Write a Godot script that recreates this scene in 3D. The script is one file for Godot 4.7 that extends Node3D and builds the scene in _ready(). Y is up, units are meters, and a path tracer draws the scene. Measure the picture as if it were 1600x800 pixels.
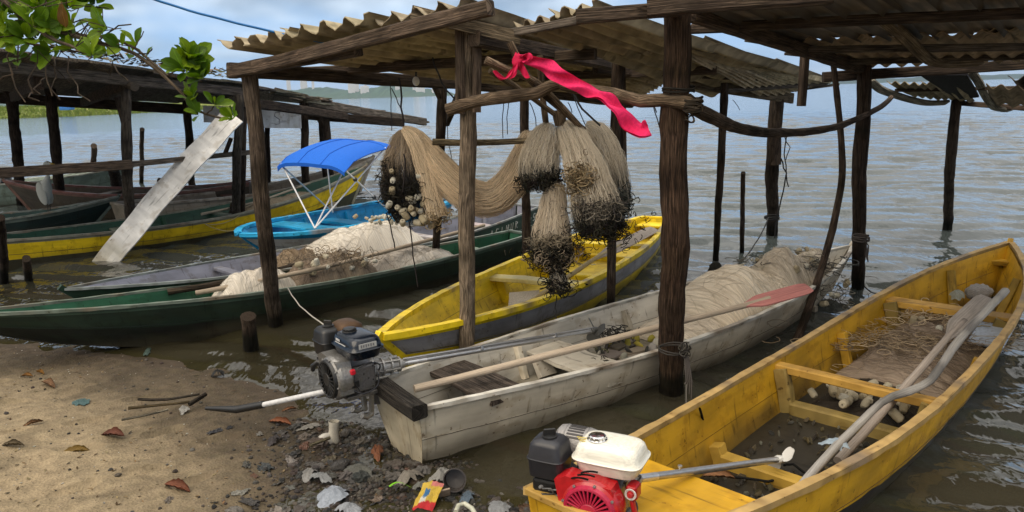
extends Node3D

# ---------------------------------------------------------------- shape builder
class Shape:
	var v := PackedVector3Array()
	var n := PackedVector3Array()
	var u := PackedVector2Array()
	var c := PackedColorArray()
	var i := PackedInt32Array()

	func vert(p: Vector3, nn: Vector3, uv: Vector2, col: Color) -> int:
		v.push_back(p); n.push_back(nn); u.push_back(uv); c.push_back(col)
		return v.size() - 1

	func tri(a: int, b: int, d: int) -> void:
		i.push_back(a); i.push_back(b); i.push_back(d)

	# a triangle that faces the way its first vertex's normal points (clockwise fronts)
	func tri_out(a: int, b: int, d: int) -> void:
		if (v[b] - v[a]).cross(v[d] - v[a]).dot(n[a] + n[b] + n[d]) > 0.0:
			tri(a, d, b)
		else:
			tri(a, b, d)

	func flat_tri(a: Vector3, b: Vector3, d: Vector3, nn: Vector3, col: Color, us := 1.0) -> void:
		var x := (b - a).normalized()
		var y := nn.cross(x)
		var k := vert(a, nn, Vector2(a.dot(x), a.dot(y)) * us, col)
		vert(b, nn, Vector2(b.dot(x), b.dot(y)) * us, col)
		vert(d, nn, Vector2(d.dot(x), d.dot(y)) * us, col)
		tri_out(k, k + 1, k + 2)

	func flat_quad(a: Vector3, b: Vector3, d: Vector3, e: Vector3, nn: Vector3, col: Color) -> void:
		flat_tri(a, b, d, nn, col)
		flat_tri(a, d, e, nn, col)

	# param surface: f(a, b) -> Vector3, a and b in 0..1; smooth normals; col a Color or Callable(a, b, p)
	func grid(nu: int, nv: int, f: Callable, col, us := 1.0, vs := 1.0, closed_u := false) -> void:
		var k := v.size()
		var many: bool = col is Callable
		for b in nv + 1:
			for a in nu + 1:
				var p: Vector3 = f.call(float(a) / nu, float(b) / nv)
				v.push_back(p); n.push_back(Vector3.ZERO); u.push_back(Vector2(us * a / nu, vs * b / nv))
				c.push_back(col.call(float(a) / nu, float(b) / nv, p) if many else col)
		for b in nv:
			for a in nu:
				var q := k + b * (nu + 1) + a
				var r := q + nu + 1
				var m := (v[r + 1] - v[q]).cross(v[q + 1] - v[r])
				n[q] += m; n[q + 1] += m; n[r] += m; n[r + 1] += m
				i.push_back(q); i.push_back(q + 1); i.push_back(r)
				i.push_back(q + 1); i.push_back(r + 1); i.push_back(r)
		if closed_u:
			for b in nv + 1:
				var q := k + b * (nu + 1)
				n[q] += n[q + nu]; n[q + nu] = n[q]
		for q in range(k, v.size()):
			n[q] = n[q].normalized() if n[q].length_squared() > 1e-20 else Vector3.UP

	# round sweep along pts; rad a float or an Array of floats
	func tube(pts: Array, rad, sides: int, col, uvw := 1.0, caps := true) -> void:
		var count := pts.size()
		var k := v.size()
		var along := 0.0
		var t: Vector3 = (pts[1] - pts[0]).normalized()
		var x := t.cross(Vector3.UP if absf(t.y) < 0.9 else Vector3.RIGHT).normalized()
		for j in count:
			var t2: Vector3
			if j == 0: t2 = pts[1] - pts[0]
			elif j == count - 1: t2 = pts[j] - pts[j - 1]
			else: t2 = pts[j + 1] - pts[j - 1]
			t2 = t2.normalized()
			x = (x - t2 * x.dot(t2)).normalized()
			var y := t2.cross(x)
			if j > 0: along += (pts[j] - pts[j - 1]).length()
			var r: float = rad[j] if rad is Array else rad
			var cc: Color = col.call(float(j) / (count - 1), 0.0, pts[j]) if col is Callable else col
			for s in sides + 1:
				var an := TAU * s / sides
				var d := x * cos(an) + y * sin(an)
				v.push_back(pts[j] + d * r); n.push_back(d); u.push_back(Vector2(an * r * uvw, along * uvw)); c.push_back(cc)
		for j in count - 1:
			for s in sides:
				var q := k + j * (sides + 1) + s
				var w := q + sides + 1
				tri(q, w, q + 1); tri(q + 1, w, w + 1)
		if caps:
			for e in 2:
				var j := 0 if e == 0 else count - 1
				var nn: Vector3 = (pts[0] - pts[1]).normalized() if e == 0 else (pts[j] - pts[j - 1]).normalized()
				var cc: Color = c[k + j * (sides + 1)]
				var m := vert(pts[j], nn, Vector2.ZERO, cc)
				for s in sides + 1:
					var p := v[k + j * (sides + 1) + s]
					vert(p, nn, Vector2(p.x + p.z, p.y), cc)
				for s in sides:
					tri_out(m, m + 1 + s, m + 2 + s)

	# sweep of a closed 2-D profile (crisp edges) along pts; x of the profile goes sideways, y along up
	func sweep(pts: Array, prof: Array, up: Vector3, col, scales = null, shift = null, caps := true) -> void:
		var count := pts.size()
		var rings := []
		var along := []
		var len := 0.0
		var side_last := Vector3.RIGHT
		for j in count:
			var t: Vector3
			if j == 0: t = pts[1] - pts[0]
			elif j == count - 1: t = pts[j] - pts[j - 1]
			else: t = pts[j + 1] - pts[j - 1]
			t = t.normalized()
			var side := t.cross(up)
			side = side.normalized() if side.length() > 1e-4 else side_last
			side_last = side
			var upv := side.cross(t).normalized()
			if j > 0: len += (pts[j] - pts[j - 1]).length()
			along.append(len)
			var ring := []
			for q in prof.size():
				var w: Vector2 = prof[q]
				if scales: w *= scales[j]
				if shift: w += shift.call(j, q)
				ring.append(pts[j] + side * w.x + upv * w.y)
			rings.append(ring)
		var m := prof.size()
		var uu := 0.0
		for q in m:
			var q2 := (q + 1) % m
			var e: Vector2 = prof[q2] - prof[q]
			var wide := e.length()
			var k := v.size()
			for j in count:
				var a: Vector3 = rings[j][q]
				var b: Vector3 = rings[j][q2]
				var dj: Vector3 = rings[mini(j + 1, count - 1)][q] - rings[maxi(j - 1, 0)][q]
				var nn := (b - a).cross(dj).normalized()
				var cc: Color = col.call(float(j) / (count - 1), float(q) / m, a) if col is Callable else col
				vert(a, nn, Vector2(uu, along[j]), cc)
				vert(b, nn, Vector2(uu + wide, along[j]), cc)
			for j in count - 1:
				var w := k + j * 2
				tri(w, w + 2, w + 1); tri(w + 1, w + 2, w + 3)
			uu += wide
		if caps:
			for e in 2:
				var j := 0 if e == 0 else count - 1
				var ring: Array = rings[j]
				var nn: Vector3 = (pts[0] - pts[1]).normalized() if e == 0 else (pts[j] - pts[j - 1]).normalized()
				var cc: Color = col.call(float(e), 0.0, ring[0]) if col is Callable else col
				var mid := Vector3.ZERO
				for p in ring: mid += p
				mid /= m
				var k := vert(mid, nn, Vector2(0.05, 0.05), cc)
				for q in m: vert(ring[q], nn, Vector2(prof[q].x, prof[q].y), cc)
				for q in m: tri_out(k, k + 1 + q, k + 1 + (q + 1) % m)

	# chamfered box with rounded-looking edges
	func box(t: Transform3D, size: Vector3, bev: float, col: Color) -> void:
		var h := size * 0.5
		bev = minf(bev, minf(h.x, minf(h.y, h.z)) * 0.9)
		var ids := {}
		for ax in 3:
			for sg in [-1, 1]:
				var nn := Vector3.ZERO
				nn[ax] = sg
				var b1 := (ax + 1) % 3
				var b2 := (ax + 2) % 3
				for s1 in [-1, 1]:
					for s2 in [-1, 1]:
						var p := Vector3.ZERO
						p[ax] = sg * h[ax]
						p[b1] = s1 * (h[b1] - bev)
						p[b2] = s2 * (h[b2] - bev)
						var key := Vector4i(ax, 0, 0, 0)
						var sgn := [0, 0, 0]
						sgn[ax] = sg; sgn[b1] = s1; sgn[b2] = s2
						key = Vector4i(ax, sgn[0], sgn[1], sgn[2])
						ids[key] = vert(t * p, (t.basis * nn).normalized(), Vector2(p[b1], p[b2]), col)
		for ax in 3:
			var b1 := (ax + 1) % 3
			var b2 := (ax + 2) % 3
			for sg in [-1, 1]:
				var q := []
				for w in [[-1, -1], [1, -1], [1, 1], [-1, 1]]:
					var sgn := [0, 0, 0]
					sgn[ax] = sg; sgn[b1] = w[0]; sgn[b2] = w[1]
					q.append(ids[Vector4i(ax, sgn[0], sgn[1], sgn[2])])
				tri_out(q[0], q[1], q[2]); tri_out(q[0], q[2], q[3])
			# edges parallel to ax: between faces b1 and b2
			for s1 in [-1, 1]:
				for s2 in [-1, 1]:
					var lo := [0, 0, 0]
					lo[ax] = -1; lo[b1] = s1; lo[b2] = s2
					var hi := [0, 0, 0]
					hi[ax] = 1; hi[b1] = s1; hi[b2] = s2
					var a: int = ids[Vector4i(b1, lo[0], lo[1], lo[2])]
					var b: int = ids[Vector4i(b2, lo[0], lo[1], lo[2])]
					var d: int = ids[Vector4i(b2, hi[0], hi[1], hi[2])]
					var e: int = ids[Vector4i(b1, hi[0], hi[1], hi[2])]
					tri_out(a, b, d); tri_out(a, d, e)
		for x in [-1, 1]:
			for y in [-1, 1]:
				for z in [-1, 1]:
					tri_out(ids[Vector4i(0, x, y, z)], ids[Vector4i(1, x, y, z)], ids[Vector4i(2, x, y, z)])

	# turned shape: profile of Vector2(radius, height) about the transform's y axis
	func lathe(t: Transform3D, prof: Array, segs: int, col: Color) -> void:
		for q in prof.size() - 1:
			var a: Vector2 = prof[q]
			var b: Vector2 = prof[q + 1]
			var d := b - a
			if d.length() < 1e-6: continue
			var nn := Vector2(d.y, -d.x).normalized()
			var k := v.size()
			for s in segs + 1:
				var an := TAU * s / segs
				var r := Vector3(cos(an), 0, sin(an))
				var m := (t.basis * (r * nn.x + Vector3.UP * nn.y)).normalized()
				vert(t * (r * a.x + Vector3.UP * a.y), m, Vector2(an * 0.1, a.y), col)
				vert(t * (r * b.x + Vector3.UP * b.y), m, Vector2(an * 0.1, b.y), col)
			for s in segs:
				var w := k + s * 2
				tri_out(w, w + 2, w + 1); tri_out(w + 1, w + 2, w + 3)

	# stacked rounded-rectangle rings: layers of [y, half x, half z, roundness 2..8]
	func loft(t: Transform3D, layers: Array, segs: int, col: Color) -> void:
		var f := func(a: float, b: float) -> Vector3:
			var L: Array = layers[roundi(b * (layers.size() - 1))]
			var an := -TAU * a
			var e: float = 2.0 / L[3]
			var x: float = signf(cos(an)) * pow(absf(cos(an)), e) * L[1]
			var z: float = signf(sin(an)) * pow(absf(sin(an)), e) * L[2]
			return t * Vector3(x, L[0], z)
		grid(segs, layers.size() - 1, f, col, 1.0, 1.0, true)

	func lump(t: Transform3D, r: Vector3, amp: float, noise: FastNoiseLite, seed_at: Vector3, col, nu := 12, nv := 7) -> void:
		var f := func(a: float, b: float) -> Vector3:
			var th := PI * b
			var ph := -TAU * (a if a < 1.0 else 0.0)
			var d := Vector3(sin(th) * cos(ph), cos(th), sin(th) * sin(ph))
			var s := d + seed_at
			var k := 1.0 + amp * noise.get_noise_3d(s.x * 60.0, s.y * 60.0, s.z * 60.0)
			return t * (d * r * k)
		grid(nu, nv, f, col, 1.0, 1.0, true)

	func extrude(poly: PackedVector2Array, t: Transform3D, depth: float, col: Color) -> void:
		var idx := Geometry2D.triangulate_polygon(poly)
		for e in 2:
			var z := depth * 0.5 * (1 if e == 0 else -1)
			var nn := (t.basis * Vector3(0, 0, 1 if e == 0 else -1)).normalized()
			var k := v.size()
			for p in poly: vert(t * Vector3(p.x, p.y, z), nn, p, col)
			for q in range(0, idx.size(), 3): tri_out(k + idx[q], k + idx[q + 1], k + idx[q + 2])
		var sgn := -1.0 if Geometry2D.is_polygon_clockwise(poly) else 1.0
		for q in poly.size():
			var a := poly[q]
			var b := poly[(q + 1) % poly.size()]
			var d := (b - a).normalized()
			var nn := (t.basis * Vector3(d.y * sgn, -d.x * sgn, 0)).normalized()
			flat_quad(t * Vector3(a.x, a.y, depth / 2), t * Vector3(b.x, b.y, depth / 2), t * Vector3(b.x, b.y, -depth / 2), t * Vector3(a.x, a.y, -depth / 2), nn, col)

	func mesh() -> ArrayMesh:
		var arr := []
		arr.resize(Mesh.ARRAY_MAX)
		arr[Mesh.ARRAY_VERTEX] = v
		arr[Mesh.ARRAY_NORMAL] = n
		arr[Mesh.ARRAY_TEX_UV] = u
		arr[Mesh.ARRAY_COLOR] = c
		arr[Mesh.ARRAY_INDEX] = i
		var m := ArrayMesh.new()
		m.add_surface_from_arrays(Mesh.PRIMITIVE_TRIANGLES, arr)
		return m


var rng := RandomNumberGenerator.new()
var M := {}
var nz := FastNoiseLite.new()
var nz2 := FastNoiseLite.new()
var nzw := FastNoiseLite.new()
const V0 := Vector3.ZERO


func rnd(a: float, b: float) -> float:
	return rng.randf_range(a, b)


func rv(s: float) -> Vector3:
	return Vector3(rnd(-s, s), rnd(-s, s), rnd(-s, s))


func tint(c: Color, s := 0.12) -> Color:
	var k := 1.0 + rnd(-s, s)
	return Color(c.r * k * (1 + rnd(-s, s) * 0.25), c.g * k, c.b * k * (1 + rnd(-s, s) * 0.25))


# ---------------------------------------------------------------- nodes
func thing(called: String, label: String, category: String, at := V0, turn := 0.0, group := "") -> Node3D:
	var o := Node3D.new()
	o.name = called
	o.position = at
	o.rotation.y = turn
	add_child(o, true)
	return tag(o, label, category, group)


func tag(o: Node3D, label: String, category: String, group := "") -> Node3D:
	o.set_meta("label", label)
	o.set_meta("category", category)
	if group: o.set_meta("group", group)
	return o


func obj(called: String, s: Shape, m: Material, parent: Node3D = null, world := false) -> MeshInstance3D:
	var o := MeshInstance3D.new()
	o.name = called
	o.mesh = s.mesh()
	o.material_override = m
	(parent if parent else self).add_child(o, true)
	if world and parent: o.transform = parent.global_transform.affine_inverse()
	return o


func inst(called: String, me: Mesh, m: Material, t: Transform3D, parent: Node3D) -> MeshInstance3D:
	var o := MeshInstance3D.new()
	o.name = called
	o.mesh = me
	o.material_override = m
	o.transform = t
	parent.add_child(o, true)
	return o


func kind(o: Node3D, k: String) -> Node3D:
	o.set_meta("kind", k)
	return o


# a single-mesh thing built in world coordinates, moved so that its node stands at its base
func single(called: String, s: Shape, m: Material, label: String, category: String, group := "") -> MeshInstance3D:
	var lo := Vector3(INF, INF, INF)
	var hi := -lo
	for p in s.v:
		lo = lo.min(p); hi = hi.max(p)
	var at := Vector3((lo.x + hi.x) / 2, lo.y, (lo.z + hi.z) / 2)
	for q in s.v.size(): s.v[q] -= at
	var o := obj(called, s, m)
	o.position = at
	tag(o, label, category, group)
	return o


func frame_to(a: Vector3, b: Vector3, up := Vector3.UP) -> Transform3D:   # y axis along a..b, origin at a
	var y := (b - a).normalized()
	var x := y.cross(up if absf(y.dot(up)) < 0.98 else Vector3.RIGHT).normalized()
	return Transform3D(Basis(x, y, x.cross(y)), a)


# ---------------------------------------------------------------- textures and materials
func noise_bytes(w: int, h: int, freq: float, oct: int, sd: int, to := 512, type := FastNoiseLite.TYPE_SIMPLEX_SMOOTH) -> PackedByteArray:
	var fn := FastNoiseLite.new()
	fn.seed = sd
	fn.noise_type = type
	fn.frequency = freq
	fn.fractal_octaves = oct
	var im := fn.get_seamless_image(w, h)
	im.convert(Image.FORMAT_L8)
	im.resize(to, to, Image.INTERPOLATE_CUBIC)
	return im.get_data()


func tex_from(f: Callable, size := 512, rgb := false) -> ImageTexture:
	var b := PackedByteArray()
	if rgb:
		b.resize(size * size * 3)
		for q in size * size:
			var c: Color = f.call(q)
			b[q * 3] = clampi(int(c.r * 255), 0, 255); b[q * 3 + 1] = clampi(int(c.g * 255), 0, 255); b[q * 3 + 2] = clampi(int(c.b * 255), 0, 255)
	else:
		b.resize(size * size)
		for q in size * size:
			b[q] = clampi(int(f.call(q) * 255.0), 0, 255)
	return ImageTexture.create_from_image(Image.create_from_data(size, size, false, Image.FORMAT_RGB8 if rgb else Image.FORMAT_L8, b))


func mat(called: String, tex: Texture2D, rough: float, uv := Vector2.ONE, bump: Texture2D = null, bump_cm := 0.0, spec := 0.5) -> StandardMaterial3D:
	var m := StandardMaterial3D.new()
	m.resource_name = called
	m.vertex_color_use_as_albedo = true
	m.roughness = rough
	m.metallic_specular = spec
	m.uv1_scale = Vector3(uv.x, uv.y, 1)
	if tex: m.albedo_texture = tex
	if bump:
		m.heightmap_enabled = true
		m.heightmap_texture = bump
		m.heightmap_scale = bump_cm
	m.cull_mode = BaseMaterial3D.CULL_DISABLED
	M[called] = m
	return m


func make_materials() -> void:
	# weathered timber: long grain with cracks
	var g1 := noise_bytes(512, 40, 0.045, 5, 11)
	var g2 := noise_bytes(512, 14, 0.10, 4, 12)
	var g3 := noise_bytes(256, 256, 0.012, 4, 13)
	var wood := tex_from(func(q): 
		var a := g1[q] / 255.0
		var crack := clampf((absf(g2[q] / 255.0 - 0.5) - 0.004) * 16.0, 0.0, 1.0)
		var patch := g3[q] / 255.0
		return clampf((0.55 + 0.55 * a) * (0.42 + 0.58 * crack) * (0.72 + 0.5 * patch), 0, 1))
	var wood_h := tex_from(func(q): return clampf(0.25 + 0.4 * g1[q] / 255.0 + 0.5 * clampf(absf(g2[q] / 255.0 - 0.5) * 9.0, 0, 1) - 0.15, 0, 1))
	mat("wood", wood, 0.88, Vector2(3.5, 1.1), wood_h, 0.9, 0.3)
	mat("smooth_wood", tex_from(func(q): return clampf(0.74 + 0.2 * g1[q] / 255.0 + 0.12 * g3[q] / 255.0, 0, 1)), 0.75, Vector2(4.0, 0.9), wood_h, 0.2, 0.35)
	mat("bark", wood, 0.9, Vector2(5.0, 1.6), wood_h, 1.2, 0.25)
	# boat paint: mottled, scratched, stained
	var p1 := noise_bytes(256, 256, 0.01, 5, 21)
	var p2 := noise_bytes(512, 64, 0.03, 4, 22)
	var p3 := noise_bytes(512, 512, 0.045, 3, 23)
	var p4 := noise_bytes(64, 512, 0.02, 4, 24)
	var p5 := noise_bytes(256, 256, 0.018, 5, 25)
	var p6 := noise_bytes(512, 30, 0.06, 3, 26)
	var worn := func(q: int, hard: float) -> Color:
		var c := Color(1, 1, 1) * (0.84 + 0.2 * (p1[q] / 255.0))
		# drips, long scratches, scum
		var sc := p2[q] / 255.0
		c *= 1.0 - hard * 1.1 * smoothstep(0.72, 0.95, sc)
		c *= 0.9 + 0.13 * p4[q] / 255.0
		var scr := p6[q] / 255.0
		c = c.lerp(Color(0.45, 0.38, 0.3), hard * 0.8 * smoothstep(0.86, 0.93, scr))
		# dirt clouds and chips down to the wood
		var dt := smoothstep(0.60, 0.86, p5[q] / 255.0)
		c = c.lerp(c * Color(0.60, 0.53, 0.43), hard * dt)
		var chip := smoothstep(0.78, 0.80, p3[q] / 255.0 * 0.7 + p5[q] / 255.0 * 0.3)
		c = c.lerp(Color(0.30, 0.24, 0.18), minf(1.0, 1.8 * hard) * chip)
		return c
	var paint_h := tex_from(func(q): return clampf(0.4 + 0.35 * (p4[q] / 255.0) + 0.25 * p3[q] / 255.0, 0, 1))
	mat("paint", tex_from(func(q): return worn.call(q, 0.24), 512, true), 0.5, Vector2(0.8, 0.8), paint_h, 0.25, 0.4)
	mat("hull_dirty", tex_from(func(q): return worn.call(q, 0.26), 512, true), 0.6, Vector2(0.7, 0.7), paint_h, 0.3, 0.35)
	# fibre cement and sheet metal roofing
	var r1 := noise_bytes(512, 64, 0.02, 5, 31)
	var r2 := noise_bytes(256, 256, 0.02, 5, 32)
	mat("cement", tex_from(func(q):
		var s := 0.52 + 0.45 * (r2[q] / 255.0) + 0.22 * (r1[q] / 255.0)
		return clampf(s * (1.0 - 0.45 * 0.7 * smoothstep(175, 225, r2[q])), 0, 1)), 0.92, Vector2(1.0, 0.6), tex_from(func(q): return r2[q] / 255.0), 0.4, 0.3)
	mat("sheet_metal", tex_from(func(q): return clampf(0.35 + 0.5 * (r1[q] / 255.0) * (0.6 + 0.6 * r2[q] / 255.0) + 0.1, 0, 1)), 0.6, Vector2(1.2, 0.8), null, 0.0, 0.4)
	# plain things
	var m1 := noise_bytes(256, 256, 0.03, 5, 41)
	var soft := tex_from(func(q): return clampf(0.88 + 0.17 * m1[q] / 255.0, 0, 1))
	var soft_h := tex_from(func(q): return m1[q] / 255.0)
	mat("plastic", soft, 0.38, Vector2(4, 4), null, 0.0, 0.5)
	mat("gloss", soft, 0.22, Vector2(3, 3), null, 0.0, 0.55)
	mat("iron", soft, 0.55, Vector2(8, 8), soft_h, 0.1, 0.5).metallic = 0.5
	mat("cast_metal", soft, 0.42, Vector2(8, 8), soft_h, 0.12, 0.5).metallic = 0.75
	mat("chrome", null, 0.14).metallic = 1.0
	mat("tube_metal", soft, 0.34, Vector2(6, 2), null, 0.0, 0.5).metallic = 0.85
	mat("rope", soft, 0.9, Vector2(20, 20), null, 0.0, 0.2)
	mat("foam", soft, 0.8, Vector2(10, 10), soft_h, 0.25, 0.3)
	mat("stone", soft, 0.6, Vector2(3, 3), soft_h, 0.5, 0.45)
	mat("wet_stone", soft, 0.28, Vector2(3, 3), soft_h, 0.5, 0.55)
	# net: fine strands
	var n1 := noise_bytes(512, 24, 0.05, 4, 51)
	var n2 := noise_bytes(512, 512, 0.05, 3, 52)
	var nt := mat("net", tex_from(func(q): return clampf(0.80 + 0.22 * (n1[q] / 255.0) * (0.7 + 0.5 * n2[q] / 255.0), 0, 1)), 0.8, Vector2(3.0, 1.0), tex_from(func(q): return n1[q] / 255.0 * 0.4 + 0.6 * n2[q] / 255.0), 0.2, 0.3)
	var veil := PackedByteArray()
	veil.resize(512 * 512 * 2)
	for q in 512 * 512:
		veil[q * 2] = clampi(190 + n1[q] / 5, 0, 255)
		veil[q * 2 + 1] = clampi(int(-30 + 1.0 * n1[q] + 0.6 * n2[q]), 35, 245)
	var vm := mat("net_veil", ImageTexture.create_from_image(Image.create_from_data(512, 512, false, Image.FORMAT_LA8, veil)), 0.8, Vector2(2.0, 0.8), null, 0.0, 0.3)
	vm.transparency = BaseMaterial3D.TRANSPARENCY_ALPHA
	vm.backlight_enabled = true
	vm.backlight = Color(0.5, 0.48, 0.42)
	nt.backlight_enabled = true
	nt.backlight = Color(0.3, 0.28, 0.24)
	var st := mat("strand", null, 0.7, Vector2.ONE, null, 0.0, 0.35)
	st.backlight_enabled = true
	st.backlight = Color(0.25, 0.24, 0.2)
	mat("black_strand", null, 0.75, Vector2.ONE, null, 0.0, 0.3)
	# cloth
	var cl := mat("cloth", soft, 0.75, Vector2(6, 6), tex_from(func(q): return g1[q] / 255.0), 0.15, 0.3)
	cl.backlight_enabled = true
	cl.backlight = Color(0.35, 0.35, 0.35)
	var pb := mat("bag_film", soft, 0.3, Vector2(4, 4), soft_h, 0.4, 0.5)
	pb.backlight_enabled = true
	pb.backlight = Color(0.4, 0.4, 0.4)
	# leaf: midrib and side veins
	var leaf := tex_from(func(q):
		var x: float = (q % 128) / 127.0 - 0.5
		var y: float = (q / 128) / 127.0
		var rib := clampf(1.0 - absf(x) * 34.0, 0, 1)
		var vein := clampf(1.0 - absf(fposmod(y * 9.0 - absf(x) * 7.0, 1.0) - 0.5) * 9.0, 0, 1)
		return clampf(0.72 + 0.28 * rib + 0.14 * vein + 0.12 * (m1[(q * 4) % m1.size()] / 255.0 - 0.5), 0, 1), 128)
	var lf := mat("leaf", leaf, 0.5, Vector2.ONE, null, 0.0, 0.35)
	lf.backlight_enabled = true
	lf.backlight = Color(0.86, 0.9, 0.5)
	mat("dry_leaf", leaf, 0.7, Vector2.ONE, null, 0.0, 0.3)
	# sand, mud, grass, hills
	var s1 := noise_bytes(512, 512, 0.12, 3, 61)
	var s2 := noise_bytes(512, 512, 0.02, 5, 62)
	var sand := mat("sand", tex_from(func(q):
		var a := 0.70 + 0.22 * (s1[q] / 255.0) + 0.26 * (s2[q] / 255.0 - 0.3)
		if s1[q] > 214: a *= 0.55
		if s1[q] < 38: a *= 1.12
		return clampf(a, 0, 1)), 0.8, Vector2.ONE, tex_from(func(q): return 0.55 * s2[q] / 255.0 + 0.45 * s1[q] / 255.0), 1.4, 0.3)
	sand.uv1_triplanar = true
	sand.uv1_world_triplanar = true
	sand.uv1_scale = Vector3(0.83, 0.83, 0.83)
	mat("grass", null, 0.8, Vector2.ONE, null, 0.0, 0.2)
	mat("far_land", soft, 0.95, Vector2(6, 6), null, 0.0, 0.1)
	mat("far_wall", null, 0.9, Vector2.ONE, null, 0.0, 0.2)
	# water
	var w := mat("water", null, 0.06, Vector2.ONE, null, 0.0, 0.5)
	w.transparency = BaseMaterial3D.TRANSPARENCY_ALPHA
	w.albedo_color = Color(1, 1, 1, 0.9)
	var w1 := noise_bytes(512, 512, 0.016, 5, 71, 1024)
	var w2 := noise_bytes(1024, 420, 0.03, 4, 72, 1024)
	w.heightmap_enabled = true
	w.heightmap_texture = tex_from(func(q): return 0.5 * w1[q] / 255.0 + 0.5 * w2[q] / 255.0, 1024)
	w.heightmap_scale = 2.2
	w.uv1_triplanar = true
	w.uv1_world_triplanar = true
	w.uv1_scale = Vector3(0.16, 0.16, 0.16)


# ---------------------------------------------------------------- sky
func make_sky() -> Sky:
	var w := 1024
	var h := 512
	var fn := FastNoiseLite.new()
	fn.seed = 5
	fn.noise_type = FastNoiseLite.TYPE_SIMPLEX_SMOOTH
	fn.frequency = 1.5
	fn.fractal_octaves = 6
	fn.fractal_gain = 0.55
	var f2 := FastNoiseLite.new()
	f2.seed = 9
	f2.noise_type = FastNoiseLite.TYPE_SIMPLEX_SMOOTH
	f2.frequency = 0.35
	f2.fractal_octaves = 3
	var data := PackedFloat32Array()
	data.resize(w * h * 3)
	for y in h:
		var el := PI * (0.5 - (y + 0.5) / h)
		var s := sin(el)
		for x in w:
			var q := (y * w + x) * 3
			if s < -0.02:
				data[q] = 0.16; data[q + 1] = 0.17; data[q + 2] = 0.17
				continue
			var az := TAU * (x + 0.5) / w
			var up := maxf(s, 0.0)
			# cloud deck seen in perspective
			var k := 1.0 / (up + 0.13)
			var p := Vector3(sin(az) * cos(el) * k, up * 2.0, -cos(az) * cos(el) * k) * 0.55
			var a := fn.get_noise_3dv(p) * 0.5 + 0.5
			var b := f2.get_noise_3dv(p * 1.3 + Vector3(7, 1, 3)) * 0.5 + 0.5
			var cloud := smoothstep(0.42, 0.58, 0.6 * a + 0.4 * b)
			var shade := smoothstep(0.3, 0.75, fn.get_noise_3dv(p * 1.7 + Vector3(3, 9, 1)) * 0.5 + 0.5)
			var cie := (1.0 + 3.0 * up) / 1.35
			var blue := Vector3(0.19, 0.36, 0.62) * (0.9 + 0.3 * up)
			var grey := Vector3(0.17, 0.25, 0.36).lerp(Vector3(0.50, 0.60, 0.71), shade) * cie
			var c := blue.lerp(grey, 0.25 + 0.75 * cloud)
			# overhead, mostly out of view, warm grey is mixed in to neutralise blue skylight
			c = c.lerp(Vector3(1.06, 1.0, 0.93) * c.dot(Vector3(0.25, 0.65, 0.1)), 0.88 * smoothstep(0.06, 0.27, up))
			var veil := exp(-up * 14.0)
			c = c.lerp(Vector3(0.31, 0.44, 0.57), veil * 0.7)
			data[q] = c.x; data[q + 1] = c.y; data[q + 2] = c.z
	var im := Image.create_from_data(w, h, false, Image.FORMAT_RGBF, data.to_byte_array())
	var pm := PanoramaSkyMaterial.new()
	pm.panorama = ImageTexture.create_from_image(im)
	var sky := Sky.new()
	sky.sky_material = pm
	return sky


# ---------------------------------------------------------------- ground, water
const SHORE := [Vector2(-60, -17), Vector2(-12, -8.6), Vector2(-6.5, -6.75), Vector2(-4.5, -6.25), Vector2(-3.4, -5.95), Vector2(-2.4, -5.5), Vector2(-1.72, -4.85), Vector2(-1.25, -4.35), Vector2(-0.95, -3.95), Vector2(-0.5, -3.65), Vector2(0.0, -3.25), Vector2(0.45, -2.5), Vector2(2.2, -1.4), Vector2(5, -0.6), Vector2(60, 14)]


func shore(x: float, z: float) -> float:   # metres inland (+) or out into the water (-)
	var best := 1e9
	var sg := 1.0
	var p := Vector2(x, z)
	for k in SHORE.size() - 1:
		var a: Vector2 = SHORE[k]
		var b: Vector2 = SHORE[k + 1]
		var d := b - a
		var t := clampf((p - a).dot(d) / d.length_squared(), 0, 1)
		var r := p - a - d * t
		var l := r.length_squared()
		if l < best:
			best = l
			sg = 1.0 if d.cross(p - a) > 0.0 else -1.0
	return sqrt(best) * sg


func ground_y(x: float, z: float) -> float:
	var s := shore(x, z)
	var y: float
	if s > 0.0:
		y = 0.012 + 0.30 * (1.0 - exp(-s * s * 0.16 - s * 0.10))
	else:
		y = 0.02 - 2.6 * (1.0 - exp(s * (0.055 + 0.06 * smoothstep(-1.2, 0.2, x))))
	var mk := mud(x, z) * smoothstep(1.3, 0.5, s) * smoothstep(-1.2, -0.2, s)
	y = lerpf(y, 0.012, mk * 0.75)
	y += mk * 0.022 * nz2.get_noise_2d(x * 45.0 + 7.0, z * 45.0)
	if s > 0.25 and x < -1.0 and x > -6.0 and z > -6.5:
		for k in FEET.size():
			var d: Vector2 = Vector2(x, z) - FEET[k]
			if absf(d.x) > 0.25 or absf(d.y) > 0.25: continue
			d = d.rotated(-0.7 - 0.25 * (k % 3))
			var r := Vector2(d.x / 0.055, d.y / 0.14).length()
			y -= 0.022 * smoothstep(1.0, 0.6, r) - 0.010 * smoothstep(0.35, 0.0, absf(r - 1.15))
		var g := (Vector2(x, z) - Vector2(-2.9, -5.2)).dot(Vector2(0.55, 0.83))
		y -= 0.010 * smoothstep(0.10, 0.0, absf(g + 0.06 * nz2.get_noise_2d(x * 20.0, z * 20.0))) * smoothstep(1.6, 0.9, s)
	y += 0.018 * nz.get_noise_2d(x * 55.0, z * 55.0) + 0.03 * nz2.get_noise_2d(x * 16.0, z * 16.0)
	return y


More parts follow.
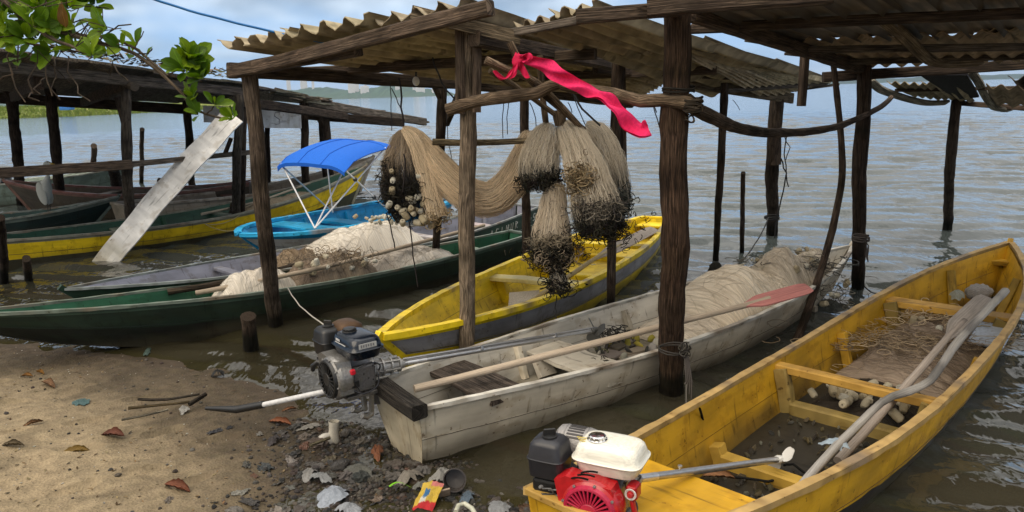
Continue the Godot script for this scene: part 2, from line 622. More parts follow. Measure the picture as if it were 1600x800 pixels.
const FEET := [Vector2(-3.1, -4.3), Vector2(-2.75, -4.55), Vector2(-2.55, -4.1), Vector2(-2.2, -4.4), Vector2(-2.05, -3.85), Vector2(-3.5, -4.9), Vector2(-3.2, -5.2), Vector2(-2.6, -5.0), Vector2(-1.8, -4.3), Vector2(-2.3, -3.6), Vector2(-3.9, -5.3), Vector2(-4.2, -5.0), Vector2(-1.75, -3.75)]


func mud(x: float, z: float) -> float:   # 0 clean sand .. 1 black litter mud
	var k := smoothstep(-1.75, -0.75, x + 0.35 * nz2.get_noise_2d(x * 40.0, z * 40.0) + 0.22 * (z + 4.0))
	return k


func axis(lo: float, hi: float, step: float, far: float) -> PackedFloat32Array:
	var left := PackedFloat32Array()
	var d := step
	var p := lo
	while p > -far:
		d *= 1.28
		p -= d
		left.insert(0, p)
	var x := lo
	while x < hi:
		left.push_back(x)
		x += step
	d = step
	while x < far:
		left.push_back(x)
		d *= 1.28
		x += d
	left.push_back(far)
	return left


func make_ground() -> void:
	var xs := axis(-6.5, 2.6, 0.03, 7000.0)
	var zs := axis(-7.6, -1.6, 0.03, 7000.0)
	var s := Shape.new()
	var nx := xs.size()
	for z in zs:
		for x in xs:
			var sd := shore(x, z)
			var y := ground_y(x, z)
			var e := 0.02
			var near := x > -7 and x < 3 and z > -8 and z < -1
			var nn := Vector3.UP
			if near:
				nn = Vector3(y - ground_y(x + e, z), e, y - ground_y(x, z + e)).normalized()
			var dry := Color(0.33, 0.258, 0.160)
			var wet := Color(0.085, 0.066, 0.044)
			var edge := 0.10 * nz2.get_noise_2d(x * 60.0, z * 60.0) + 0.5 * nz2.get_noise_2d(x * 12.0, z * 12.0)
			var c := wet.lerp(dry, smoothstep(0.0, 1.45, sd + edge))
			c = c.lerp(Color(0.034, 0.028, 0.021), mud(x, z) * 0.9 * smoothstep(2.2, 0.9, sd))
			# damp brown patches
			var pz := nz.get_noise_2d(x * 30.0 + 40.0, z * 30.0)
			c = c.lerp(c * 0.72, smoothstep(0.15, 0.5, pz))
			if sd < -0.4: c = c.lerp(Color(0.04, 0.032, 0.016), smoothstep(-0.4, -2.0, sd))
			s.vert(Vector3(x, y, z), nn, Vector2(x, z), c)
	for b in zs.size() - 1:
		for a in nx - 1:
			var q := b * nx + a
			s.tri(q, q + 1, q + nx); s.tri(q + 1, q + nx + 1, q + nx)
	for q in s.n.size():
		if s.n[q].y < 0: s.n[q] = -s.n[q]
	# rows run to larger z, so fronts face up
	kind(obj("ground", s, M.sand), "structure")


func wave(x: float, z: float) -> float:
	var d := sqrt(x * x + z * z)
	var u := x * 0.96 + z * 0.28
	var w := -x * 0.28 + z * 0.96
	var calm := 0.35 + 0.65 * smoothstep(0.0, -3.0, shore(x, z)) if d < 14.0 else 1.0
	calm *= 0.75 + 0.6 * nz2.get_noise_2d(x * 2.2 + 60.0, z * 3.5)
	var a := nz2.get_noise_2d(u * 7.0, w * 22.0 + 100.0)
	var b := nzw.get_noise_2d(u * 10.0 + 9.0, w * 30.0)
	var c := nz.get_noise_2d(u * 40.0, w * 95.0 + 50.0)
	a = 1.0 - 2.0 * absf(a)
	b = 0.6 * b + 0.5 * (0.5 - absf(b))
	return calm * (0.055 * a + 0.15 * b + 0.018 * c - 0.045) + 0.004


func make_water() -> void:
	var s := Shape.new()
	var na := 460
	var ds := []
	var d := 2.2
	while d < 6500.0:
		ds.append(d)
		d *= 1.0066 if d < 70.0 else 1.07
	var half := deg_to_rad(62.0)
	for r in ds:
		for a in na + 1:
			var an: float = lerpf(-half, half, float(a) / na)
			var x: float = sin(an) * r
			var z: float = -cos(an) * r
			var y := 0.0
			if r < 75.0:
				y = wave(x, z) * smoothstep(75.0, 45.0, r)
			var sh := smoothstep(0.2, -7.0, shore(x, z)) if r < 60.0 else 1.0
			var c := Color(0.034, 0.029, 0.015).lerp(Color(0.066, 0.077, 0.074), sh)
			s.vert(Vector3(x, y, z), Vector3.UP, Vector2(x, z), c)
	var w := na + 1
	for b in ds.size() - 1:
		for a in na:
			var q := b * w + a
			s.tri(q, q + w, q + 1); s.tri(q + 1, q + w, q + w + 1)
	# normals from neighbours
	for b in range(1, ds.size() - 1):
		if ds[b] > 75.0: break
		for a in range(1, na):
			var q := b * w + a
			var m := (s.v[q + 1] - s.v[q - 1]).cross(s.v[q + w] - s.v[q - w])
			if m.y < 0: m = -m
			s.n[q] = m.normalized()
	kind(obj("water", s, M.water), "structure")


# ---------------------------------------------------------------- far shore
func ridge(called: String, x0: float, x1: float, z: float, hmax: float, deep: float, sd: float, col: Color, rough := 1.0) -> void:
	var s := Shape.new()
	var f := func(a: float, b: float) -> Vector3:
		var x := lerpf(x0, x1, a)
		var t := b * 2.0 - 1.0
		var env := pow(maxf(sin(PI * a), 0.0), 0.45)
		var prof := (0.45 + 0.75 * (nz2.get_noise_2d(a * 190.0 + sd, sd) * 0.5 + 0.5) + 0.35 * rough * nz.get_noise_2d(a * 700.0, sd)) * env
		var yy := hmax * prof * (1.0 - t * t) * (1.0 + 0.12 * nz.get_noise_2d(a * 2600.0, b * 400.0))
		return Vector3(x, maxf(yy, 0.0) - 1.0, z + t * deep)
	s.grid(260, 14, f, func(a: float, b: float, _p: Vector3): return tint(col.lerp(col * 1.6, clampf(0.5 + nz.get_noise_2d(a * 1800.0, b * 300.0), 0, 1)), 0.1), 40.0, 6.0)
	kind(obj(called, s, M.far_land), "structure")


func far_building(px: float, z: float, w: float, h: float, label: String, tower := false) -> void:
	var x := (px - 800.0) / 1186.0 * -z
	h *= 1.3
	var o := thing("far_building", label, "building", Vector3(x, 0, z), 0.3, "pale buildings of the far town")
	var s := Shape.new()
	s.box(Transform3D(Basis(), Vector3(0, h / 2, 0)), Vector3(w, h, w * 0.8), 0.4, Color(0.72, 0.70, 0.67))
	var storeys := int(h / 4.0)
	for k in storeys:
		s.box(Transform3D(Basis(), Vector3(0, 2.0 + k * 4.0, 0)), Vector3(w + 0.8, 0.9, w * 0.8 + 0.8), 0.1, Color(0.50, 0.48, 0.46))
	obj("tower" if tower else "block", s, M.far_wall, o)
	var r := Shape.new()
	r.box(Transform3D(Basis(), Vector3(w * 0.1, h + 2.2, 0)), Vector3(w * 0.4, 4.4, w * 0.4), 0.3, Color(0.45, 0.43, 0.42))
	obj("roof_box", r, M.far_wall, o)


func make_far() -> void:
	ridge("far_shore", -2600.0, -60.0, -3000.0, 16.0, 300.0, 3.0, Color(0.05, 0.075, 0.04))
	ridge("hills", -1120.0, -230.0, -3300.0, 52.0, 500.0, 17.0, Color(0.045, 0.075, 0.035), 0.8)
	ridge("low_hills", -2800.0, -1000.0, -3400.0, 44.0, 400.0, 29.0, Color(0.045, 0.075, 0.035), 0.8)
	ridge("far_forest", 900.0, 4200.0, -3200.0, 24.0, 300.0, 41.0, Color(0.03, 0.05, 0.035), 0.6)
	far_building(468, -3250, 16, 92, "slim tower block standing tallest on the hill crest of the far town", true)
	far_building(491, -3200, 26, 60, "low dark-roofed block beside the mast on the hill of the far town")
	far_building(505, -3100, 9, 78, "needle-thin tower between the two hills of the far town", true)
	far_building(563, -3000, 24, 44, "first of two pale slabs below the hill at the far water's edge")
	far_building(571, -3050, 18, 46, "second of two pale slabs below the hill at the far water's edge")
	far_building(583, -2950, 30, 34, "broad low block with a wide roof at the far water's edge")
	far_building(604, -3000, 26, 20, "squat block among trees at the far water's edge")
	far_building(632, -3050, 12, 56, "first of the twin towers far across the water", true)
	far_building(637, -3080, 12, 60, "second of the twin towers far across the water", true)
	far_building(661, -3100, 22, 58, "wide hazy tower right of the twin towers far across the water", true)
	far_building(668, -3000, 30, 26, "low long block at the foot of the wide hazy tower")
	far_building(690, -3000, 22, 22, "lone small block near the end of the far town")
	# grassy spit on the near left
	var s := Shape.new()
	var f := func(a: float, b: float) -> Vector3:
		var x := lerpf(-250.0, -82.0, a)
		var z := lerpf(-330.0, -142.0 - 14.0 * a, b)
		var env := smoothstep(0.0, 0.25, 1.0 - a) * smoothstep(0.0, 0.10, 1.0 - b)
		return Vector3(x, -0.4 + env * (2.3 + 1.0 * nz2.get_noise_2d(x * 1.2, z * 1.2)), z)
	s.grid(90, 60, f, func(_a: float, _b: float, p: Vector3): return tint(Color(0.13, 0.17, 0.035).lerp(Color(0.24, 0.24, 0.07), clampf(0.5 + nz2.get_noise_2d(p.x * 2.0, p.z * 4.0), 0, 1)), 0.15), 40, 40)
	kind(obj("grass_bank", s, M.grass), "structure")
	var blade := Shape.new()
	for k in 7:
		var an := rnd(0, TAU)
		var d := Vector3(cos(an), 0, sin(an))
		var root := d * rnd(0.0, 0.25)
		var side := Vector3(-d.z, 0, d.x) * 0.10
		blade.flat_tri(root - side, root + side, root + d * rnd(0.1, 0.4) + Vector3.UP * rnd(0.6, 1.1), d, Color(1, 1, 1))
	var mm := MultiMesh.new()
	mm.transform_format = MultiMesh.TRANSFORM_3D
	mm.use_colors = true
	mm.mesh = blade.mesh()
	mm.instance_count = 6000
	for k in 6000:
		var a := sqrt(rng.randf())
		var b := rnd(0.4, 0.985)
		var p: Vector3 = f.call(a * 0.97, b)
		mm.set_instance_transform(k, Transform3D(Basis(Vector3.UP, rnd(0, TAU)).scaled(Vector3.ONE * rnd(0.5, 1.1)), p))
		mm.set_instance_color(k, tint(Color(0.15, 0.2, 0.035), 0.3))
	var gi := MultiMeshInstance3D.new()
	gi.name = "bank_grass"
	gi.multimesh = mm
	gi.material_override = M.grass
	add_child(gi, true)
	tag(gi, "tall green grass covering the low bank across the water", "grass")
	kind(gi, "stuff")
	# things on the spit
	var bx := Shape.new()
	bx.loft(Transform3D(Basis(), Vector3(-99.351, 1.24, -175)), [[0, 1.3, 0.7, 4], [0.2, 1.5, 0.8, 5], [1.6, 1.5, 0.8, 5], [2.1, 0.9, 0.5, 3], [2.2, 0.1, 0.1, 2]], 20, Color(0.05, 0.2, 0.6))
	single("water_tank", bx, M.plastic, "small blue tank standing in the grass of the far bank", "tank")


# ---------------------------------------------------------------- timber
const DARK := Color(0.125, 0.090, 0.066)
const BROWN := Color(0.20, 0.145, 0.104)
const GREYWOOD := Color(0.25, 0.21, 0.17)
const PALE := Color(0.42, 0.33, 0.22)
const STICK := Color(0.36, 0.26, 0.17)


func beam_shape(s: Shape, a: Vector3, b: Vector3, w: float, h: float, col: Color, up := Vector3.UP, rough := 0.06, bow := 0.0) -> void:
	var c := minf(w, h) * 0.12
	var prof := [Vector2(-w / 2 + c, -h / 2), Vector2(w / 2 - c, -h / 2), Vector2(w / 2, -h / 2 + c), Vector2(w / 2, h / 2 - c), Vector2(w / 2 - c, h / 2), Vector2(-w / 2 + c, h / 2), Vector2(-w / 2, h / 2 - c), Vector2(-w / 2, -h / 2 + c)]
	var segs := clampi(int((b - a).length() / 0.16), 2, 40)
	var pts := []
	var sd := rnd(0, 900)
	for k in segs + 1:
		var t := float(k) / segs
		pts.append(a.lerp(b, t) + Vector3.UP * bow * 4.0 * t * (1 - t) + Vector3(nz2.get_noise_2d(sd, t * 40), nz2.get_noise_2d(sd + 50, t * 40), nz2.get_noise_2d(sd + 90, t * 40)) * w * 0.10)
	if absf((b - a).normalized().dot(up)) > 0.95: up = Vector3(0.5, 0, 0.86)
	var sh := func(j: int, q: int): return Vector2(nz.get_noise_2d(sd + q * 30.0, j * 22.0), nz.get_noise_2d(sd + 300 + q * 30.0, j * 22.0)) * w * rough
	var cc := func(t: float, _q: float, _p: Vector3): return col * (1.0 + 0.25 * nz2.get_noise_2d(sd, t * 60.0))
	var k0 := s.v.size()
	s.sweep(pts, prof, up, cc, null, sh)
	var off := Vector2(rng.randf(), rng.randf())
	for q in range(k0, s.u.size()): s.u[q] += off


func beam(parent: Node3D, called: String, a: Vector3, b: Vector3, w: float, h: float, col: Color, up := Vector3.UP, bow := 0.0) -> MeshInstance3D:
	var s := Shape.new()
	beam_shape(s, a, b, w, h, col, up, 0.06, bow)
	return obj(called, s, M.wood, parent, true)


# hand-cut round pole through pts, irregular
func pole_shape(s: Shape, pts: Array, r0: float, r1: float, col: Color, sides := 10, rough := 0.10) -> void:
	var cu := Curve3D.new()
	for k in pts.size():
		var tg := V0
		if k > 0 and k < pts.size() - 1: tg = (pts[k + 1] - pts[k - 1]) / 6.0
		cu.add_point(pts[k], -tg, tg)
	var len := cu.get_baked_length()
	var segs := clampi(int(len / 0.09), 3, 48)
	var sd := rnd(0, 900)
	var out := []
	var rad := []
	for k in segs + 1:
		var t := float(k) / segs
		out.append(cu.sample_baked(t * len, true) + Vector3(nz2.get_noise_2d(sd, t * len * 30), 0, nz2.get_noise_2d(sd + 40, t * len * 30)) * r0 * 0.35)
		rad.append(lerpf(r0, r1, t) * (1.0 + rough * nz.get_noise_2d(sd, t * len * 60) + (0.22 * rough * 10 * maxf(0.0, nz.get_noise_2d(sd + 70, t * len * 90) - 0.3))))
	var k0 := s.v.size()
	var wet: bool = pts[0].y < -0.05 or pts[-1].y < -0.05
	var cc := func(t: float, _q: float, p: Vector3):
		var c: Color = col * (1.0 + 0.3 * nz2.get_noise_2d(sd, t * len * 25.0)) * (1.0 - 0.5 * smoothstep(0.3, 0.42, nz.get_noise_2d(sd + 200.0, t * len * 45.0)))
		return c.lerp(Color(0.022, 0.024, 0.016), 0.85 * smoothstep(0.30, 0.16, p.y + 0.05 * nz.get_noise_2d(sd, p.y * 50.0))) if wet else c
	s.tube(out, rad, sides, cc)
	# out-of-round
	var ring := sides + 1
	for q in range(k0, k0 + ring * (segs + 1)):
		var j := (q - k0) / ring
		var a := (q - k0) % ring % sides
		s.v[q] += s.n[q] * rad[j] * 0.13 * nz.get_noise_3d(sd + a * 22.0, j * 9.0, 0)


func pole(parent: Node3D, called: String, pts: Array, r0: float, r1: float, col: Color, m: Material = null) -> MeshInstance3D:
	var s := Shape.new()
	pole_shape(s, pts, r0, r1, col)
	return obj(called, s, m if m else M.bark, parent, true)


func strap(parent: Node3D, called: String, pts: Array, w: float, h: float, col: Color, up := Vector3.UP) -> MeshInstance3D:
	var s := Shape.new()
	var cu := Curve3D.new()
	for k in pts.size():
		var tg := V0
		if k > 0 and k < pts.size() - 1: tg = (pts[k + 1] - pts[k - 1]) / 6.0
		cu.add_point(pts[k], -tg, tg)
	var out := []
	for k in 25: out.append(cu.sample_baked(cu.get_baked_length() * k / 24.0, true))
	s.sweep(out, [Vector2(-w / 2, -h / 2), Vector2(w / 2, -h / 2), Vector2(w / 2, h / 2), Vector2(-w / 2, h / 2)], up, col)
	return obj(called, s, M.wood, parent, true)


# a rope or wire hanging between points, with sag
func rope_shape(s: Shape, pts: Array, r: float, col: Color, sag := 0.0) -> void:
	var out := []
	for k in pts.size() - 1:
		var a: Vector3 = pts[k]
		var b: Vector3 = pts[k + 1]
		var m := maxi(3, int((b - a).length() / 0.06))
		for j in m:
			var t := float(j) / m
			out.append(a.lerp(b, t) + Vector3.DOWN * sag * 4.0 * t * (1 - t) + Vector3(nz2.get_noise_2d(a.x * 90, t * 60), 0, nz2.get_noise_2d(a.z * 90, t * 60 + 30)) * r * 1.5)
	out.append(pts[-1])
	s.tube(out, r, 5, col, 1.0, false)


# several turns of rope round a post, with a hanging tail
func lashing(s: Shape, at: Vector3, r: float, turns: int, col: Color, thick := 0.007) -> void:
	var pts := []
	for k in turns * 14 + 1:
		var an := TAU * k / 14.0
		pts.append(at + Vector3(cos(an) * r, (float(k) / 14.0 - turns / 2.0) * thick * 2.1 + 0.004 * sin(an * 2.3), sin(an) * r))
	s.tube(pts, thick, 5, col, 1.0, false)


# ---------------------------------------------------------------- roofs
# quad = [near-left, near-right, far-right, far-left]; sheets with waves running near to far
func roof_at(quad: Array, u: float, v: float) -> Vector3:
	var a: Vector3 = quad[0].lerp(quad[1], u)
	var b: Vector3 = quad[3].lerp(quad[2], u)
	return a.lerp(b, v)


func roof_sheet(parent: Node3D, quad: Array, u0: float, u1: float, v0: float, v1: float, pitch: float, amp: float, lift: float, ribbed: bool, m: Material, col: Color) -> void:
	var s := Shape.new()
	var wide: float = (quad[1] - quad[0]).length() * (u1 - u0)
	var waves := maxi(2, roundi(wide / pitch))
	var nu := waves * (8 if not ribbed else 10)
	var nv := 5
	var skew := rnd(-0.015, 0.015)
	var th := 0.007 if not ribbed else 0.002
	var sd := rnd(0, 500)
	var chip := rnd(0, 100)
	var wv := func(a: float) -> float:
		var x := a * waves
		if not ribbed: return amp * cos(TAU * x)
		var w := absf(fposmod(x, 1.0) - 0.5) * 2.0
		return amp * smoothstep(0.12, 0.05, w) * 1.2
	var f := func(a: float, b: float) -> Vector3:
		var vv := lerpf(v0, v1, b)
		if b == 0.0: vv -= 0.012 * (nz.get_noise_2d(chip, a * 260.0) + 0.3)
		if b == 1.0: vv += 0.012 * (nz.get_noise_2d(chip + 50, a * 260.0))
		var p := roof_at(quad, lerpf(u0, u1, a) + skew * (b - 0.5), vv)
		var sag := 0.03 * nz2.get_noise_2d(p.x * 20.0 + sd, p.z * 20.0)
		return p + Vector3.UP * (wv.call(a) + lift + sag + 0.02 * (1.0 - b))
	var g := func(a: float, b: float) -> Vector3: return f.call(1.0 - a, b) + Vector3.DOWN * th
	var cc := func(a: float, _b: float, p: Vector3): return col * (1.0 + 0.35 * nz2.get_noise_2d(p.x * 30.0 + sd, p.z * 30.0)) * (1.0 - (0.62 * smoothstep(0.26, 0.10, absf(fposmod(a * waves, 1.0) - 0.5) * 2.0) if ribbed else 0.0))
	var len: float = (quad[3] - quad[0]).length() * (v1 - v0)
	s.grid(nu, nv, f, cc, wide, len)
	s.grid(nu, nv, g, cc, wide, len)
	var edge := col * 0.9
	for e in [0.0, 1.0]:
		for k in nu:
			var a := float(k) / nu
			var b := float(k + 1) / nu
			var p: Vector3 = f.call(a, e)
			var q: Vector3 = f.call(b, e)
			var out: Vector3 = (quad[0] - quad[3]).normalized() * (1.0 if e == 0.0 else -1.0)
			s.flat_quad(p, q, q + Vector3.DOWN * th, p + Vector3.DOWN * th, out, edge)
	obj("roof_sheet", s, m, parent, true)


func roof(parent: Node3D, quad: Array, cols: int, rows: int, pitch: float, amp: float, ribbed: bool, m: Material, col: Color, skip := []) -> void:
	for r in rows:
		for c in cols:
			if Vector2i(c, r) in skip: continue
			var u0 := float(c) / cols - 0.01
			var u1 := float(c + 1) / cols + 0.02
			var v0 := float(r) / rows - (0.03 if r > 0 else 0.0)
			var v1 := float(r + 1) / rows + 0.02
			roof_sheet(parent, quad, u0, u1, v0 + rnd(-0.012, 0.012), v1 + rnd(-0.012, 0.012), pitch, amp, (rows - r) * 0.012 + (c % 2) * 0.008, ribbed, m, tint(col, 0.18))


# ---------------------------------------------------------------- boats
# P = [x, z, yaw, length, beam, gunwale height, bow rise, stern rise, stern ratio, fullness]
func bw(P: Array, t: float) -> float:
	var tm := 0.42
	if t < tm: return P[4] * 0.5 * (P[8] + (1 - P[8]) * sin(PI / 2 * t / tm))
	return P[4] * 0.5 * (1.0 - pow((t - tm) / (1 - tm), P[9]))


func by(P: Array, t: float) -> float:
	return P[5] + P[6] * pow(clampf((t - 0.4) / 0.6, 0, 1), 2) + P[7] * pow(clampf((0.4 - t) / 0.4, 0, 1), 2)


func bottom(P: Array, t: float) -> float:
	return -0.09 + P[11] * pow(clampf((t - 0.55) / 0.45, 0, 1), 2) + (P[7] * 0.6) * pow(clampf((0.4 - t) / 0.4, 0, 1), 2)


func rake(P: Array, t: float) -> float:
	return -0.42 * pow(clampf((t - 0.55) / 0.45, 0, 1), 2.2) + 0.07 * pow(clampf((0.3 - t) / 0.3, 0, 1), 2)


# point on the hull side: f = 0 gunwale .. 1 chine
func side_at(P: Array, sd: float, t: float, f: float, inset := 0.0) -> Vector3:
	var w := maxf(bw(P, t) - inset, 0.0)
	var fl0: float = P[10]
	var flare := fl0 if t < 0.5 else lerpf(fl0, 0.42, (t - 0.5) / 0.5)
	var wb := w * flare
	var yb := bottom(P, t)
	var z := lerpf(w, wb, f) + 0.035 * sin(PI * f) * (w / maxf(P[4] * 0.5, 0.01))
	return Vector3((t - 0.5) * P[3] + rake(P, t) * f - (inset * 1.5 if t > 0.9 else 0.0), lerpf(by(P, t), yb, f), sd * z)


func in_boat(P: Array, lx: float, y: float, lz: float) -> Vector3:   # boat coordinates to the world
	return Transform3D(Basis(Vector3.UP, P[2]), Vector3(P[0], 0, P[1])) * Vector3(lx, y, lz)


# bands: outer paint from the gunwale down, [[to fraction, colour, ragged], ...]
func make_boat(called: String, label: String, P: Array, bands: Array, inner: Color, floor_c: Color, rail: Color, transom_c: Color, rail_w := 0.05, rail_h := 0.03, group := "boats drawn up under the shelters", m: Material = null) -> Node3D:
	var o := thing(called, label, "boat", Vector3(P[0], 0, P[1]), P[2], group)
	var hm: Material = m if m else M.paint
	var s := Shape.new()
	var nt := 56
	var sd0 := rnd(0, 500)
	for sg in [-1.0, 1.0]:
		var f0 := 0.0
		var wob0 := 0.0
		for bd in bands:
			var f1: float = bd[0]
			var col: Color = bd[1]
			var wob: float = bd[2] if bd.size() > 2 else 0.0
			var lo := f0
			var w0 := wob0
			var f := func(a: float, b: float) -> Vector3:
				var top: float = lo + w0 * nz.get_noise_2d(a * P[3] * 70.0 + sd0, lo * 90.0)
				var bot: float = f1 + wob * nz.get_noise_2d(a * P[3] * 70.0 + sd0, f1 * 90.0)
				return side_at(P, sg, a, clampf(lerpf(top, bot, b), 0, 1))
			var cc := func(a: float, b: float, p: Vector3): return (col * (1.0 + 0.22 * nz2.get_noise_2d(a * P[3] * 20.0 + sd0, b * 20.0) + 0.14 * nz.get_noise_2d(a * P[3] * 60.0, p.y * 160.0))).lerp(Color(0.10, 0.085, 0.05), 0.55 * smoothstep(0.17 + 0.07 * nz.get_noise_2d(a * P[3] * 50.0, sd0), 0.03, p.y))
			s.grid(nt, 4, f, cc, P[3], (f1 - f0) * 0.55)
			f0 = f1; wob0 = wob
		# seam between the side planks
		for q in [0.46]:
			var sp := []
			for k in nt: sp.append(side_at(P, sg, float(k) / nt, q + 0.01 * nz.get_noise_2d(k * 9.0, sd0), -0.0005))
			s.tube(sp, 0.0028, 4, (bands[0][1] as Color) * 0.22)
			sp = []
			for k in nt - 1: sp.append(side_at(P, sg, 0.01 + float(k) / nt, q * 0.9, 0.0255))
			s.tube(sp, 0.0025, 4, inner * 0.3)
		# bottom
		var last: Color = bands[-1][1]
		s.grid(nt, 3, func(a: float, b: float): 
			var p := side_at(P, sg, a, 1.0)
			return Vector3(p.x, p.y - 0.02 * b, p.z * (1.0 - b)), last * 0.8, P[3], 0.4)
		# inside
		var fl := func(a: float) -> float: return maxf(bottom(P, a) + 0.05, 0.055)
		var g := func(a: float, b: float) -> Vector3:
			var a2 := 0.008 + a * 0.985
			var yb := bottom(P, a2)
			var fmax: float = (by(P, a2) - fl.call(a2)) / (by(P, a2) - yb)
			return side_at(P, sg, a2, b * fmax, 0.026)
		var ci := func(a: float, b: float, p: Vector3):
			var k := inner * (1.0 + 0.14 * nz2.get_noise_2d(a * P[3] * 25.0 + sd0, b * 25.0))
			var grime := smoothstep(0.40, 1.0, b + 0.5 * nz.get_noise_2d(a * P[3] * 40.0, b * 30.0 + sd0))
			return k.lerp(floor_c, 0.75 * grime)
		s.grid(nt, 6, g, ci, P[3], 0.5)
		s.grid(nt, 3, func(a: float, b: float):
			var p: Vector3 = g.call(a, 1.0)
			return Vector3(p.x, p.y + 0.012 * nz.get_noise_2d(p.x * 60.0, p.z * (1 - b) * 60.0) * b, p.z * (1.0 - b)), floor_c, P[3], 0.4)
	obj("hull", s, hm, o)
	# transom
	if P[8] > 0.2:
		var tr := Shape.new()
		for inner_face in [0, 1]:
			var off := 0.03 if inner_face else -0.002
			var cc: Color = inner if inner_face else transom_c
			tr.grid(10, 8, func(a: float, b: float):
				var p := side_at(P, 1.0, 0.0, b, 0.026 * inner_face)
				var belly: float = 0.06 * b * b * (1.0 - pow(absf(a * 2 - 1), 2.0)) * (1 - inner_face)
				return Vector3(p.x + off, p.y - belly + 0.004, p.z * (a * 2 - 1)), func(a: float, b: float, _p: Vector3): return cc * (1.0 + 0.15 * nz2.get_noise_2d(a * 60.0 + sd0, b * 60.0)), 1.0, 0.5)
		var top := side_at(P, 1.0, 0.0, 0.0)
		tr.box(Transform3D(Basis(), Vector3(top.x + 0.014, top.y + 0.012, 0)), Vector3(0.05, 0.03, top.z * 2.0 + 0.02), 0.006, transom_c.lerp(rail, 0.6))
		obj("transom", tr, hm, o)
	# rails
	for sg in [-1.0, 1.0]:
		var r := Shape.new()
		var pts := []
		for k in nt + 1:
			var t := float(k) / nt * 0.996
			pts.append(side_at(P, sg, t, 0.0) + Vector3(0, 0.008, 0))
		var cr := func(t: float, _q: float, _p: Vector3): return (rail * (1.0 + 0.2 * nz.get_noise_2d(t * P[3] * 60.0, sg * 40.0 + sd0))).lerp(Color(0.22, 0.17, 0.12), 0.8 * smoothstep(0.12, 0.4, nz.get_noise_2d(t * P[3] * 45.0 + 70.0, sg * 40.0 + sd0)))
		r.sweep(pts, [Vector2(-rail_w / 2, -rail_h / 2), Vector2(rail_w / 2, -rail_h / 2), Vector2(rail_w / 2, rail_h / 2), Vector2(-rail_w / 2, rail_h / 2)], Vector3.UP, cr, null, func(j: int, q: int): return Vector2(nz.get_noise_2d(j * 15.0, q * 40.0 + sd0), nz.get_noise_2d(j * 15.0, q * 40.0 + 9 + sd0)) * 0.005)
		obj("gunwale", r, hm, o)
	# stem
	var st := Shape.new()
	var sp := []
	for k in 9: 
		var f := float(k) / 8
		sp.append(side_at(P, 1.0, 1.0, f) * Vector3(1, 1, 0) + Vector3(0.012, 0.03 * (1 - f), 0))
	st.sweep(sp, [Vector2(-0.022, -0.03), Vector2(0.022, -0.03), Vector2(0.016, 0.022), Vector2(-0.016, 0.022)], Vector3.RIGHT, bands[0][1])
	obj("stem", st, hm, o)
	return o


func thwart(o: Node3D, P: Array, t: float, wide: float, thick: float, drop: float, col: Color, m: Material, called := "thwart") -> MeshInstance3D:
	var y := by(P, t) - drop
	var w := bw(P, t) - 0.02 - drop * 0.25
	var s := Shape.new()
	var a := Vector3((t - 0.5) * P[3], y, -w)
	var b := Vector3((t - 0.5) * P[3], y, w)
	beam_shape(s, a, b, wide, thick, col, Vector3.UP, 0.02)
	return obj(called, s, m, o)


# pair of upright knees and a floor timber
func rib(o: Node3D, P: Array, t: float, col: Color, m: Material, size := 0.05, floor_too := true, top := 0.08) -> void:
	for sg in [-1.0, 1.0]:
		var s := Shape.new()
		var yb := maxf(bottom(P, t) + 0.05, 0.055)
		var fmax := (by(P, t) - yb) / (by(P, t) - bottom(P, t))
		var a := side_at(P, sg, t, top, 0.026 + size * 0.4)
		var b := side_at(P, sg, t, fmax, 0.026 + size * 0.45)
		beam_shape(s, a, b, size, size * 0.9, col, Vector3.RIGHT, 0.04)
		obj("knee", s, m, o)
	if floor_too:
		var s := Shape.new()
		var y := maxf(bottom(P, t) + 0.05, 0.055) + size * 0.35
		var w := bw(P, t) * 0.70
		beam_shape(s, Vector3((t - 0.5) * P[3], y, -w), Vector3((t - 0.5) * P[3], y, w), size, size, col, Vector3.UP, 0.04)
		obj("floor_timber", s, m, o)


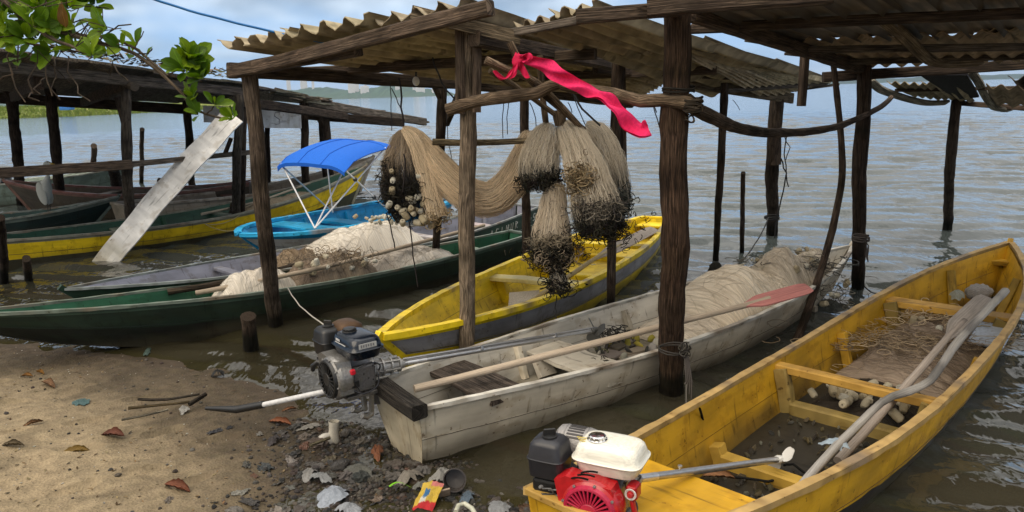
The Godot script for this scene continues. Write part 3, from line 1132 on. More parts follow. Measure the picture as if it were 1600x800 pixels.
# ---------------------------------------------------------------- nets
# a gathered net: strands running along a path of [centre, half width x-dir, half depth], plus its inner cloth
func net_bundle(parent: Node3D, path: Array, xdir: Vector3, n_str: int, col: Color, col2: Color, rough: float, fray := 0.0, cover := 0.9, thick := 0.0011, called := "strands", tip := Color(0, 0, 0, 0), tip_at := 0.7) -> void:
	var count := path.size()
	var ccx := Curve3D.new()
	for k in count:
		var tg := V0
		if k > 0 and k < count - 1: tg = (path[k + 1][0] - path[k - 1][0]) / 6.0
		ccx.add_point(path[k][0], -tg, tg)
	var pos := func(t: float) -> Array:
		var x := clampf(t, 0, 1) * (count - 1)
		var j := mini(int(x), count - 2)
		var f := x - j
		var e := f * f * (3 - 2 * f)
		return [ccx.sample(j, f), lerpf(path[j][1], path[j + 1][1], e), lerpf(path[j][2], path[j + 1][2], e)]
	var frame := func(t: float) -> Array:
		var a: Vector3 = pos.call(maxf(t - 0.02, 0))[0]
		var b: Vector3 = pos.call(minf(t + 0.02, 1))[0]
		var d := (b - a).normalized()
		var y := d.cross(xdir)
		if y.length() < 0.15: y = d.cross(Vector3.UP)
		y = y.normalized()
		return [y.cross(d).normalized(), y]
	var sd := rnd(0, 500)
	var frames := []
	for k in 41: frames.append([pos.call(k / 40.0), frame.call(k / 40.0)])
	var core := Shape.new()
	var fcore := func(a: float, b: float) -> Vector3:
		var k := clampi(roundi(b * 40.0), 0, 40)
		var L: Array = frames[k][0]
		var F: Array = frames[k][1]
		var an := TAU * (a if a < 1.0 else 0.0)
		var swell := 1.0 + 0.5 * rough * nz2.get_noise_3d(cos(an) * 22.0 + sd, sin(an) * 22.0, b * 60.0)
		var fold := 1.0 + 0.22 * rough * sin(an * 7.0 + sd + 6.0 * nz2.get_noise_2d(b * 30.0, sd)) + 0.6 * rough * nz.get_noise_3d(cos(an) * 40.0 + sd, sin(an) * 40.0, b * 14.0)
		return L[0] + (F[0] * cos(an) * L[1] + F[1] * sin(an) * L[2]) * cover * fold * swell
	var cf := func(a: float, b: float, _p: Vector3): return col.lerp(col2, clampf(0.5 + 0.9 * nz.get_noise_3d(cos(a * TAU) * 70.0 + sd, sin(a * TAU) * 70.0, b * 25.0), 0, 1)).lerp(tip, tip.a * smoothstep(tip_at - 0.1, tip_at + 0.15, b + 0.25 * nz.get_noise_3d(cos(a * TAU) * 60.0, sin(a * TAU) * 60.0, sd)))
	core.grid(72, 40, fcore, cf, 1.6, 1.6, true)
	obj("netting", core, M.net_veil, parent, true)
	var st := Shape.new()
	for k in n_str:
		var an := rnd(0, TAU)
		var helix := rnd(1.2, 3.2) * (1 if rng.randf() < 0.5 else -1) if k % 5 == 0 else 0.0
		var rad := sqrt(rnd(0.55, 1.15))
		var t0 := rnd(0.0, 0.12)
		var t1 := rnd(0.72, 1.0) + (rnd(0, 0.06) if rng.randf() < 0.2 else 0.0)
		var pts := []
		var ph := rnd(0, 900)
		var m := 18
		for j in m + 1:
			var t := lerpf(t0, t1, float(j) / m)
			var kk := clampi(roundi(t * 40.0), 0, 40)
			var L: Array = frames[kk][0]
			var F: Array = frames[kk][1]
			var an2 := an + helix * t + 0.10 * nz.get_noise_2d(ph + 33.0, t * 240.0) + rough * 0.9 * nz2.get_noise_2d(ph, t * 26.0)
			var r2 := rad * (1.0 + rough * 0.5 * nz2.get_noise_2d(ph + 99, t * 30.0)) + fray * t * t * rnd(0, 0.3)
			var fr := t * 40.0 - kk
			var nxt: int = clampi(kk + (1 if fr > 0 else -1), 0, 40)
			var c0: Vector3 = L[0].lerp(frames[nxt][0][0], absf(fr))
			pts.append(c0 + F[0] * cos(an2) * r2 * L[1] + F[1] * sin(an2) * r2 * L[2] + Vector3(nz.get_noise_2d(ph, t * 300.0), nz.get_noise_2d(ph + 5.0, t * 200.0), nz.get_noise_2d(ph + 9.0, t * 300.0)) * 0.016 * (0.4 + t))
		var cs := col.lerp(col2, rng.randf()) * rnd(0.88, 1.15)
		var ta := tip_at + rnd(-0.12, 0.10)
		var sp := t1 - t0
		st.tube(pts, thick * rnd(0.6, 1.3), 3, func(t: float, _q: float, _p: Vector3): return cs.lerp(tip, tip.a * smoothstep(ta - 0.05, ta + 0.05, t0 + t * sp)), 1.0, false)
	kind(obj(called, st, M.strand, parent, true), "stuff")


# curly loops of cord round a centre
func loops(s: Shape, c: Vector3, ext: Vector3, count: int, r0: float, r1: float, thick: float, cols: Array, flat := 1.0) -> void:
	for k in count:
		var p := c + Vector3(rng.randfn() * ext.x, rng.randfn() * ext.y, rng.randfn() * ext.z) * 0.55
		var b := Basis.from_euler(rv(PI))
		var r := rnd(r0, r1)
		var pts := []
		var turn := rnd(0.5, 1.15) * TAU
		for j in 10:
			var an := turn * j / 9.0
			pts.append(p + (b * Vector3(cos(an) * r, sin(an) * r * rnd(0.85, 1.1), an * r * 0.12)) * Vector3(1, flat, 1))
		s.tube(pts, thick * rnd(0.7, 1.3), 4, cols[rng.randi() % cols.size()] * rnd(0.7, 1.3), 1.0, false)


var float_meshes := []


func floats(parent: Node3D, spots: Array, scale := 1.0, up_bias := 0.0) -> void:
	if float_meshes.is_empty():
		for k in 3:
			var s := Shape.new()
			var cc: Color = [Color(0.42, 0.38, 0.28), Color(0.34, 0.29, 0.19), Color(0.52, 0.50, 0.42)][k]
			s.lathe(Transform3D(), [Vector2(0.0065, -0.045), Vector2(0.022, -0.044), Vector2(0.030, -0.034), Vector2(0.033, 0.0), Vector2(0.030, 0.034), Vector2(0.022, 0.044), Vector2(0.0065, 0.045), Vector2(0.0065, -0.045)], 14, cc)
			for q in s.v.size(): s.v[q] *= 1.0 + 0.09 * nz.get_noise_3dv(s.v[q] * 700.0 + Vector3.ONE * k * 60.0)
			float_meshes.append(s.mesh())
	var inv := parent.global_transform.affine_inverse()
	for p in spots:
		var b := Basis.from_euler(rv(PI)).scaled(Vector3.ONE * scale * rnd(0.62, 0.9))
		inst("net_float", float_meshes[rng.randi() % 3], M.foam, inv * Transform3D(b, p), parent)


# a heap of net lying in a boat; along lx0..lx1, half width wf(a), top height hf(a)
func net_heap(parent: Node3D, P: Array, lx0: float, lx1: float, wf: Callable, hf: Callable, base: float, col: Color, col2: Color, fold: float, n_str: int, nu := 90, nv := 44, called := "netting", pleat := 0.0) -> Callable:
	var sd := rnd(0, 500)
	var f := func(a: float, b: float) -> Vector3:
		var s := b * 2 - 1
		var w: float = wf.call(a)
		var h: float = hf.call(a) * (1.0 + 0.2 * nz2.get_noise_2d(a * 50.0 + sd, b * 36.0))
		var env := pow(maxf(sin(PI * a), 0.0), 0.3)
		var prof := pow(maxf(1.0 - pow(absf(s), 2.3), 0.0), 0.7)
		var ridge := 1.0 - 2.0 * absf(nz2.get_noise_2d(a * 150.0 + sd + 40.0 * nz2.get_noise_2d(a * 30.0, b * 50.0), b * 46.0))
		var y := base + (h - base) * env * prof + fold * ridge * prof * env + fold * 0.45 * nz.get_noise_2d(a * 150.0, b * 70.0 + sd) * prof + pleat * (1.0 - 2.2 * absf(nz2.get_noise_2d(a * 900.0 + 60.0 * nz2.get_noise_2d(a * 40.0, b * 40.0), b * 26.0 + sd))) * prof * (0.4 + 0.8 * absf(s))
		var lx := lerpf(lx0, lx1, a)
		var t := clampf(lx / P[3] + 0.5, 0.01, 0.985)
		var yy := maxf(y, base - 0.02)
		var down := clampf((by(P, t) - yy) / (by(P, t) - bottom(P, t)), 0.0, 1.0)
		var lim := absf(side_at(P, 1.0, t, down, 0.04).z)
		return in_boat(P, lx, yy, clampf(s * w * (0.92 + 0.12 * nz2.get_noise_2d(a * 50.0, sd)), -lim, lim))
	var sh := Shape.new()
	sh.grid(nu, nv, f, func(a: float, b: float, _p: Vector3): return col.lerp(col2, clampf(0.5 + nz2.get_noise_2d(a * 70.0 + sd, b * 45.0), 0, 1)), (lx1 - lx0) * 1.5, 1.4)
	obj(called, sh, M.net, parent, true)
	var st := Shape.new()
	for k in n_str:
		var a := rnd(0.03, 0.95)
		var b := rnd(0.05, 0.95)
		var an := rnd(-0.6, 0.6) + PI / 2 * (1 if rng.randf() < 0.6 else 0)
		var pts := []
		var ph := rnd(0, 900)
		for j in 14:
			an += 0.35 * nz.get_noise_2d(ph, j * 18.0)
			a = clampf(a + cos(an) * 0.016, 0.01, 0.99); b = clampf(b + sin(an) * 0.045, 0.02, 0.98)
			pts.append(f.call(a, b) + Vector3.UP * (0.004 + 0.012 * maxf(0, nz.get_noise_2d(ph, j * 40.0))))
		st.tube(pts, rnd(0.0007, 0.0019), 3, col2.lerp(col, rng.randf()) * rnd(0.5, 1.2), 1.0, false)
	kind(obj("strands", st, M.strand, parent, true), "stuff")
	return f


# an oar: shaft from a to b, blade on to c
func oar(called: String, label: String, a: Vector3, b: Vector3, c: Vector3, r: float, bw_: float, col: Color, bcol: Color, cat := "oar", bend := V0) -> Node3D:
	var o := thing(called, label, cat, a)
	var s := Shape.new()
	pole_shape(s, [a, a.lerp(b, 0.33) + bend, a.lerp(b, 0.66) + bend * 0.6, b, b.lerp(c, 0.4)], r, r * 0.85, col, 12, 0.05)
	obj("shaft", s, M.smooth_wood, o, true)
	var bl := Shape.new()
	var pts := []
	var sc := []
	for k in 15:
		var t := k / 14.0
		pts.append(b.lerp(c, t))
		sc.append(Vector2(lerpf(0.28, 1.0, smoothstep(0.0, 0.30, t)) * (1.0 - 0.25 * smoothstep(0.9, 1.0, t)), lerpf(1.6, 0.8, t)))
	bl.sweep(pts, [Vector2(-bw_ / 2, -0.004), Vector2(0, -0.011), Vector2(bw_ / 2, -0.004), Vector2(bw_ / 2, 0.004), Vector2(0, 0.011), Vector2(-bw_ / 2, 0.004)], Vector3(0.25, 1, 0.25).normalized(), bcol, sc)
	obj("blade", bl, M.smooth_wood, o, true)
	return o


# ---------------------------------------------------------------- motors
func ax(dir: Vector3, at: Vector3) -> Transform3D:   # y axis along dir
	return frame_to(at, at + dir, Vector3(0.02, 0.3, 1.0))


# long-tail motor: crank along +x, tank on top, air box towards -z
func motor(called: String, label: String, at: Vector3, yaw: float, red: bool, shaft_to: Vector3, tip: float, sc := 1.0) -> Node3D:
	var o := thing(called, label, "outboard motor", at, yaw, "long-tail boat motors")
	o.scale = Vector3.ONE * sc
	var body_c := Color(0.42, 0.012, 0.016) if red else Color(0.30, 0.29, 0.27)
	var black := Color(0.012, 0.012, 0.014)
	var tank_c := Color(0.74, 0.72, 0.62) if red else Color(0.003, 0.005, 0.012)
	# crankcase
	var s := Shape.new()
	s.box(Transform3D(Basis(), Vector3(0.0, 0.105, 0.0)), Vector3(0.19, 0.17, 0.20), 0.02, Color(0.22, 0.21, 0.2))
	s.box(Transform3D(Basis(), Vector3(0.0, 0.012, 0.0)), Vector3(0.21, 0.024, 0.22), 0.006, Color(0.2, 0.19, 0.18))
	for k in 5: s.box(Transform3D(Basis(Vector3.RIGHT, 0.5), Vector3(0.0, 0.15 + k * 0.012, -0.10 - k * 0.016)), Vector3(0.15, 0.006, 0.15), 0.002, Color(0.25, 0.24, 0.23))
	obj("crankcase", s, M.cast_metal, o)
	# fan shroud: round housing with a flat upper panel
	var fan := Vector3(-0.115, 0.125, 0.01)
	var h := Shape.new()
	var left := ax(Vector3.LEFT, fan)
	h.lathe(left, [Vector2(0.128, -0.045), Vector2(0.130, 0.02), Vector2(0.125, 0.038), Vector2(0.112, 0.048), Vector2(0.102, 0.05)], 40, body_c)
	var pg := PackedVector2Array([Vector2(-0.13, 0.10), Vector2(-0.15, 0.20), Vector2(-0.10, 0.225), Vector2(0.10, 0.205), Vector2(0.125, 0.12), Vector2(0.13, 0.02), Vector2(-0.10, 0.0)])
	h.extrude(pg, Transform3D(Basis(Vector3(0, 0, 1), Vector3.UP, Vector3.LEFT), Vector3(-0.11, 0.03, 0.0)), 0.085, body_c * (1.0 if red else 0.8))
	var shroud := obj("fan_housing", h, M.gloss if red else M.cast_metal, o)
	var rc := Shape.new()
	var rc_c := Color(0.40, 0.012, 0.05) if red else black
	rc.lathe(left, [Vector2(0.0, 0.066), Vector2(0.036, 0.066), Vector2(0.040, 0.062), Vector2(0.044, 0.058)], 32, rc_c)
	rc.lathe(left, [Vector2(0.094, 0.060), Vector2(0.101, 0.066), Vector2(0.109, 0.064), Vector2(0.115, 0.045)], 40, rc_c)
	var fins := 30 if red else 22
	for k in fins:
		var an := TAU * k / fins
		var d := Vector3(0, cos(an), sin(an))
		var tw := Basis(Vector3.LEFT, d.cross(Vector3.LEFT), d)
		tw = Basis(Vector3(1, 0, 0), d, Vector3(1, 0, 0).cross(d))
		rc.box(Transform3D(tw, fan + Vector3(-0.060, 0, 0) + d * 0.069), Vector3(0.012, 0.060, 0.008 if red else 0.007), 0.002, rc_c)
	obj("recoil_cover", rc, M.plastic, shroud)
	var bk := Shape.new()
	bk.lathe(left, [Vector2(0.0, 0.048), Vector2(0.104, 0.048), Vector2(0.106, 0.046)], 32, black * 0.6)
	obj("fan_disc", bk, M.iron, shroud)
	if red:
		var sl := Shape.new()
		for r in 5:
			for q in 3:
				var an := -0.35 + r * 0.115 + (0.0 if q < 2 else -0.12)
				var d := Vector3(0, cos(an), sin(an) * 1.0)
				sl.box(Transform3D(Basis(Vector3(1, 0, 0), d, Vector3(1, 0, 0).cross(d)), fan + Vector3(-0.0425, 0, 0) + d * (0.124) + Vector3(0, 0.02 * q + 0.016, 0.028 * (q - 1))), Vector3(0.006, 0.007, 0.020), 0.001, black * 0.5)
		obj("cooling_slot", sl, M.iron, shroud)
	# tank
	var tk := Shape.new()
	var tc := Transform3D(Basis(), Vector3(0.01, 0.245, 0.045))
	tk.loft(tc, [[0.0, 0.075, 0.11, 4.0], [0.004, 0.09, 0.128, 4.5], [0.05, 0.10, 0.142, 5.0], [0.056, 0.102, 0.144, 5.0], [0.056, 0.112, 0.154, 5.0], [0.062, 0.112, 0.154, 5.0], [0.063, 0.103, 0.145, 5.0], [0.085, 0.100, 0.141, 5.0], [0.110, 0.093, 0.133, 4.5], [0.122, 0.082, 0.121, 4.2], [0.128, 0.062, 0.10, 4.0], [0.130, 0.03, 0.05, 3.0], [0.131, 0.001, 0.001, 2.0]], 56, tank_c)
	var tank := obj("fuel_tank", tk, M.gloss, o)
	var cp := Shape.new()
	var ct := Transform3D(Basis(), Vector3(-0.01, 0.375, -0.01 if red else 0.0))
	cp.lathe(ct, [Vector2(0.043, -0.004), Vector2(0.043, 0.003), Vector2(0.036, 0.006), Vector2(0.036, 0.017), Vector2(0.030, 0.020), Vector2(0.012, 0.0215), Vector2(0.0, 0.0215)], 28, Color(0.62, 0.62, 0.62) if red else black)
	for k in 12:
		var an := TAU * k / 12
		cp.box(Transform3D(Basis(Vector3.UP, -an), ct.origin + Vector3(cos(an) * 0.036, 0.011, sin(an) * 0.036)), Vector3(0.006, 0.010, 0.008), 0.002, Color(0.6, 0.6, 0.6) if red else black)
	obj("tank_cap", cp, M.chrome if red else M.plastic, tank)
	if red:
		var wl := Shape.new()
		for k in 3: wl.box(Transform3D(Basis(Vector3.UP, 0.1), Vector3(-0.02 - 0.013 * k, 0.3742 - 0.0012 * k, -0.075 + 0.006 * k)), Vector3(0.006, 0.0016, 0.045 - 0.01 * k), 0.0005, Color(0.55, 0.42, 0.08))
		obj("warning_label", wl, M.plastic, tank)
	else:
		var lb := Shape.new()
		lb.box(Transform3D(Basis(), Vector3(0.005, 0.332, 0.1875)), Vector3(0.11, 0.03, 0.002), 0.0008, Color(0.42, 0.42, 0.40))
		for k in 6: lb.box(Transform3D(Basis(), Vector3(-0.035 + k * 0.015, 0.332, 0.1888)), Vector3(0.008, 0.014 if k % 2 else 0.018, 0.001), 0.0003, Color(0.12, 0.12, 0.13))
		obj("tank_plate", lb, M.plastic, tank)
		var l2 := Shape.new()
		l2.box(Transform3D(Basis(), Vector3(-0.0925, 0.327, 0.04)), Vector3(0.002, 0.006, 0.13), 0.0005, Color(0.5, 0.5, 0.5))
		l2.box(Transform3D(Basis(), Vector3(-0.0915, 0.343, 0.01)), Vector3(0.002, 0.014, 0.05), 0.0005, Color(0.5, 0.5, 0.5))
		obj("tank_stripe", l2, M.plastic, tank)
	# air box
	var ab := Shape.new()
	var at2 := Transform3D(Basis(), Vector3(-0.045, 0.19, -0.215))
	ab.loft(at2, [[0.0, 0.055, 0.06, 4], [0.01, 0.072, 0.078, 5], [0.085, 0.078, 0.082, 5], [0.088, 0.083, 0.087, 5], [0.093, 0.083, 0.087, 5], [0.096, 0.078, 0.082, 5], [0.15, 0.072, 0.074, 4.5], [0.168, 0.058, 0.06, 4], [0.173, 0.03, 0.03, 3], [0.174, 0.001, 0.001, 2]], 40, black if not red else Color(0.022, 0.023, 0.026))
	var abx := obj("air_box", ab, M.plastic, o)
	var kn := Shape.new()
	kn.lathe(Transform3D(Basis(), at2.origin + Vector3(0, 0.17, 0)), [Vector2(0.034, 0), Vector2(0.034, 0.01), Vector2(0.012, 0.014), Vector2(0.0, 0.014)], 20, black)
	kn.box(Transform3D(Basis(Vector3.UP, 0.6), at2.origin + Vector3(0, 0.194, 0)), Vector3(0.012, 0.034, 0.056), 0.006, black)
	obj("wing_knob", kn, M.plastic, abx)
	# carburettor, linkage, bolts below the air box
	var cb := Shape.new()
	cb.box(Transform3D(Basis(), Vector3(-0.055, 0.135, -0.215)), Vector3(0.115, 0.115, 0.12), 0.015, black * 1.4)
	cb.box(Transform3D(Basis(), Vector3(-0.07, 0.05, -0.20)), Vector3(0.09, 0.08, 0.09), 0.012, Color(0.07, 0.068, 0.065))
	cb.box(Transform3D(Basis(Vector3.UP, 0.2), Vector3(-0.06, 0.14, -0.18)), Vector3(0.07, 0.09, 0.06), 0.012, Color(0.16, 0.16, 0.16))
	cb.lathe(Transform3D(Basis(), Vector3(-0.06, 0.06, -0.18)), [Vector2(0.0, 0), Vector2(0.024, 0.0), Vector2(0.028, 0.012), Vector2(0.028, 0.04), Vector2(0.0, 0.045)], 18, Color(0.3, 0.3, 0.3))
	for k in 14:
		var p := Vector3(rnd(-0.12, 0.0), rnd(0.07, 0.19), rnd(-0.25, -0.13))
		cb.lathe(ax(Vector3.LEFT.rotated(Vector3.UP, rnd(-0.6, 0.6)), p), [Vector2(0.0, 0.016), Vector2(0.007, 0.016), Vector2(0.0085, 0.010), Vector2(0.0085, 0.0)], 8, Color(0.3, 0.3, 0.3) * rnd(0.3, 1.3))
	for k in 5:
		var a := Vector3(rnd(-0.13, -0.09), rnd(0.1, 0.2), rnd(-0.26, -0.10))
		cb.tube([a, a + Vector3(-0.02, 0.02, rnd(0.02, 0.05)), a + Vector3(0, rnd(-0.05, 0.03), rnd(0.05, 0.11))], 0.004, 6, Color(0.2, 0.2, 0.2) * rnd(0.2, 1.2))
	obj("carburettor", cb, M.iron, o)
	# silencer
	var mf := Shape.new()
	var mt := Transform3D(Basis(Vector3.RIGHT, PI / 2), Vector3(0.075, 0.30, -0.13))
	if red:
		mf.lathe(mt, [Vector2(0.0, -0.095), Vector2(0.05, -0.095), Vector2(0.066, -0.08), Vector2(0.07, -0.06), Vector2(0.07, 0.06), Vector2(0.066, 0.08), Vector2(0.05, 0.095), Vector2(0, 0.095)], 32, Color(0.30, 0.29, 0.28))
		for k in 2: mf.lathe(mt, [Vector2(0.0702, -0.055 + k * 0.10), Vector2(0.0725, -0.053 + k * 0.10), Vector2(0.0725, -0.049 + k * 0.10), Vector2(0.0702, -0.047 + k * 0.10)], 32, Color(0.26, 0.25, 0.24))
		for k in 7: mf.box(Transform3D(Basis(Vector3.BACK, 0.9 - k * 0.22), mt.origin + Vector3(-sin(0.9 - k * 0.22) * 0.071, cos(0.9 - k * 0.22) * 0.071, 0)), Vector3(0.009, 0.003, 0.075), 0.001, Color(0.06, 0.058, 0.055))
	else:
		mf.loft(Transform3D(Basis(), Vector3(0.06, 0.27, -0.19)), [[0, 0.05, 0.06, 4], [0.02, 0.08, 0.09, 4], [0.09, 0.08, 0.09, 4], [0.11, 0.05, 0.06, 3], [0.112, 0.001, 0.001, 2]], 30, Color(0.10, 0.055, 0.03))
	obj("silencer", mf, M.iron, o)
	# switch and controls on the shaft side
	var sw := Shape.new()
	if red:
		sw.box(Transform3D(Basis(), Vector3(-0.03, 0.185, 0.155)), Vector3(0.075, 0.07, 0.05), 0.012, body_c)
		sw.lathe(ax(Vector3.LEFT, Vector3(-0.068, 0.185, 0.155)), [Vector2(0.0, 0.014), Vector2(0.010, 0.014), Vector2(0.012, 0.010), Vector2(0.012, 0.0)], 18, Color(0.45, 0.03, 0.03))
		sw.lathe(ax(Vector3.LEFT, Vector3(-0.068, 0.185, 0.155)), [Vector2(0.016, 0.0), Vector2(0.024, 0.004), Vector2(0.026, 0.0)], 20, Color(0.6, 0.58, 0.55))
		sw.box(Transform3D(Basis(Vector3.LEFT, 0.2), Vector3(-0.05, 0.11, 0.165)), Vector3(0.03, 0.09, 0.018), 0.006, body_c)
	else:
		sw.box(Transform3D(Basis(), Vector3(-0.07, 0.175, 0.128)), Vector3(0.032, 0.034, 0.028), 0.008, Color(0.55, 0.012, 0.03))
		sw.box(Transform3D(Basis(), Vector3(-0.06, 0.10, 0.128)), Vector3(0.05, 0.04, 0.012), 0.003, black)
		sw.tube([Vector3(-0.07, 0.16, 0.143), Vector3(-0.075, 0.12, 0.146), Vector3(-0.04, 0.06, 0.14)], 0.003, 6, black)
	obj("stop_switch", sw, M.plastic, o)
	if not red:
		var gh := Shape.new()
		gh.tube([Vector3(-0.12, 0.16, -0.13), Vector3(-0.15, 0.18, -0.16), Vector3(-0.17, 0.15, -0.19), Vector3(-0.17, 0.12, -0.20)], [0.014, 0.017, 0.017, 0.012], 10, black)
		obj("pull_handle", gh, M.plastic, o)
	# hoses, leads, bolts and nameplates
	var hs := Shape.new()
	for c in [[Vector3(-0.02, 0.245, -0.09), Vector3(-0.07, 0.21, -0.12), Vector3(-0.09, 0.17, -0.15), Vector3(-0.07, 0.13, -0.16)], [Vector3(0.08, 0.15, -0.09), Vector3(0.11, 0.21, -0.12), Vector3(0.06, 0.24, -0.16), Vector3(-0.02, 0.20, -0.17)], [Vector3(-0.05, 0.20, 0.15), Vector3(0.02, 0.22, 0.17), Vector3(0.10, 0.18, 0.13), Vector3(0.13, 0.12, 0.06)], [Vector3(-0.08, 0.07, 0.12), Vector3(-0.02, 0.04, 0.15), Vector3(0.07, 0.06, 0.14), Vector3(0.12, 0.10, 0.07)]]:
		var hc := Curve3D.new()
		for k in 4: hc.add_point(c[k], -(c[mini(k + 1, 3)] - c[maxi(k - 1, 0)]) / 6.0, (c[mini(k + 1, 3)] - c[maxi(k - 1, 0)]) / 6.0)
		var hp := []
		for k in 13: hp.append(hc.sample_baked(hc.get_baked_length() * k / 12.0, true))
		hs.tube(hp, 0.0045, 7, black * 1.5)
	obj("hoses", hs, M.plastic, o)
	for k in 8:
		var an := TAU * k / 8 + 0.2
		var bo := Shape.new()
		bo.lathe(ax(Vector3.LEFT, fan + Vector3(-0.046, cos(an) * 0.119, sin(an) * 0.119)), [Vector2(0.0, 0.008), Vector2(0.005, 0.008), Vector2(0.0065, 0.006), Vector2(0.0065, 0.0)], 6, Color(0.32, 0.31, 0.3))
		obj("bolt", bo, M.cast_metal, shroud)
	var gr := Shape.new()
	for k in 16:
		var p := Vector3(rnd(-0.05, 0.10), rnd(0.02, 0.2), 0.101)
		gr.lump(Transform3D(Basis(), p), Vector3(rnd(0.002, 0.008), rnd(0.003, 0.010), 0.0015), 0.3, nz, rv(9), Color(0.02, 0.018, 0.015), 7, 5)
	kind(obj("grease", gr, M.iron, o), "stuff")
	# drive side: bell housing with fins, shaft and screw
	var local := o.transform.affine_inverse() * shaft_to
	var s0 := Vector3(0.11, 0.115, 0.0)
	var dir := (local - s0).normalized()
	var bh := Shape.new()
	var bt := ax(dir, s0)
	bh.lathe(bt, [Vector2(0.075, -0.03), Vector2(0.075, 0.0), Vector2(0.06, 0.012), Vector2(0.05, 0.05), Vector2(0.046, 0.055), Vector2(0.058, 0.058), Vector2(0.058, 0.068), Vector2(0.044, 0.072), Vector2(0.040, 0.11), Vector2(0.052, 0.114), Vector2(0.052, 0.124), Vector2(0.038, 0.128), Vector2(0.034, 0.165), Vector2(0.046, 0.17), Vector2(0.046, 0.18), Vector2(0.03, 0.184), Vector2(0.026, 0.21), Vector2(0.0, 0.21)], 24, Color(0.40, 0.39, 0.37))
	for k in 6:
		var an := TAU * k / 6
		bh.box(bt * Transform3D(Basis(Vector3.UP, an), Vector3(0, 0.09, 0).rotated(Vector3.UP, an) + Vector3(cos(an), 0, -sin(an)) * 0.048), Vector3(0.016, 0.16, 0.010), 0.003, Color(0.38, 0.37, 0.35))
		bh.lathe(bt * Transform3D(Basis(), Vector3(cos(an) * 0.062, 0.012, sin(an) * 0.062)), [Vector2(0.008, 0), Vector2(0.008, 0.009), Vector2(0, 0.010)], 6, Color(0.3, 0.3, 0.3))
	obj("bell_housing", bh, M.cast_metal, o)
	var sf := Shape.new()
	var e := local
	sf.tube([s0 + dir * 0.2, e], 0.019 if red else 0.017, 16, Color(0.52, 0.52, 0.52))
	sf.tube([s0 + dir * 0.23, s0 + dir * 0.36], 0.0198 if red else 0.0178, 16, Color(0.75, 0.75, 0.75))
	if not red:
		sf.tube([s0 + dir * 0.2 + Vector3(0, 0.03, 0.01), e + Vector3(0, 0.022, 0.0)], 0.008, 8, Color(0.45, 0.45, 0.45))
		for q in [0.45, 0.8]: sf.box(ax(dir, s0.lerp(e, q) + Vector3(0, 0.014, 0)), Vector3(0.03, 0.02, 0.055), 0.004, Color(0.3, 0.3, 0.3))
	else:
		sf.lathe(ax(Vector3.UP, s0.lerp(e, 0.35) + Vector3(0, 0.017, 0)), [Vector2(0.006, 0), Vector2(0.006, 0.014), Vector2(0.012, 0.015), Vector2(0.012, 0.023), Vector2(0, 0.024)], 10, Color(0.5, 0.5, 0.5))
	obj("drive_shaft", sf, M.tube_metal, o)
	var pr := Shape.new()
	var pt := ax(dir, e)
	var pc := Color(0.62, 0.62, 0.6) if red else Color(0.13, 0.13, 0.125)
	pr.lathe(pt, [Vector2(0.0, 0.075), Vector2(0.012, 0.07), Vector2(0.022, 0.045), Vector2(0.026, 0.0), Vector2(0.022, -0.02), Vector2(0, -0.02)], 18, pc)
	var blades := 2 if red else 3
	for k in blades:
		var an := TAU * k / blades + tip
		var rb := pt * Transform3D(Basis(Vector3.UP, an), Vector3(0, 0.025, 0))
		pr.grid(6, 8, func(a: float, b: float):
			var r := 0.02 + 0.085 * b
			var wd := (0.016 + 0.03 * sin(PI * minf(b * 0.75 + 0.12, 1.0))) * (1.0 - 0.55 * smoothstep(0.75, 1.0, b))
			var x := (a - 0.5) * 2.0 * wd
			return rb * Vector3(r, x * 0.75 + 0.006 * sin(a * PI), x * 0.85), pc, 1, 1)
		pr.grid(6, 8, func(a: float, b: float):
			var r := 0.02 + 0.085 * b
			var wd := (0.016 + 0.03 * sin(PI * minf(b * 0.75 + 0.12, 1.0))) * (1.0 - 0.55 * smoothstep(0.75, 1.0, b))
			var x := (0.5 - a) * 2.0 * wd
			return rb * Vector3(r, x * 0.75 + 0.006 * sin(a * PI) - 0.004, x * 0.85), pc, 1, 1)
	obj("propeller", pr, M.cast_metal if not red else M.plastic, o)
	# clamp to the boat
	var br := Shape.new()
	br.box(Transform3D(Basis(), Vector3(0.10, 0.0, 0.0)), Vector3(0.10, 0.03, 0.16), 0.006, Color(0.13, 0.12, 0.12))
	br.lathe(Transform3D(Basis(), Vector3(0.15, -0.11, 0.0)), [Vector2(0.0, 0.14), Vector2(0.03, 0.14), Vector2(0.034, 0.1), Vector2(0.03, 0.0), Vector2(0, 0.0)], 16, Color(0.16, 0.15, 0.14))
	for sg in [-1.0, 1.0]:
		br.box(Transform3D(Basis(Vector3.RIGHT, 0.15 * sg), Vector3(0.07, -0.08, sg * 0.05)), Vector3(0.03, 0.15, 0.028), 0.008, Color(0.35, 0.34, 0.32))
		br.tube([Vector3(0.07, -0.14, sg * 0.055), Vector3(0.03, -0.15, sg * 0.06), Vector3(0.0, -0.13, sg * 0.06)], [0.014, 0.016, 0.018], 10, Color(0.35, 0.34, 0.32))
	obj("clamp", br, M.cast_metal, o)
	if not red:
		var yk := Shape.new()
		yk.box(Transform3D(Basis(Vector3.UP, 0.3), Vector3(0.13, 0.035, 0.075)), Vector3(0.035, 0.03, 0.03), 0.008, Color(0.65, 0.32, 0.01))
		obj("yellow_plug", yk, M.plastic, o)
	return o


# ---------------------------------------------------------------- leaves
var leaf_meshes := []


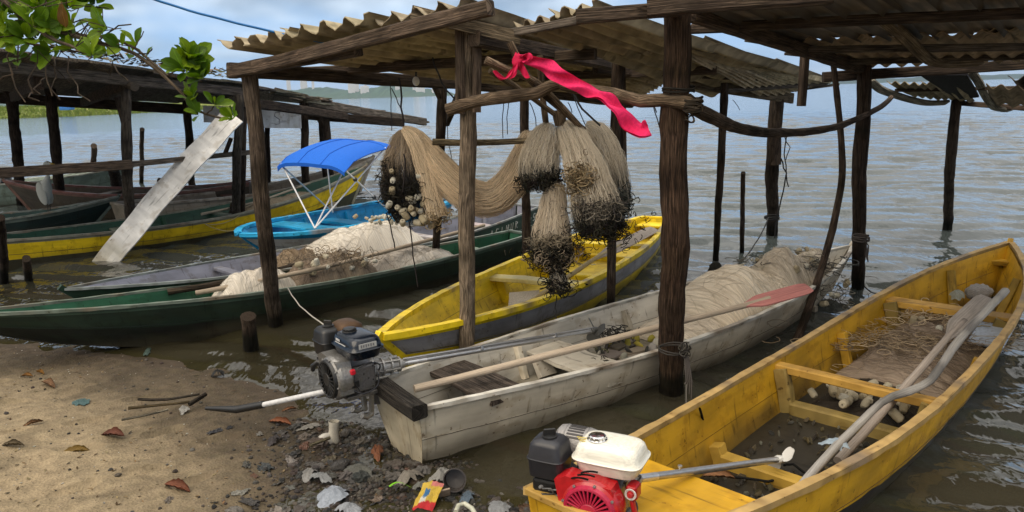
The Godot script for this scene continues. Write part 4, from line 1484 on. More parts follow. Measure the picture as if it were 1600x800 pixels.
func make_leaf_meshes() -> void:
	for k in 4:
		var s := Shape.new()
		var curl: float = [0.10, 0.22, -0.05, 0.32][k]
		s.grid(4, 7, func(a: float, b: float):
			var x := a * 2 - 1
			var w := 0.27 * pow(sin(PI * pow(clampf(b * 0.985 + 0.01, 0, 1), 1.5)), 0.62) * (0.92 + 0.1 * k / 3.0)
			return Vector3(x * w, b * 1.0, absf(x) * w * 0.30 - curl * b * b + 0.02 * sin(b * 14.0 + x * 3.0 + k)), Color(1, 1, 1), 1, 1)
		leaf_meshes.append(s.mesh())


func leaf_colour(c: Color, k: int) -> Mesh:   # a leaf mesh tinted with c
	var m: ArrayMesh = leaf_meshes[k]
	var a := m.surface_get_arrays(0)
	var cols := PackedColorArray()
	cols.resize(a[Mesh.ARRAY_VERTEX].size())
	cols.fill(c)
	a[Mesh.ARRAY_COLOR] = cols
	var r := ArrayMesh.new()
	r.add_surface_from_arrays(Mesh.PRIMITIVE_TRIANGLES, a)
	return r


var leaf_bank := []


func rosette(parent: Node3D, at: Vector3, axis_dir: Vector3, n: int, size: float, spread := 0.9) -> void:
	for k in n:
		var an := k * 2.4 + rnd(-0.3, 0.3)
		var tilt := spread * (0.35 + 0.75 * (float(k) / n)) + rnd(-0.15, 0.2)
		var f := frame_to(at, at + axis_dir).basis
		var d := (f.y * cos(tilt) + (f.x * cos(an) + f.z * sin(an)) * sin(tilt)).normalized()
		var zz := (f.y - d * f.y.dot(d)).normalized().rotated(d, rnd(-0.4, 0.4))
		var xx := d.cross(zz).normalized()
		var sz := size * 0.86 * rnd(0.7, 1.12)
		inst("leaf", leaf_bank[rng.randi() % leaf_bank.size()], M.leaf, parent.global_transform.affine_inverse() * Transform3D(Basis(xx * sz, d * sz, zz * sz), at + d * 0.02), parent)


func make_branch() -> void:
	make_leaf_meshes()
	for k in 4:
		for c in [Color(0.25, 0.42, 0.014), Color(0.17, 0.33, 0.016), Color(0.33, 0.50, 0.016), Color(0.11, 0.23, 0.016)]:
			leaf_bank.append(leaf_colour(c, k))
	var o := thing("almond_tree", "leafy tree reaching over the dark left shelter, big glossy green leaves in rosettes", "tree", Vector3(-6.6, 0.3, -6.2))
	var wood_c := Color(0.22, 0.17, 0.12)
	pole(o, "trunk", [Vector3(-6.6, 0.2, -6.2), Vector3(-6.5, 1.3, -6.3), Vector3(-6.1, 2.4, -6.5), Vector3(-5.6, 2.9, -6.6)], 0.16, 0.07, wood_c * 0.7)
	var limbs := [
		[Vector3(-5.6, 2.9, -6.6), Vector3(-4.25, 2.956, -6.5), Vector3(-3.933, 2.767, -6.5), Vector3(-3.609, 2.644, -6.45), Vector3(-3.319, 2.552, -6.4), Vector3(-3.021, 2.453, -6.4), Vector3(-2.755, 2.241, -6.35), Vector3(-2.628, 2.126, -6.3), Vector3(-2.562, 2.022, -6.3), Vector3(-2.436, 1.958, -6.25), Vector3(-2.267, 1.914, -6.2)],
		[Vector3(-5.7, 2.85, -6.6), Vector3(-4.308, 3.094, -6.7), Vector3(-3.826, 2.926, -6.6), Vector3(-3.686, 2.703, -6.6), Vector3(-3.533, 2.622, -6.6), Vector3(-3.338, 2.608, -6.55), Vector3(-3.086, 2.521, -6.5), Vector3(-2.916, 2.391, -6.45), Vector3(-2.772, 2.273, -6.4)],
		[Vector3(-5.8, 2.8, -6.6), Vector3(-4.612, 2.76, -6.9), Vector3(-4.237, 2.624, -6.8), Vector3(-3.971, 2.564, -6.8), Vector3(-3.728, 2.522, -6.75)],
		[Vector3(-3.933, 2.767, -6.5), Vector3(-3.676, 2.592, -6.4), Vector3(-3.436, 2.509, -6.3), Vector3(-3.334, 2.437, -6.3)],
	]
	for L in limbs:
		pole(o, "limb", L, 0.030 if L.size() > 7 else 0.02, 0.009, wood_c)
	# twigs
	var tw := Shape.new()
	for a in [[Vector3(-3.554, 2.623, -6.6), Vector3(-3.452, 2.732, -6.6), Vector3(-3.341, 2.77, -6.6)], [Vector3(-3.686, 2.703, -6.6), Vector3(-3.555, 2.765, -6.7), Vector3(-3.437, 2.762, -6.7)], [Vector3(-3.319, 2.552, -6.4), Vector3(-3.194, 2.628, -6.4), Vector3(-3.17, 2.657, -6.4)], [Vector3(-3.021, 2.453, -6.4), Vector3(-2.907, 2.449, -6.4), Vector3(-2.871, 2.489, -6.4)], [Vector3(-3.338, 2.608, -6.55), Vector3(-3.164, 2.685, -6.5), Vector3(-3.063, 2.692, -6.5)], [Vector3(-2.772, 2.273, -6.4), Vector3(-2.623, 2.338, -6.35), Vector3(-2.539, 2.394, -6.3)], [Vector3(-2.772, 2.273, -6.4), Vector3(-2.559, 2.225, -6.35), Vector3(-2.457, 2.212, -6.3)], [Vector3(-2.628, 2.126, -6.3), Vector3(-2.573, 2.104, -6.3), Vector3(-2.538, 2.052, -6.3)], [Vector3(-2.436, 1.958, -6.25), Vector3(-2.372, 1.988, -6.2), Vector3(-2.348, 2.017, -6.2)], [Vector3(-3.728, 2.522, -6.75), Vector3(-3.544, 2.472, -6.7), Vector3(-3.38, 2.478, -6.7)], [Vector3(-4.026, 2.565, -6.8), Vector3(-4.151, 2.473, -6.8), Vector3(-4.267, 2.444, -6.8)]]:
		rope_shape(tw, a, 0.006, wood_c * 0.9)
	for k in 26:
		var p := Vector3(-3.576, 2.596, -6.5) + Vector3(rnd(-0.7, 0.5), rnd(-0.25, 0.3), rnd(-0.2, 0.3))
		rope_shape(tw, [p, p + rv(0.12) + Vector3(0.06, 0, 0), p + rv(0.2) + Vector3(0.16, -0.03, 0)], 0.004, wood_c * rnd(0.6, 1.3))
	kind(obj("twigs", tw, M.bark, o, true), "stuff")
	# rosettes
	for a in [[Vector3(-2.541, 2.374, -6.3), 20, 0.22], [Vector3(-2.582, 2.295, -6.3), 8, 0.2], [Vector3(-2.437, 2.231, -6.28), 11, 0.19], [Vector3(-2.549, 2.063, -6.28), 8, 0.17], [Vector3(-2.492, 1.949, -6.26), 4, 0.16], [Vector3(-2.348, 2.022, -6.2), 5, 0.15], [Vector3(-2.195, 1.912, -6.2), 9, 0.16], [Vector3(-3.202, 2.648, -6.4), 6, 0.22], [Vector3(-3.119, 2.496, -6.4), 4, 0.19], [Vector3(-2.994, 2.502, -6.4), 3, 0.19], [Vector3(-3.308, 2.436, -6.3), 5, 0.18], [Vector3(-3.329, 2.471, -6.6), 5, 0.16], [Vector3(-3.536, 2.513, -6.5), 7, 0.2], [Vector3(-3.61, 2.675, -6.6), 5, 0.2], [Vector3(-3.481, 2.896, -6.6), 8, 0.22], [Vector3(-3.38, 2.863, -6.6), 6, 0.2], [Vector3(-3.789, 2.485, -6.6), 6, 0.2], [Vector3(-3.897, 2.612, -6.6), 9, 0.22], [Vector3(-3.958, 2.767, -6.6), 7, 0.2], [Vector3(-3.808, 2.675, -6.4), 5, 0.22], [Vector3(-4.141, 2.813, -6.7), 10, 0.22], [Vector3(-4.277, 2.583, -6.8), 9, 0.2], [Vector3(-4.315, 2.743, -6.8), 9, 0.22], [Vector3(-3.865, 2.856, -6.7), 8, 0.2], [Vector3(-4.135, 2.906, -6.8), 9, 0.2], [Vector3(-4.418, 2.914, -6.9), 9, 0.24], [Vector3(-3.707, 2.852, -6.8), 6, 0.2], [Vector3(-3.285, 2.485, -6.9), 3, 0.14], [Vector3(-3.163, 2.427, -6.9), 3, 0.13], [Vector3(-4.268, 2.481, -6.9), 6, 0.16], [Vector3(-3.882, 2.621, -6.9), 7, 0.2], [Vector3(-4.459, 2.513, -6.9), 6, 0.2], [Vector3(-3.943, 2.606, -6.5), 9, 0.22], [Vector3(-4.061, 2.685, -6.5), 9, 0.22], [Vector3(-3.692, 2.7, -6.5), 8, 0.22], [Vector3(-3.798, 2.854, -6.5), 8, 0.22], [Vector3(-3.347, 2.912, -6.6), 6, 0.22]]:
		var dirv := (Vector3(rnd(-0.5, 0.5), rnd(0.2, 0.8), rnd(0.3, 1.0))).normalized()
		rosette(o, a[0], dirv, a[1], a[2])
	# one leaf turning brown
	var bl := leaf_colour(Color(0.26, 0.13, 0.035), 1)
	inst("leaf", bl, M.leaf, o.global_transform.affine_inverse() * Transform3D(Basis(Vector3(0.2, 0, 0.05), Vector3(0, -0.2, 0.03), Vector3(0, 0.0, 0.2)), Vector3(-3.55, 2.875, -6.4)), o).set_meta("label", "leaf turning brown")
	# dry aerial vines over the roof edge
	var vn := Shape.new()
	for a in [[Vector3(-4.286, 2.643, -6.9), Vector3(-4.286, 2.326, -6.8)], [Vector3(-4.261, 2.589, -6.9), Vector3(-4.239, 2.378, -6.8)], [Vector3(-4.12, 2.563, -6.9), Vector3(-4.075, 2.395, -6.8)], [Vector3(-4.135, 2.4, -6.9), Vector3(-4.134, 2.169, -6.8)], [Vector3(-4.039, 2.507, -6.9), Vector3(-3.97, 2.143, -6.8)], [Vector3(-3.953, 2.482, -6.9), Vector3(-3.915, 2.283, -6.8)], [Vector3(-3.969, 2.308, -6.9), Vector3(-3.908, 2.108, -6.8)], [Vector3(-3.83, 2.479, -6.9), Vector3(-3.735, 2.223, -6.8)], [Vector3(-3.79, 2.226, -6.9), Vector3(-3.648, 2.089, -6.8)], [Vector3(-4.361, 2.33, -6.9), Vector3(-4.213, 2.095, -6.8)], [Vector3(-4.467, 2.3, -6.9), Vector3(-4.274, 2.336, -6.8)], [Vector3(-3.449, 2.392, -6.9), Vector3(-3.295, 2.254, -6.8)], [Vector3(-4.216, 2.177, -6.9), Vector3(-4.089, 2.102, -6.8)], [Vector3(-4.072, 2.3, -6.9), Vector3(-4.053, 2.254, -6.8)], [Vector3(-4.113, 2.257, -6.9), Vector3(-4.069, 2.156, -6.8)]]:
		var p: Vector3 = a[0]
		var q: Vector3 = a[1]
		rope_shape(vn, [p, p.lerp(q, 0.5) + Vector3(rnd(-0.05, 0.05), 0, 0.05), q], rnd(0.004, 0.008), Color(0.34, 0.26, 0.19) * rnd(0.7, 1.2))
	kind(obj("vines", vn, M.bark, o, true), "stuff")


# ---------------------------------------------------------------- litter
func crumple(at: Vector3, size: Vector3, col: Color, m: Material, called: String, label: String, cat: String, group := "", amp := 0.6) -> void:
	var s := Shape.new()
	var t := Transform3D(Basis(Vector3.UP, rnd(0, TAU)), at)
	var sp := rnd(0, 900)
	var out := rnd(0, TAU)
	# a crushed sheet: uneven outline, sharp creases, bulging in the middle
	s.grid(40, 12, func(a: float, b: float):
		var an := TAU * (a if a < 1.0 else 0.0)
		var r := b * (0.75 + 0.35 * nz2.get_noise_2d(cos(an) * 60.0 + sp, sin(an) * 60.0) + 0.22 * sin(an * 2.0 + out))
		var x := cos(an) * r
		var z := sin(an) * r
		var crease := 1.0 - 2.2 * absf(nz2.get_noise_2d(x * 34.0 + sp, z * 34.0))
		var fine := 1.0 - 2.0 * absf(nz.get_noise_2d(x * 36.0 - sp, z * 36.0))
		var y := maxf((1.0 - r * r) * 0.75 + amp * 0.45 * crease * (1.0 - 0.4 * b) + amp * 0.16 * fine, 0.02)
		return t * Vector3(x * size.x * 0.62, y * size.y * 0.8, z * size.z * 0.62), func(a: float, b: float, _p: Vector3): return col * (0.88 + 0.24 * absf(nz.get_noise_2d(a * 160.0 + sp, b * 90.0))), 1.0, 1.0, true)
	single(called, s, m, label, cat, group)


func facet(s: Shape) -> Shape:
	var r := Shape.new()
	for q in range(0, s.i.size(), 3):
		var a := s.v[s.i[q]]
		var b := s.v[s.i[q + 1]]
		var d := s.v[s.i[q + 2]]
		var nn := (d - a).cross(b - a)
		if nn.length_squared() < 1e-16: continue
		nn = nn.normalized()
		var k := r.v.size()
		for e in 3: r.vert([a, b, d][e], nn, s.u[s.i[q + e]], s.c[s.i[q + e]])
		r.tri(k, k + 1, k + 2)
	return r


func dead_leaf(at: Vector3, size: float, col: Color, label: String) -> void:
	var s := Shape.new()
	var yaw := rnd(0.9, 2.3)
	var curl := rnd(1.2, 2.3)
	var ph := rnd(0, 900)
	var t := Transform3D(Basis(Vector3.UP, yaw) * Basis(Vector3.RIGHT, rnd(-0.08, 0.08)), at + Vector3(0, 0.006, 0))
	for side in [1.0, -1.0]:
		s.grid(10, 20, func(a: float, b: float):
			var x: float = (a * 2 - 1) * side
			var w := 0.19 * pow(sin(PI * pow(clampf(b * 0.98 + 0.012, 0, 1), 1.25)), 0.6) * (1.0 + 0.2 * nz.get_noise_2d(ph + signf(x) * 90.0, b * 50.0))
			var cu := curl * (0.6 + 0.8 * b) * (1.0 + 0.3 * x)
			var an := x * cu
			return t * (Vector3(sin(an) * w / cu * 1.25, (1 - cos(an)) * w / cu * 1.4 + 0.05 * sin(b * 3.0) + 0.035 * nz.get_noise_2d(x * 40.0 + ph, b * 70.0) + 0.012 * sin(b * 34.0 + absf(x) * 5.0) - 0.004 * side, b - 0.5) * size), func(a: float, b: float, _p: Vector3): return col * (0.85 + 0.5 * nz2.get_noise_2d(a * 60.0 + ph, b * 60.0)), 1, 1)
	single("dead_leaf", s, M.dry_leaf, label, "leaf", "fallen leaves on the sand")


func on_ground(p: Vector3, up := 0.0) -> Vector3:
	return Vector3(p.x, maxf(ground_y(p.x, p.z), 0.0 if up >= 0 else -1.0) + absf(up), p.z)


# ---------------------------------------------------------------- the scene
func _ready() -> void:
	# camera
	var cam := Camera3D.new()
	cam.name = "camera"
	cam.fov = 37.275
	cam.near = 0.05
	cam.far = 9000.0
	add_child(cam)
	cam.position = Vector3(0, 2.05, 0)
	cam.basis = Basis(Vector3.RIGHT, deg_to_rad(-12.1)) * Basis(Vector3.BACK, deg_to_rad(-1.7))
	cam.current = true
	# sky, air, exposure
	nz.seed = 3; nz.frequency = 0.05; nz.fractal_octaves = 3
	nz2.seed = 8; nz2.frequency = 0.02; nz2.fractal_octaves = 3
	nzw.seed = 21; nzw.frequency = 0.05; nzw.fractal_octaves = 2
	rng.seed = 20240611
	var env := Environment.new()
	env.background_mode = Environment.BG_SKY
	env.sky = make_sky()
	env.tonemap_mode = Environment.TONE_MAPPER_LINEAR
	env.tonemap_exposure = 1.72
	env.background_energy_multiplier = 1.0
	env.sdfgi_enabled = true
	env.ssao_enabled = true
	env.ssil_enabled = true
	env.fog_enabled = true
	env.fog_density = 0.00011
	env.fog_light_color = Color(0.72, 0.80, 0.92)
	var we := WorldEnvironment.new()
	we.name = "world_environment"
	we.environment = env
	add_child(we)
	# a veiled sun, high and to the front left
	var sun := DirectionalLight3D.new()
	sun.name = "sun"
	sun.light_energy = 0.5
	sun.light_angular_distance = 60.0
	sun.light_color = Color(1.0, 0.93, 0.82)
	sun.shadow_enabled = true
	add_child(sun)
	sun.look_at_from_position(Vector3(-4.0, 8.5, 5.0), V0)

	make_materials()
	make_ground()
	make_water()
	make_far()
	left_shelter()
	middle_shelter()
	right_shelters()
	boats()
	make_branch()
	nets_hanging()
	small_things()
	litter()


# ---------------------------------------------------------------- shelters
func left_shelter() -> void:
	var o := thing("boat_shelter", "dark low boat shelter with flat board roof, under the leafy tree", "shelter", Vector3(-5, 0, -11), 0.0, "boat shelters on posts in the water")
	var D := DARK
	pole(o, "post", [Vector3(-5.753, -0.3, -11.223), Vector3(-4.908, 1.353, -9.85), Vector3(-4.799, 2.33, -9.8)], 0.072, 0.062, GREYWOOD * 0.7)
	pole(o, "post", [Vector3(-4.65, -0.3, -12.544), Vector3(-3.956, 1.125, -11.1), Vector3(-3.832, 2.124, -11.1)], 0.07, 0.06, GREYWOOD * 0.6)
	pole(o, "post", [Vector3(-4.565, -0.3, -12.643), Vector3(-3.942, 1.106, -11.3), Vector3(-3.827, 2.123, -11.3)], 0.05, 0.045, D)
	pole(o, "post", [Vector3(-5.453, -0.3, -14.583), Vector3(-4.301, 0.484, -11.7)], 0.05, 0.045, D)
	pole(o, "post", [Vector3(-9.075, -0.3, -15.216), Vector3(-8.105, 1.118, -13.7), Vector3(-8.027, 2.347, -13.7)], 0.088, 0.088, D)
	pole(o, "post", [Vector3(-10.795, -0.3, -16.683), Vector3(-9.487, 1.188, -14.8), Vector3(-9.421, 2.393, -14.8)], 0.092, 0.096, D)
	pole(o, "post", [Vector3(-7.787, -0.3, -18.493), Vector3(-6.784, 1.127, -16.3), Vector3(-6.741, 2.06, -16.3)], 0.08, 0.08, D)
	pole(o, "post", [Vector3(-4.283, -0.3, -15.89), Vector3(-3.773, 0.838, -14.1), Vector3(-3.708, 1.997, -14.1)], 0.075, 0.07, BROWN * 0.7)
	pole(o, "post", [Vector3(-3.815, -0.3, -16.528), Vector3(-3.466, 0.772, -14.7), Vector3(-3.483, 1.924, -14.7)], 0.075, 0.07, BROWN * 0.7)
	pole(o, "post", [Vector3(-5.549, -0.3, -17.376), Vector3(-4.434, 1.67, -14.2)], 0.055, 0.05, D)
	pole(o, "post", [Vector3(-4.006, -0.3, -16.567), Vector3(-3.627, 0.883, -14.9), Vector3(-3.619, 1.743, -14.9)], 0.04, 0.04, D)
	for k in 3: beam(o, "brace", [Vector3(-9.381, 2.367, -14.6), Vector3(-4.866, 1.718, -9.85), Vector3(-3.454, 1.382, -14.7)][k], [Vector3(-9.291, 1.914, -14.7), Vector3(-4.955, 2.145, -9.9), Vector3(-3.565, 1.802, -14.4)][k], 0.09, 0.07, D)
	# beams
	beam(o, "eave_beam", Vector3(-5.925, 2.589, -7.6), Vector3(-3.697, 2.147, -11.45), 0.10, 0.13, GREYWOOD * 0.95)
	beam(o, "cross_beam", Vector3(-10.43, 2.303, -14.9), Vector3(-6.544, 1.893, -16.4), 0.12, 0.2, D)
	beam(o, "cross_beam", Vector3(-3.812, 2.033, -11.2), Vector3(-3.129, 1.704, -14.9), 0.12, 0.14, D)
	beam(o, "cross_beam", Vector3(-4.091, 1.827, -14), Vector3(-2.162, 1.517, -15.9), 0.12, 0.17, D * 0.6)
	beam(o, "cross_beam", Vector3(-4.836, 2.3, -9.9), Vector3(-8.186, 2.117, -15), 0.10, 0.16, D)
	beam(o, "cross_beam", Vector3(-5.334, 2.318, -8.9), Vector3(-9.269, 2.247, -14.6), 0.10, 0.16, D)
	beam(o, "cross_beam", Vector3(-4.285, 2.224, -10.6), Vector3(-6.652, 2.006, -16.2), 0.10, 0.16, D)
	beam(o, "eave_beam", Vector3(-3.639, 1.995, -14.1), Vector3(-1.831, 1.48, -17), 0.10, 0.16, GREYWOOD * 1.2)
	# stub of beam end over the middle post
	pole(o, "beam_end", [Vector3(-4.969, 2.353, -10), Vector3(-4.568, 2.259, -9.6)], 0.05, 0.05, GREYWOOD)
	# rail between the posts
	beam(o, "rail", Vector3(-5.963, 1.336, -8.5), Vector3(-4.825, 1.302, -9.75), 0.06, 0.12, BROWN)
	beam(o, "rail", Vector3(-4.948, 1.297, -9.75), Vector3(-3.729, 1.312, -11.35), 0.05, 0.07, GREYWOOD * 0.7)
	pole(o, "prop", [Vector3(-4.075, 1.321, -11), Vector3(-3.969, 1.537, -11)], 0.03, 0.03, D)
	# roof of weathered boards
	var NL := Vector3(-5.915, 2.795, -7)
	var NR := Vector3(-3.681, 2.283, -11.3)
	var FR := Vector3(-6.566, 2.003, -17.2)
	var FL := Vector3(-12.823, 2.655, -14)
	for k in 9:
		var a := float(k) / 9 - 0.005
		var b := float(k + 1) / 9 + 0.015
		board(o, [NL.lerp(NR, a), NL.lerp(NR, b), FL.lerp(FR, b), FL.lerp(FR, a)], 0.03, tint(Color(0.24, 0.21, 0.165), 0.3), 0.012 * (k % 3))
	var q := [Vector3(-3.728, 2.275, -11.3), Vector3(-3.692, 2.206, -12.4), Vector3(-3.579, 2.085, -13.9), Vector3(-3.177, 1.895, -15.2), Vector3(-2.567, 1.703, -16.2), Vector3(-1.784, 1.503, -17.1)]
	var r := [Vector3(-6.495, 2.001, -17.2), Vector3(-5.408, 2.035, -17.6), Vector3(-4.85, 1.939, -18.2), Vector3(-4.045, 1.804, -18.6), Vector3(-3.169, 1.606, -18.8), Vector3(-2.422, 1.47, -19)]
	for k in 5: board(o, [q[k], q[k + 1].lerp(q[k], -0.05), r[k + 1], r[k]], 0.04, tint(Color(0.40, 0.35, 0.27), 0.3), 0.03 * (k % 2) + rnd(0, 0.03))
	# broken lath and rubble on the roof edge
	var s := Shape.new()
	for k in 26:
		var t := rng.randf()
		var p: Vector3 = q[int(t * 5)].lerp(q[int(t * 5) + 1], fposmod(t * 5, 1.0)) + Vector3(rnd(-0.05, 0.1), rnd(-0.10, 0.03), rnd(-0.2, 0.05))
		beam_shape(s, p, p + (q[5] - q[0]).normalized() * rnd(0.3, 1.0) + Vector3(rnd(-0.1, 0.1), 0.02, rnd(-0.1, 0.1)), rnd(0.04, 0.12), 0.03, tint(Color(0.3, 0.26, 0.2), 0.4))
	kind(obj("loose_laths", s, M.wood, o, true), "stuff")
	var lt := Shape.new()
	for k in 500:
		var p := NL.lerp(NR, rnd(0.15, 0.95)) + Vector3(rnd(-0.3, 0.3), 0.05 + rnd(0, 0.02), rnd(-0.9, 0.02))
		p.y += 0.03
		var d := rv(0.08)
		d.y *= 0.3
		var e := rv(0.03)
		lt.flat_tri(p - d, p + d, p + e, Vector3.UP, tint([Color(0.2, 0.15, 0.08), Color(0.13, 0.13, 0.05), Color(0.28, 0.2, 0.12)][k % 3], 0.3))
	kind(obj("leaf_litter", lt, M.dry_leaf, o, true), "stuff")
	# white boards hung behind the posts
	var wb := Shape.new()
	wb.sweep([Vector3(-4.834, 1.87, -12.3), Vector3(-4.089, 1.816, -12.4)], [Vector2(-0.012, -0.13), Vector2(0.012, -0.13), Vector2(0.012, 0.13), Vector2(-0.012, 0.13)], Vector3.UP, Color(0.72, 0.72, 0.72))
	single("hanging_board", wb, M.paint, "short white board hung beside the leaf tips, under the left shelter", "board")
	wb = Shape.new()
	wb.sweep([Vector3(-4.085, 1.779, -12.6), Vector3(-3.593, 1.718, -13.4)], [Vector2(-0.012, -0.16), Vector2(0.012, -0.16), Vector2(0.012, 0.16), Vector2(-0.012, 0.16)], Vector3.UP, Color(0.62, 0.64, 0.66))
	var mk: Vector3 = Vector3(-3.848, 1.754, -12.85)
	wb.tube([mk + Vector3(0.07, 0.09, 0), mk + Vector3(-0.01, 0.1, 0), mk + Vector3(-0.03, 0.04, 0), mk + Vector3(0.05, -0.02, 0), mk + Vector3(0.04, -0.09, 0), mk + Vector3(-0.03, -0.1, 0)], 0.008, 5, Color(0.35, 0.36, 0.38))
	single("hanging_board", wb, M.paint, "longer pale board with faint grey S mark, under the left shelter's sagging end", "board")
	# long white plank leaning from the roof down into the water
	var w := Shape.new()
	var a := Vector3(-3.783, 1.864, -10.7)
	var b := Vector3(-5.463, -0.1, -9.757)
	var pts := []
	for k in 25:
		var t := k / 24.0
		pts.append(a.lerp(b, t) + Vector3(0.05, 0.10, 0) * sin(PI * t) + Vector3(0, 0.01 * sin(t * 23.0), 0))
	w.sweep(pts, [Vector2(-0.19, -0.008), Vector2(0.0, -0.014), Vector2(0.19, -0.008), Vector2(0.19, 0.008), Vector2(0, 0.002), Vector2(-0.19, 0.008)], Vector3(-0.3, 0.4, 0.9).normalized(), func(t: float, _q: float, p: Vector3): return Color(0.82, 0.81, 0.78).lerp(Color(0.42, 0.39, 0.30), smoothstep(0.82, 0.97, t + 0.10 * nz.get_noise_2d(p.x * 120, p.y * 120))))
	single("white_plank", w, M.paint, "long white plastic plank leaning from the left shelter's roof into the water", "plank")


func board(parent: Node3D, q: Array, th: float, col: Color, lift: float) -> void:
	var s := Shape.new()
	var sd := rnd(0, 500)
	var f := func(a: float, b: float) -> Vector3:
		var p: Vector3 = q[0].lerp(q[1], a).lerp(q[3].lerp(q[2], a), b)
		return p + Vector3.UP * (lift + 0.02 * nz2.get_noise_2d(p.x * 25 + sd, p.z * 25)) + (q[0] - q[3]).normalized() * (0.05 * nz.get_noise_2d(a * 60 + sd, 3.0) if b == 0.0 else 0.0)
	var g := func(a: float, b: float) -> Vector3: return f.call(1.0 - a, b) + Vector3.DOWN * th
	var cc := func(_a: float, _b: float, p: Vector3): return col * (1.0 + 0.4 * nz2.get_noise_2d(p.x * 30 + sd, p.z * 12))
	s.grid(8, 6, f, cc, 1.0, 3.0)
	s.grid(8, 6, g, cc, 1.0, 3.0)
	for k in 8:
		for e in [0.0, 1.0]:
			var p1: Vector3 = f.call(k / 8.0, e)
			var p2: Vector3 = f.call((k + 1) / 8.0, e)
			s.flat_quad(p1, p2, p2 + Vector3.DOWN * th, p1 + Vector3.DOWN * th, (q[0] - q[3]).normalized() * (1 if e == 0.0 else -1), col)
	for k in 6:
		for e in [0.0, 1.0]:
			var p1: Vector3 = f.call(e, k / 6.0)
			var p2: Vector3 = f.call(e, (k + 1) / 6.0)
			s.flat_quad(p1, p2, p2 + Vector3.DOWN * th, p1 + Vector3.DOWN * th, (q[0] - q[1]).normalized() * (1 if e == 0.0 else -1), col)
	obj("roof_board", s, M.wood, parent, true)


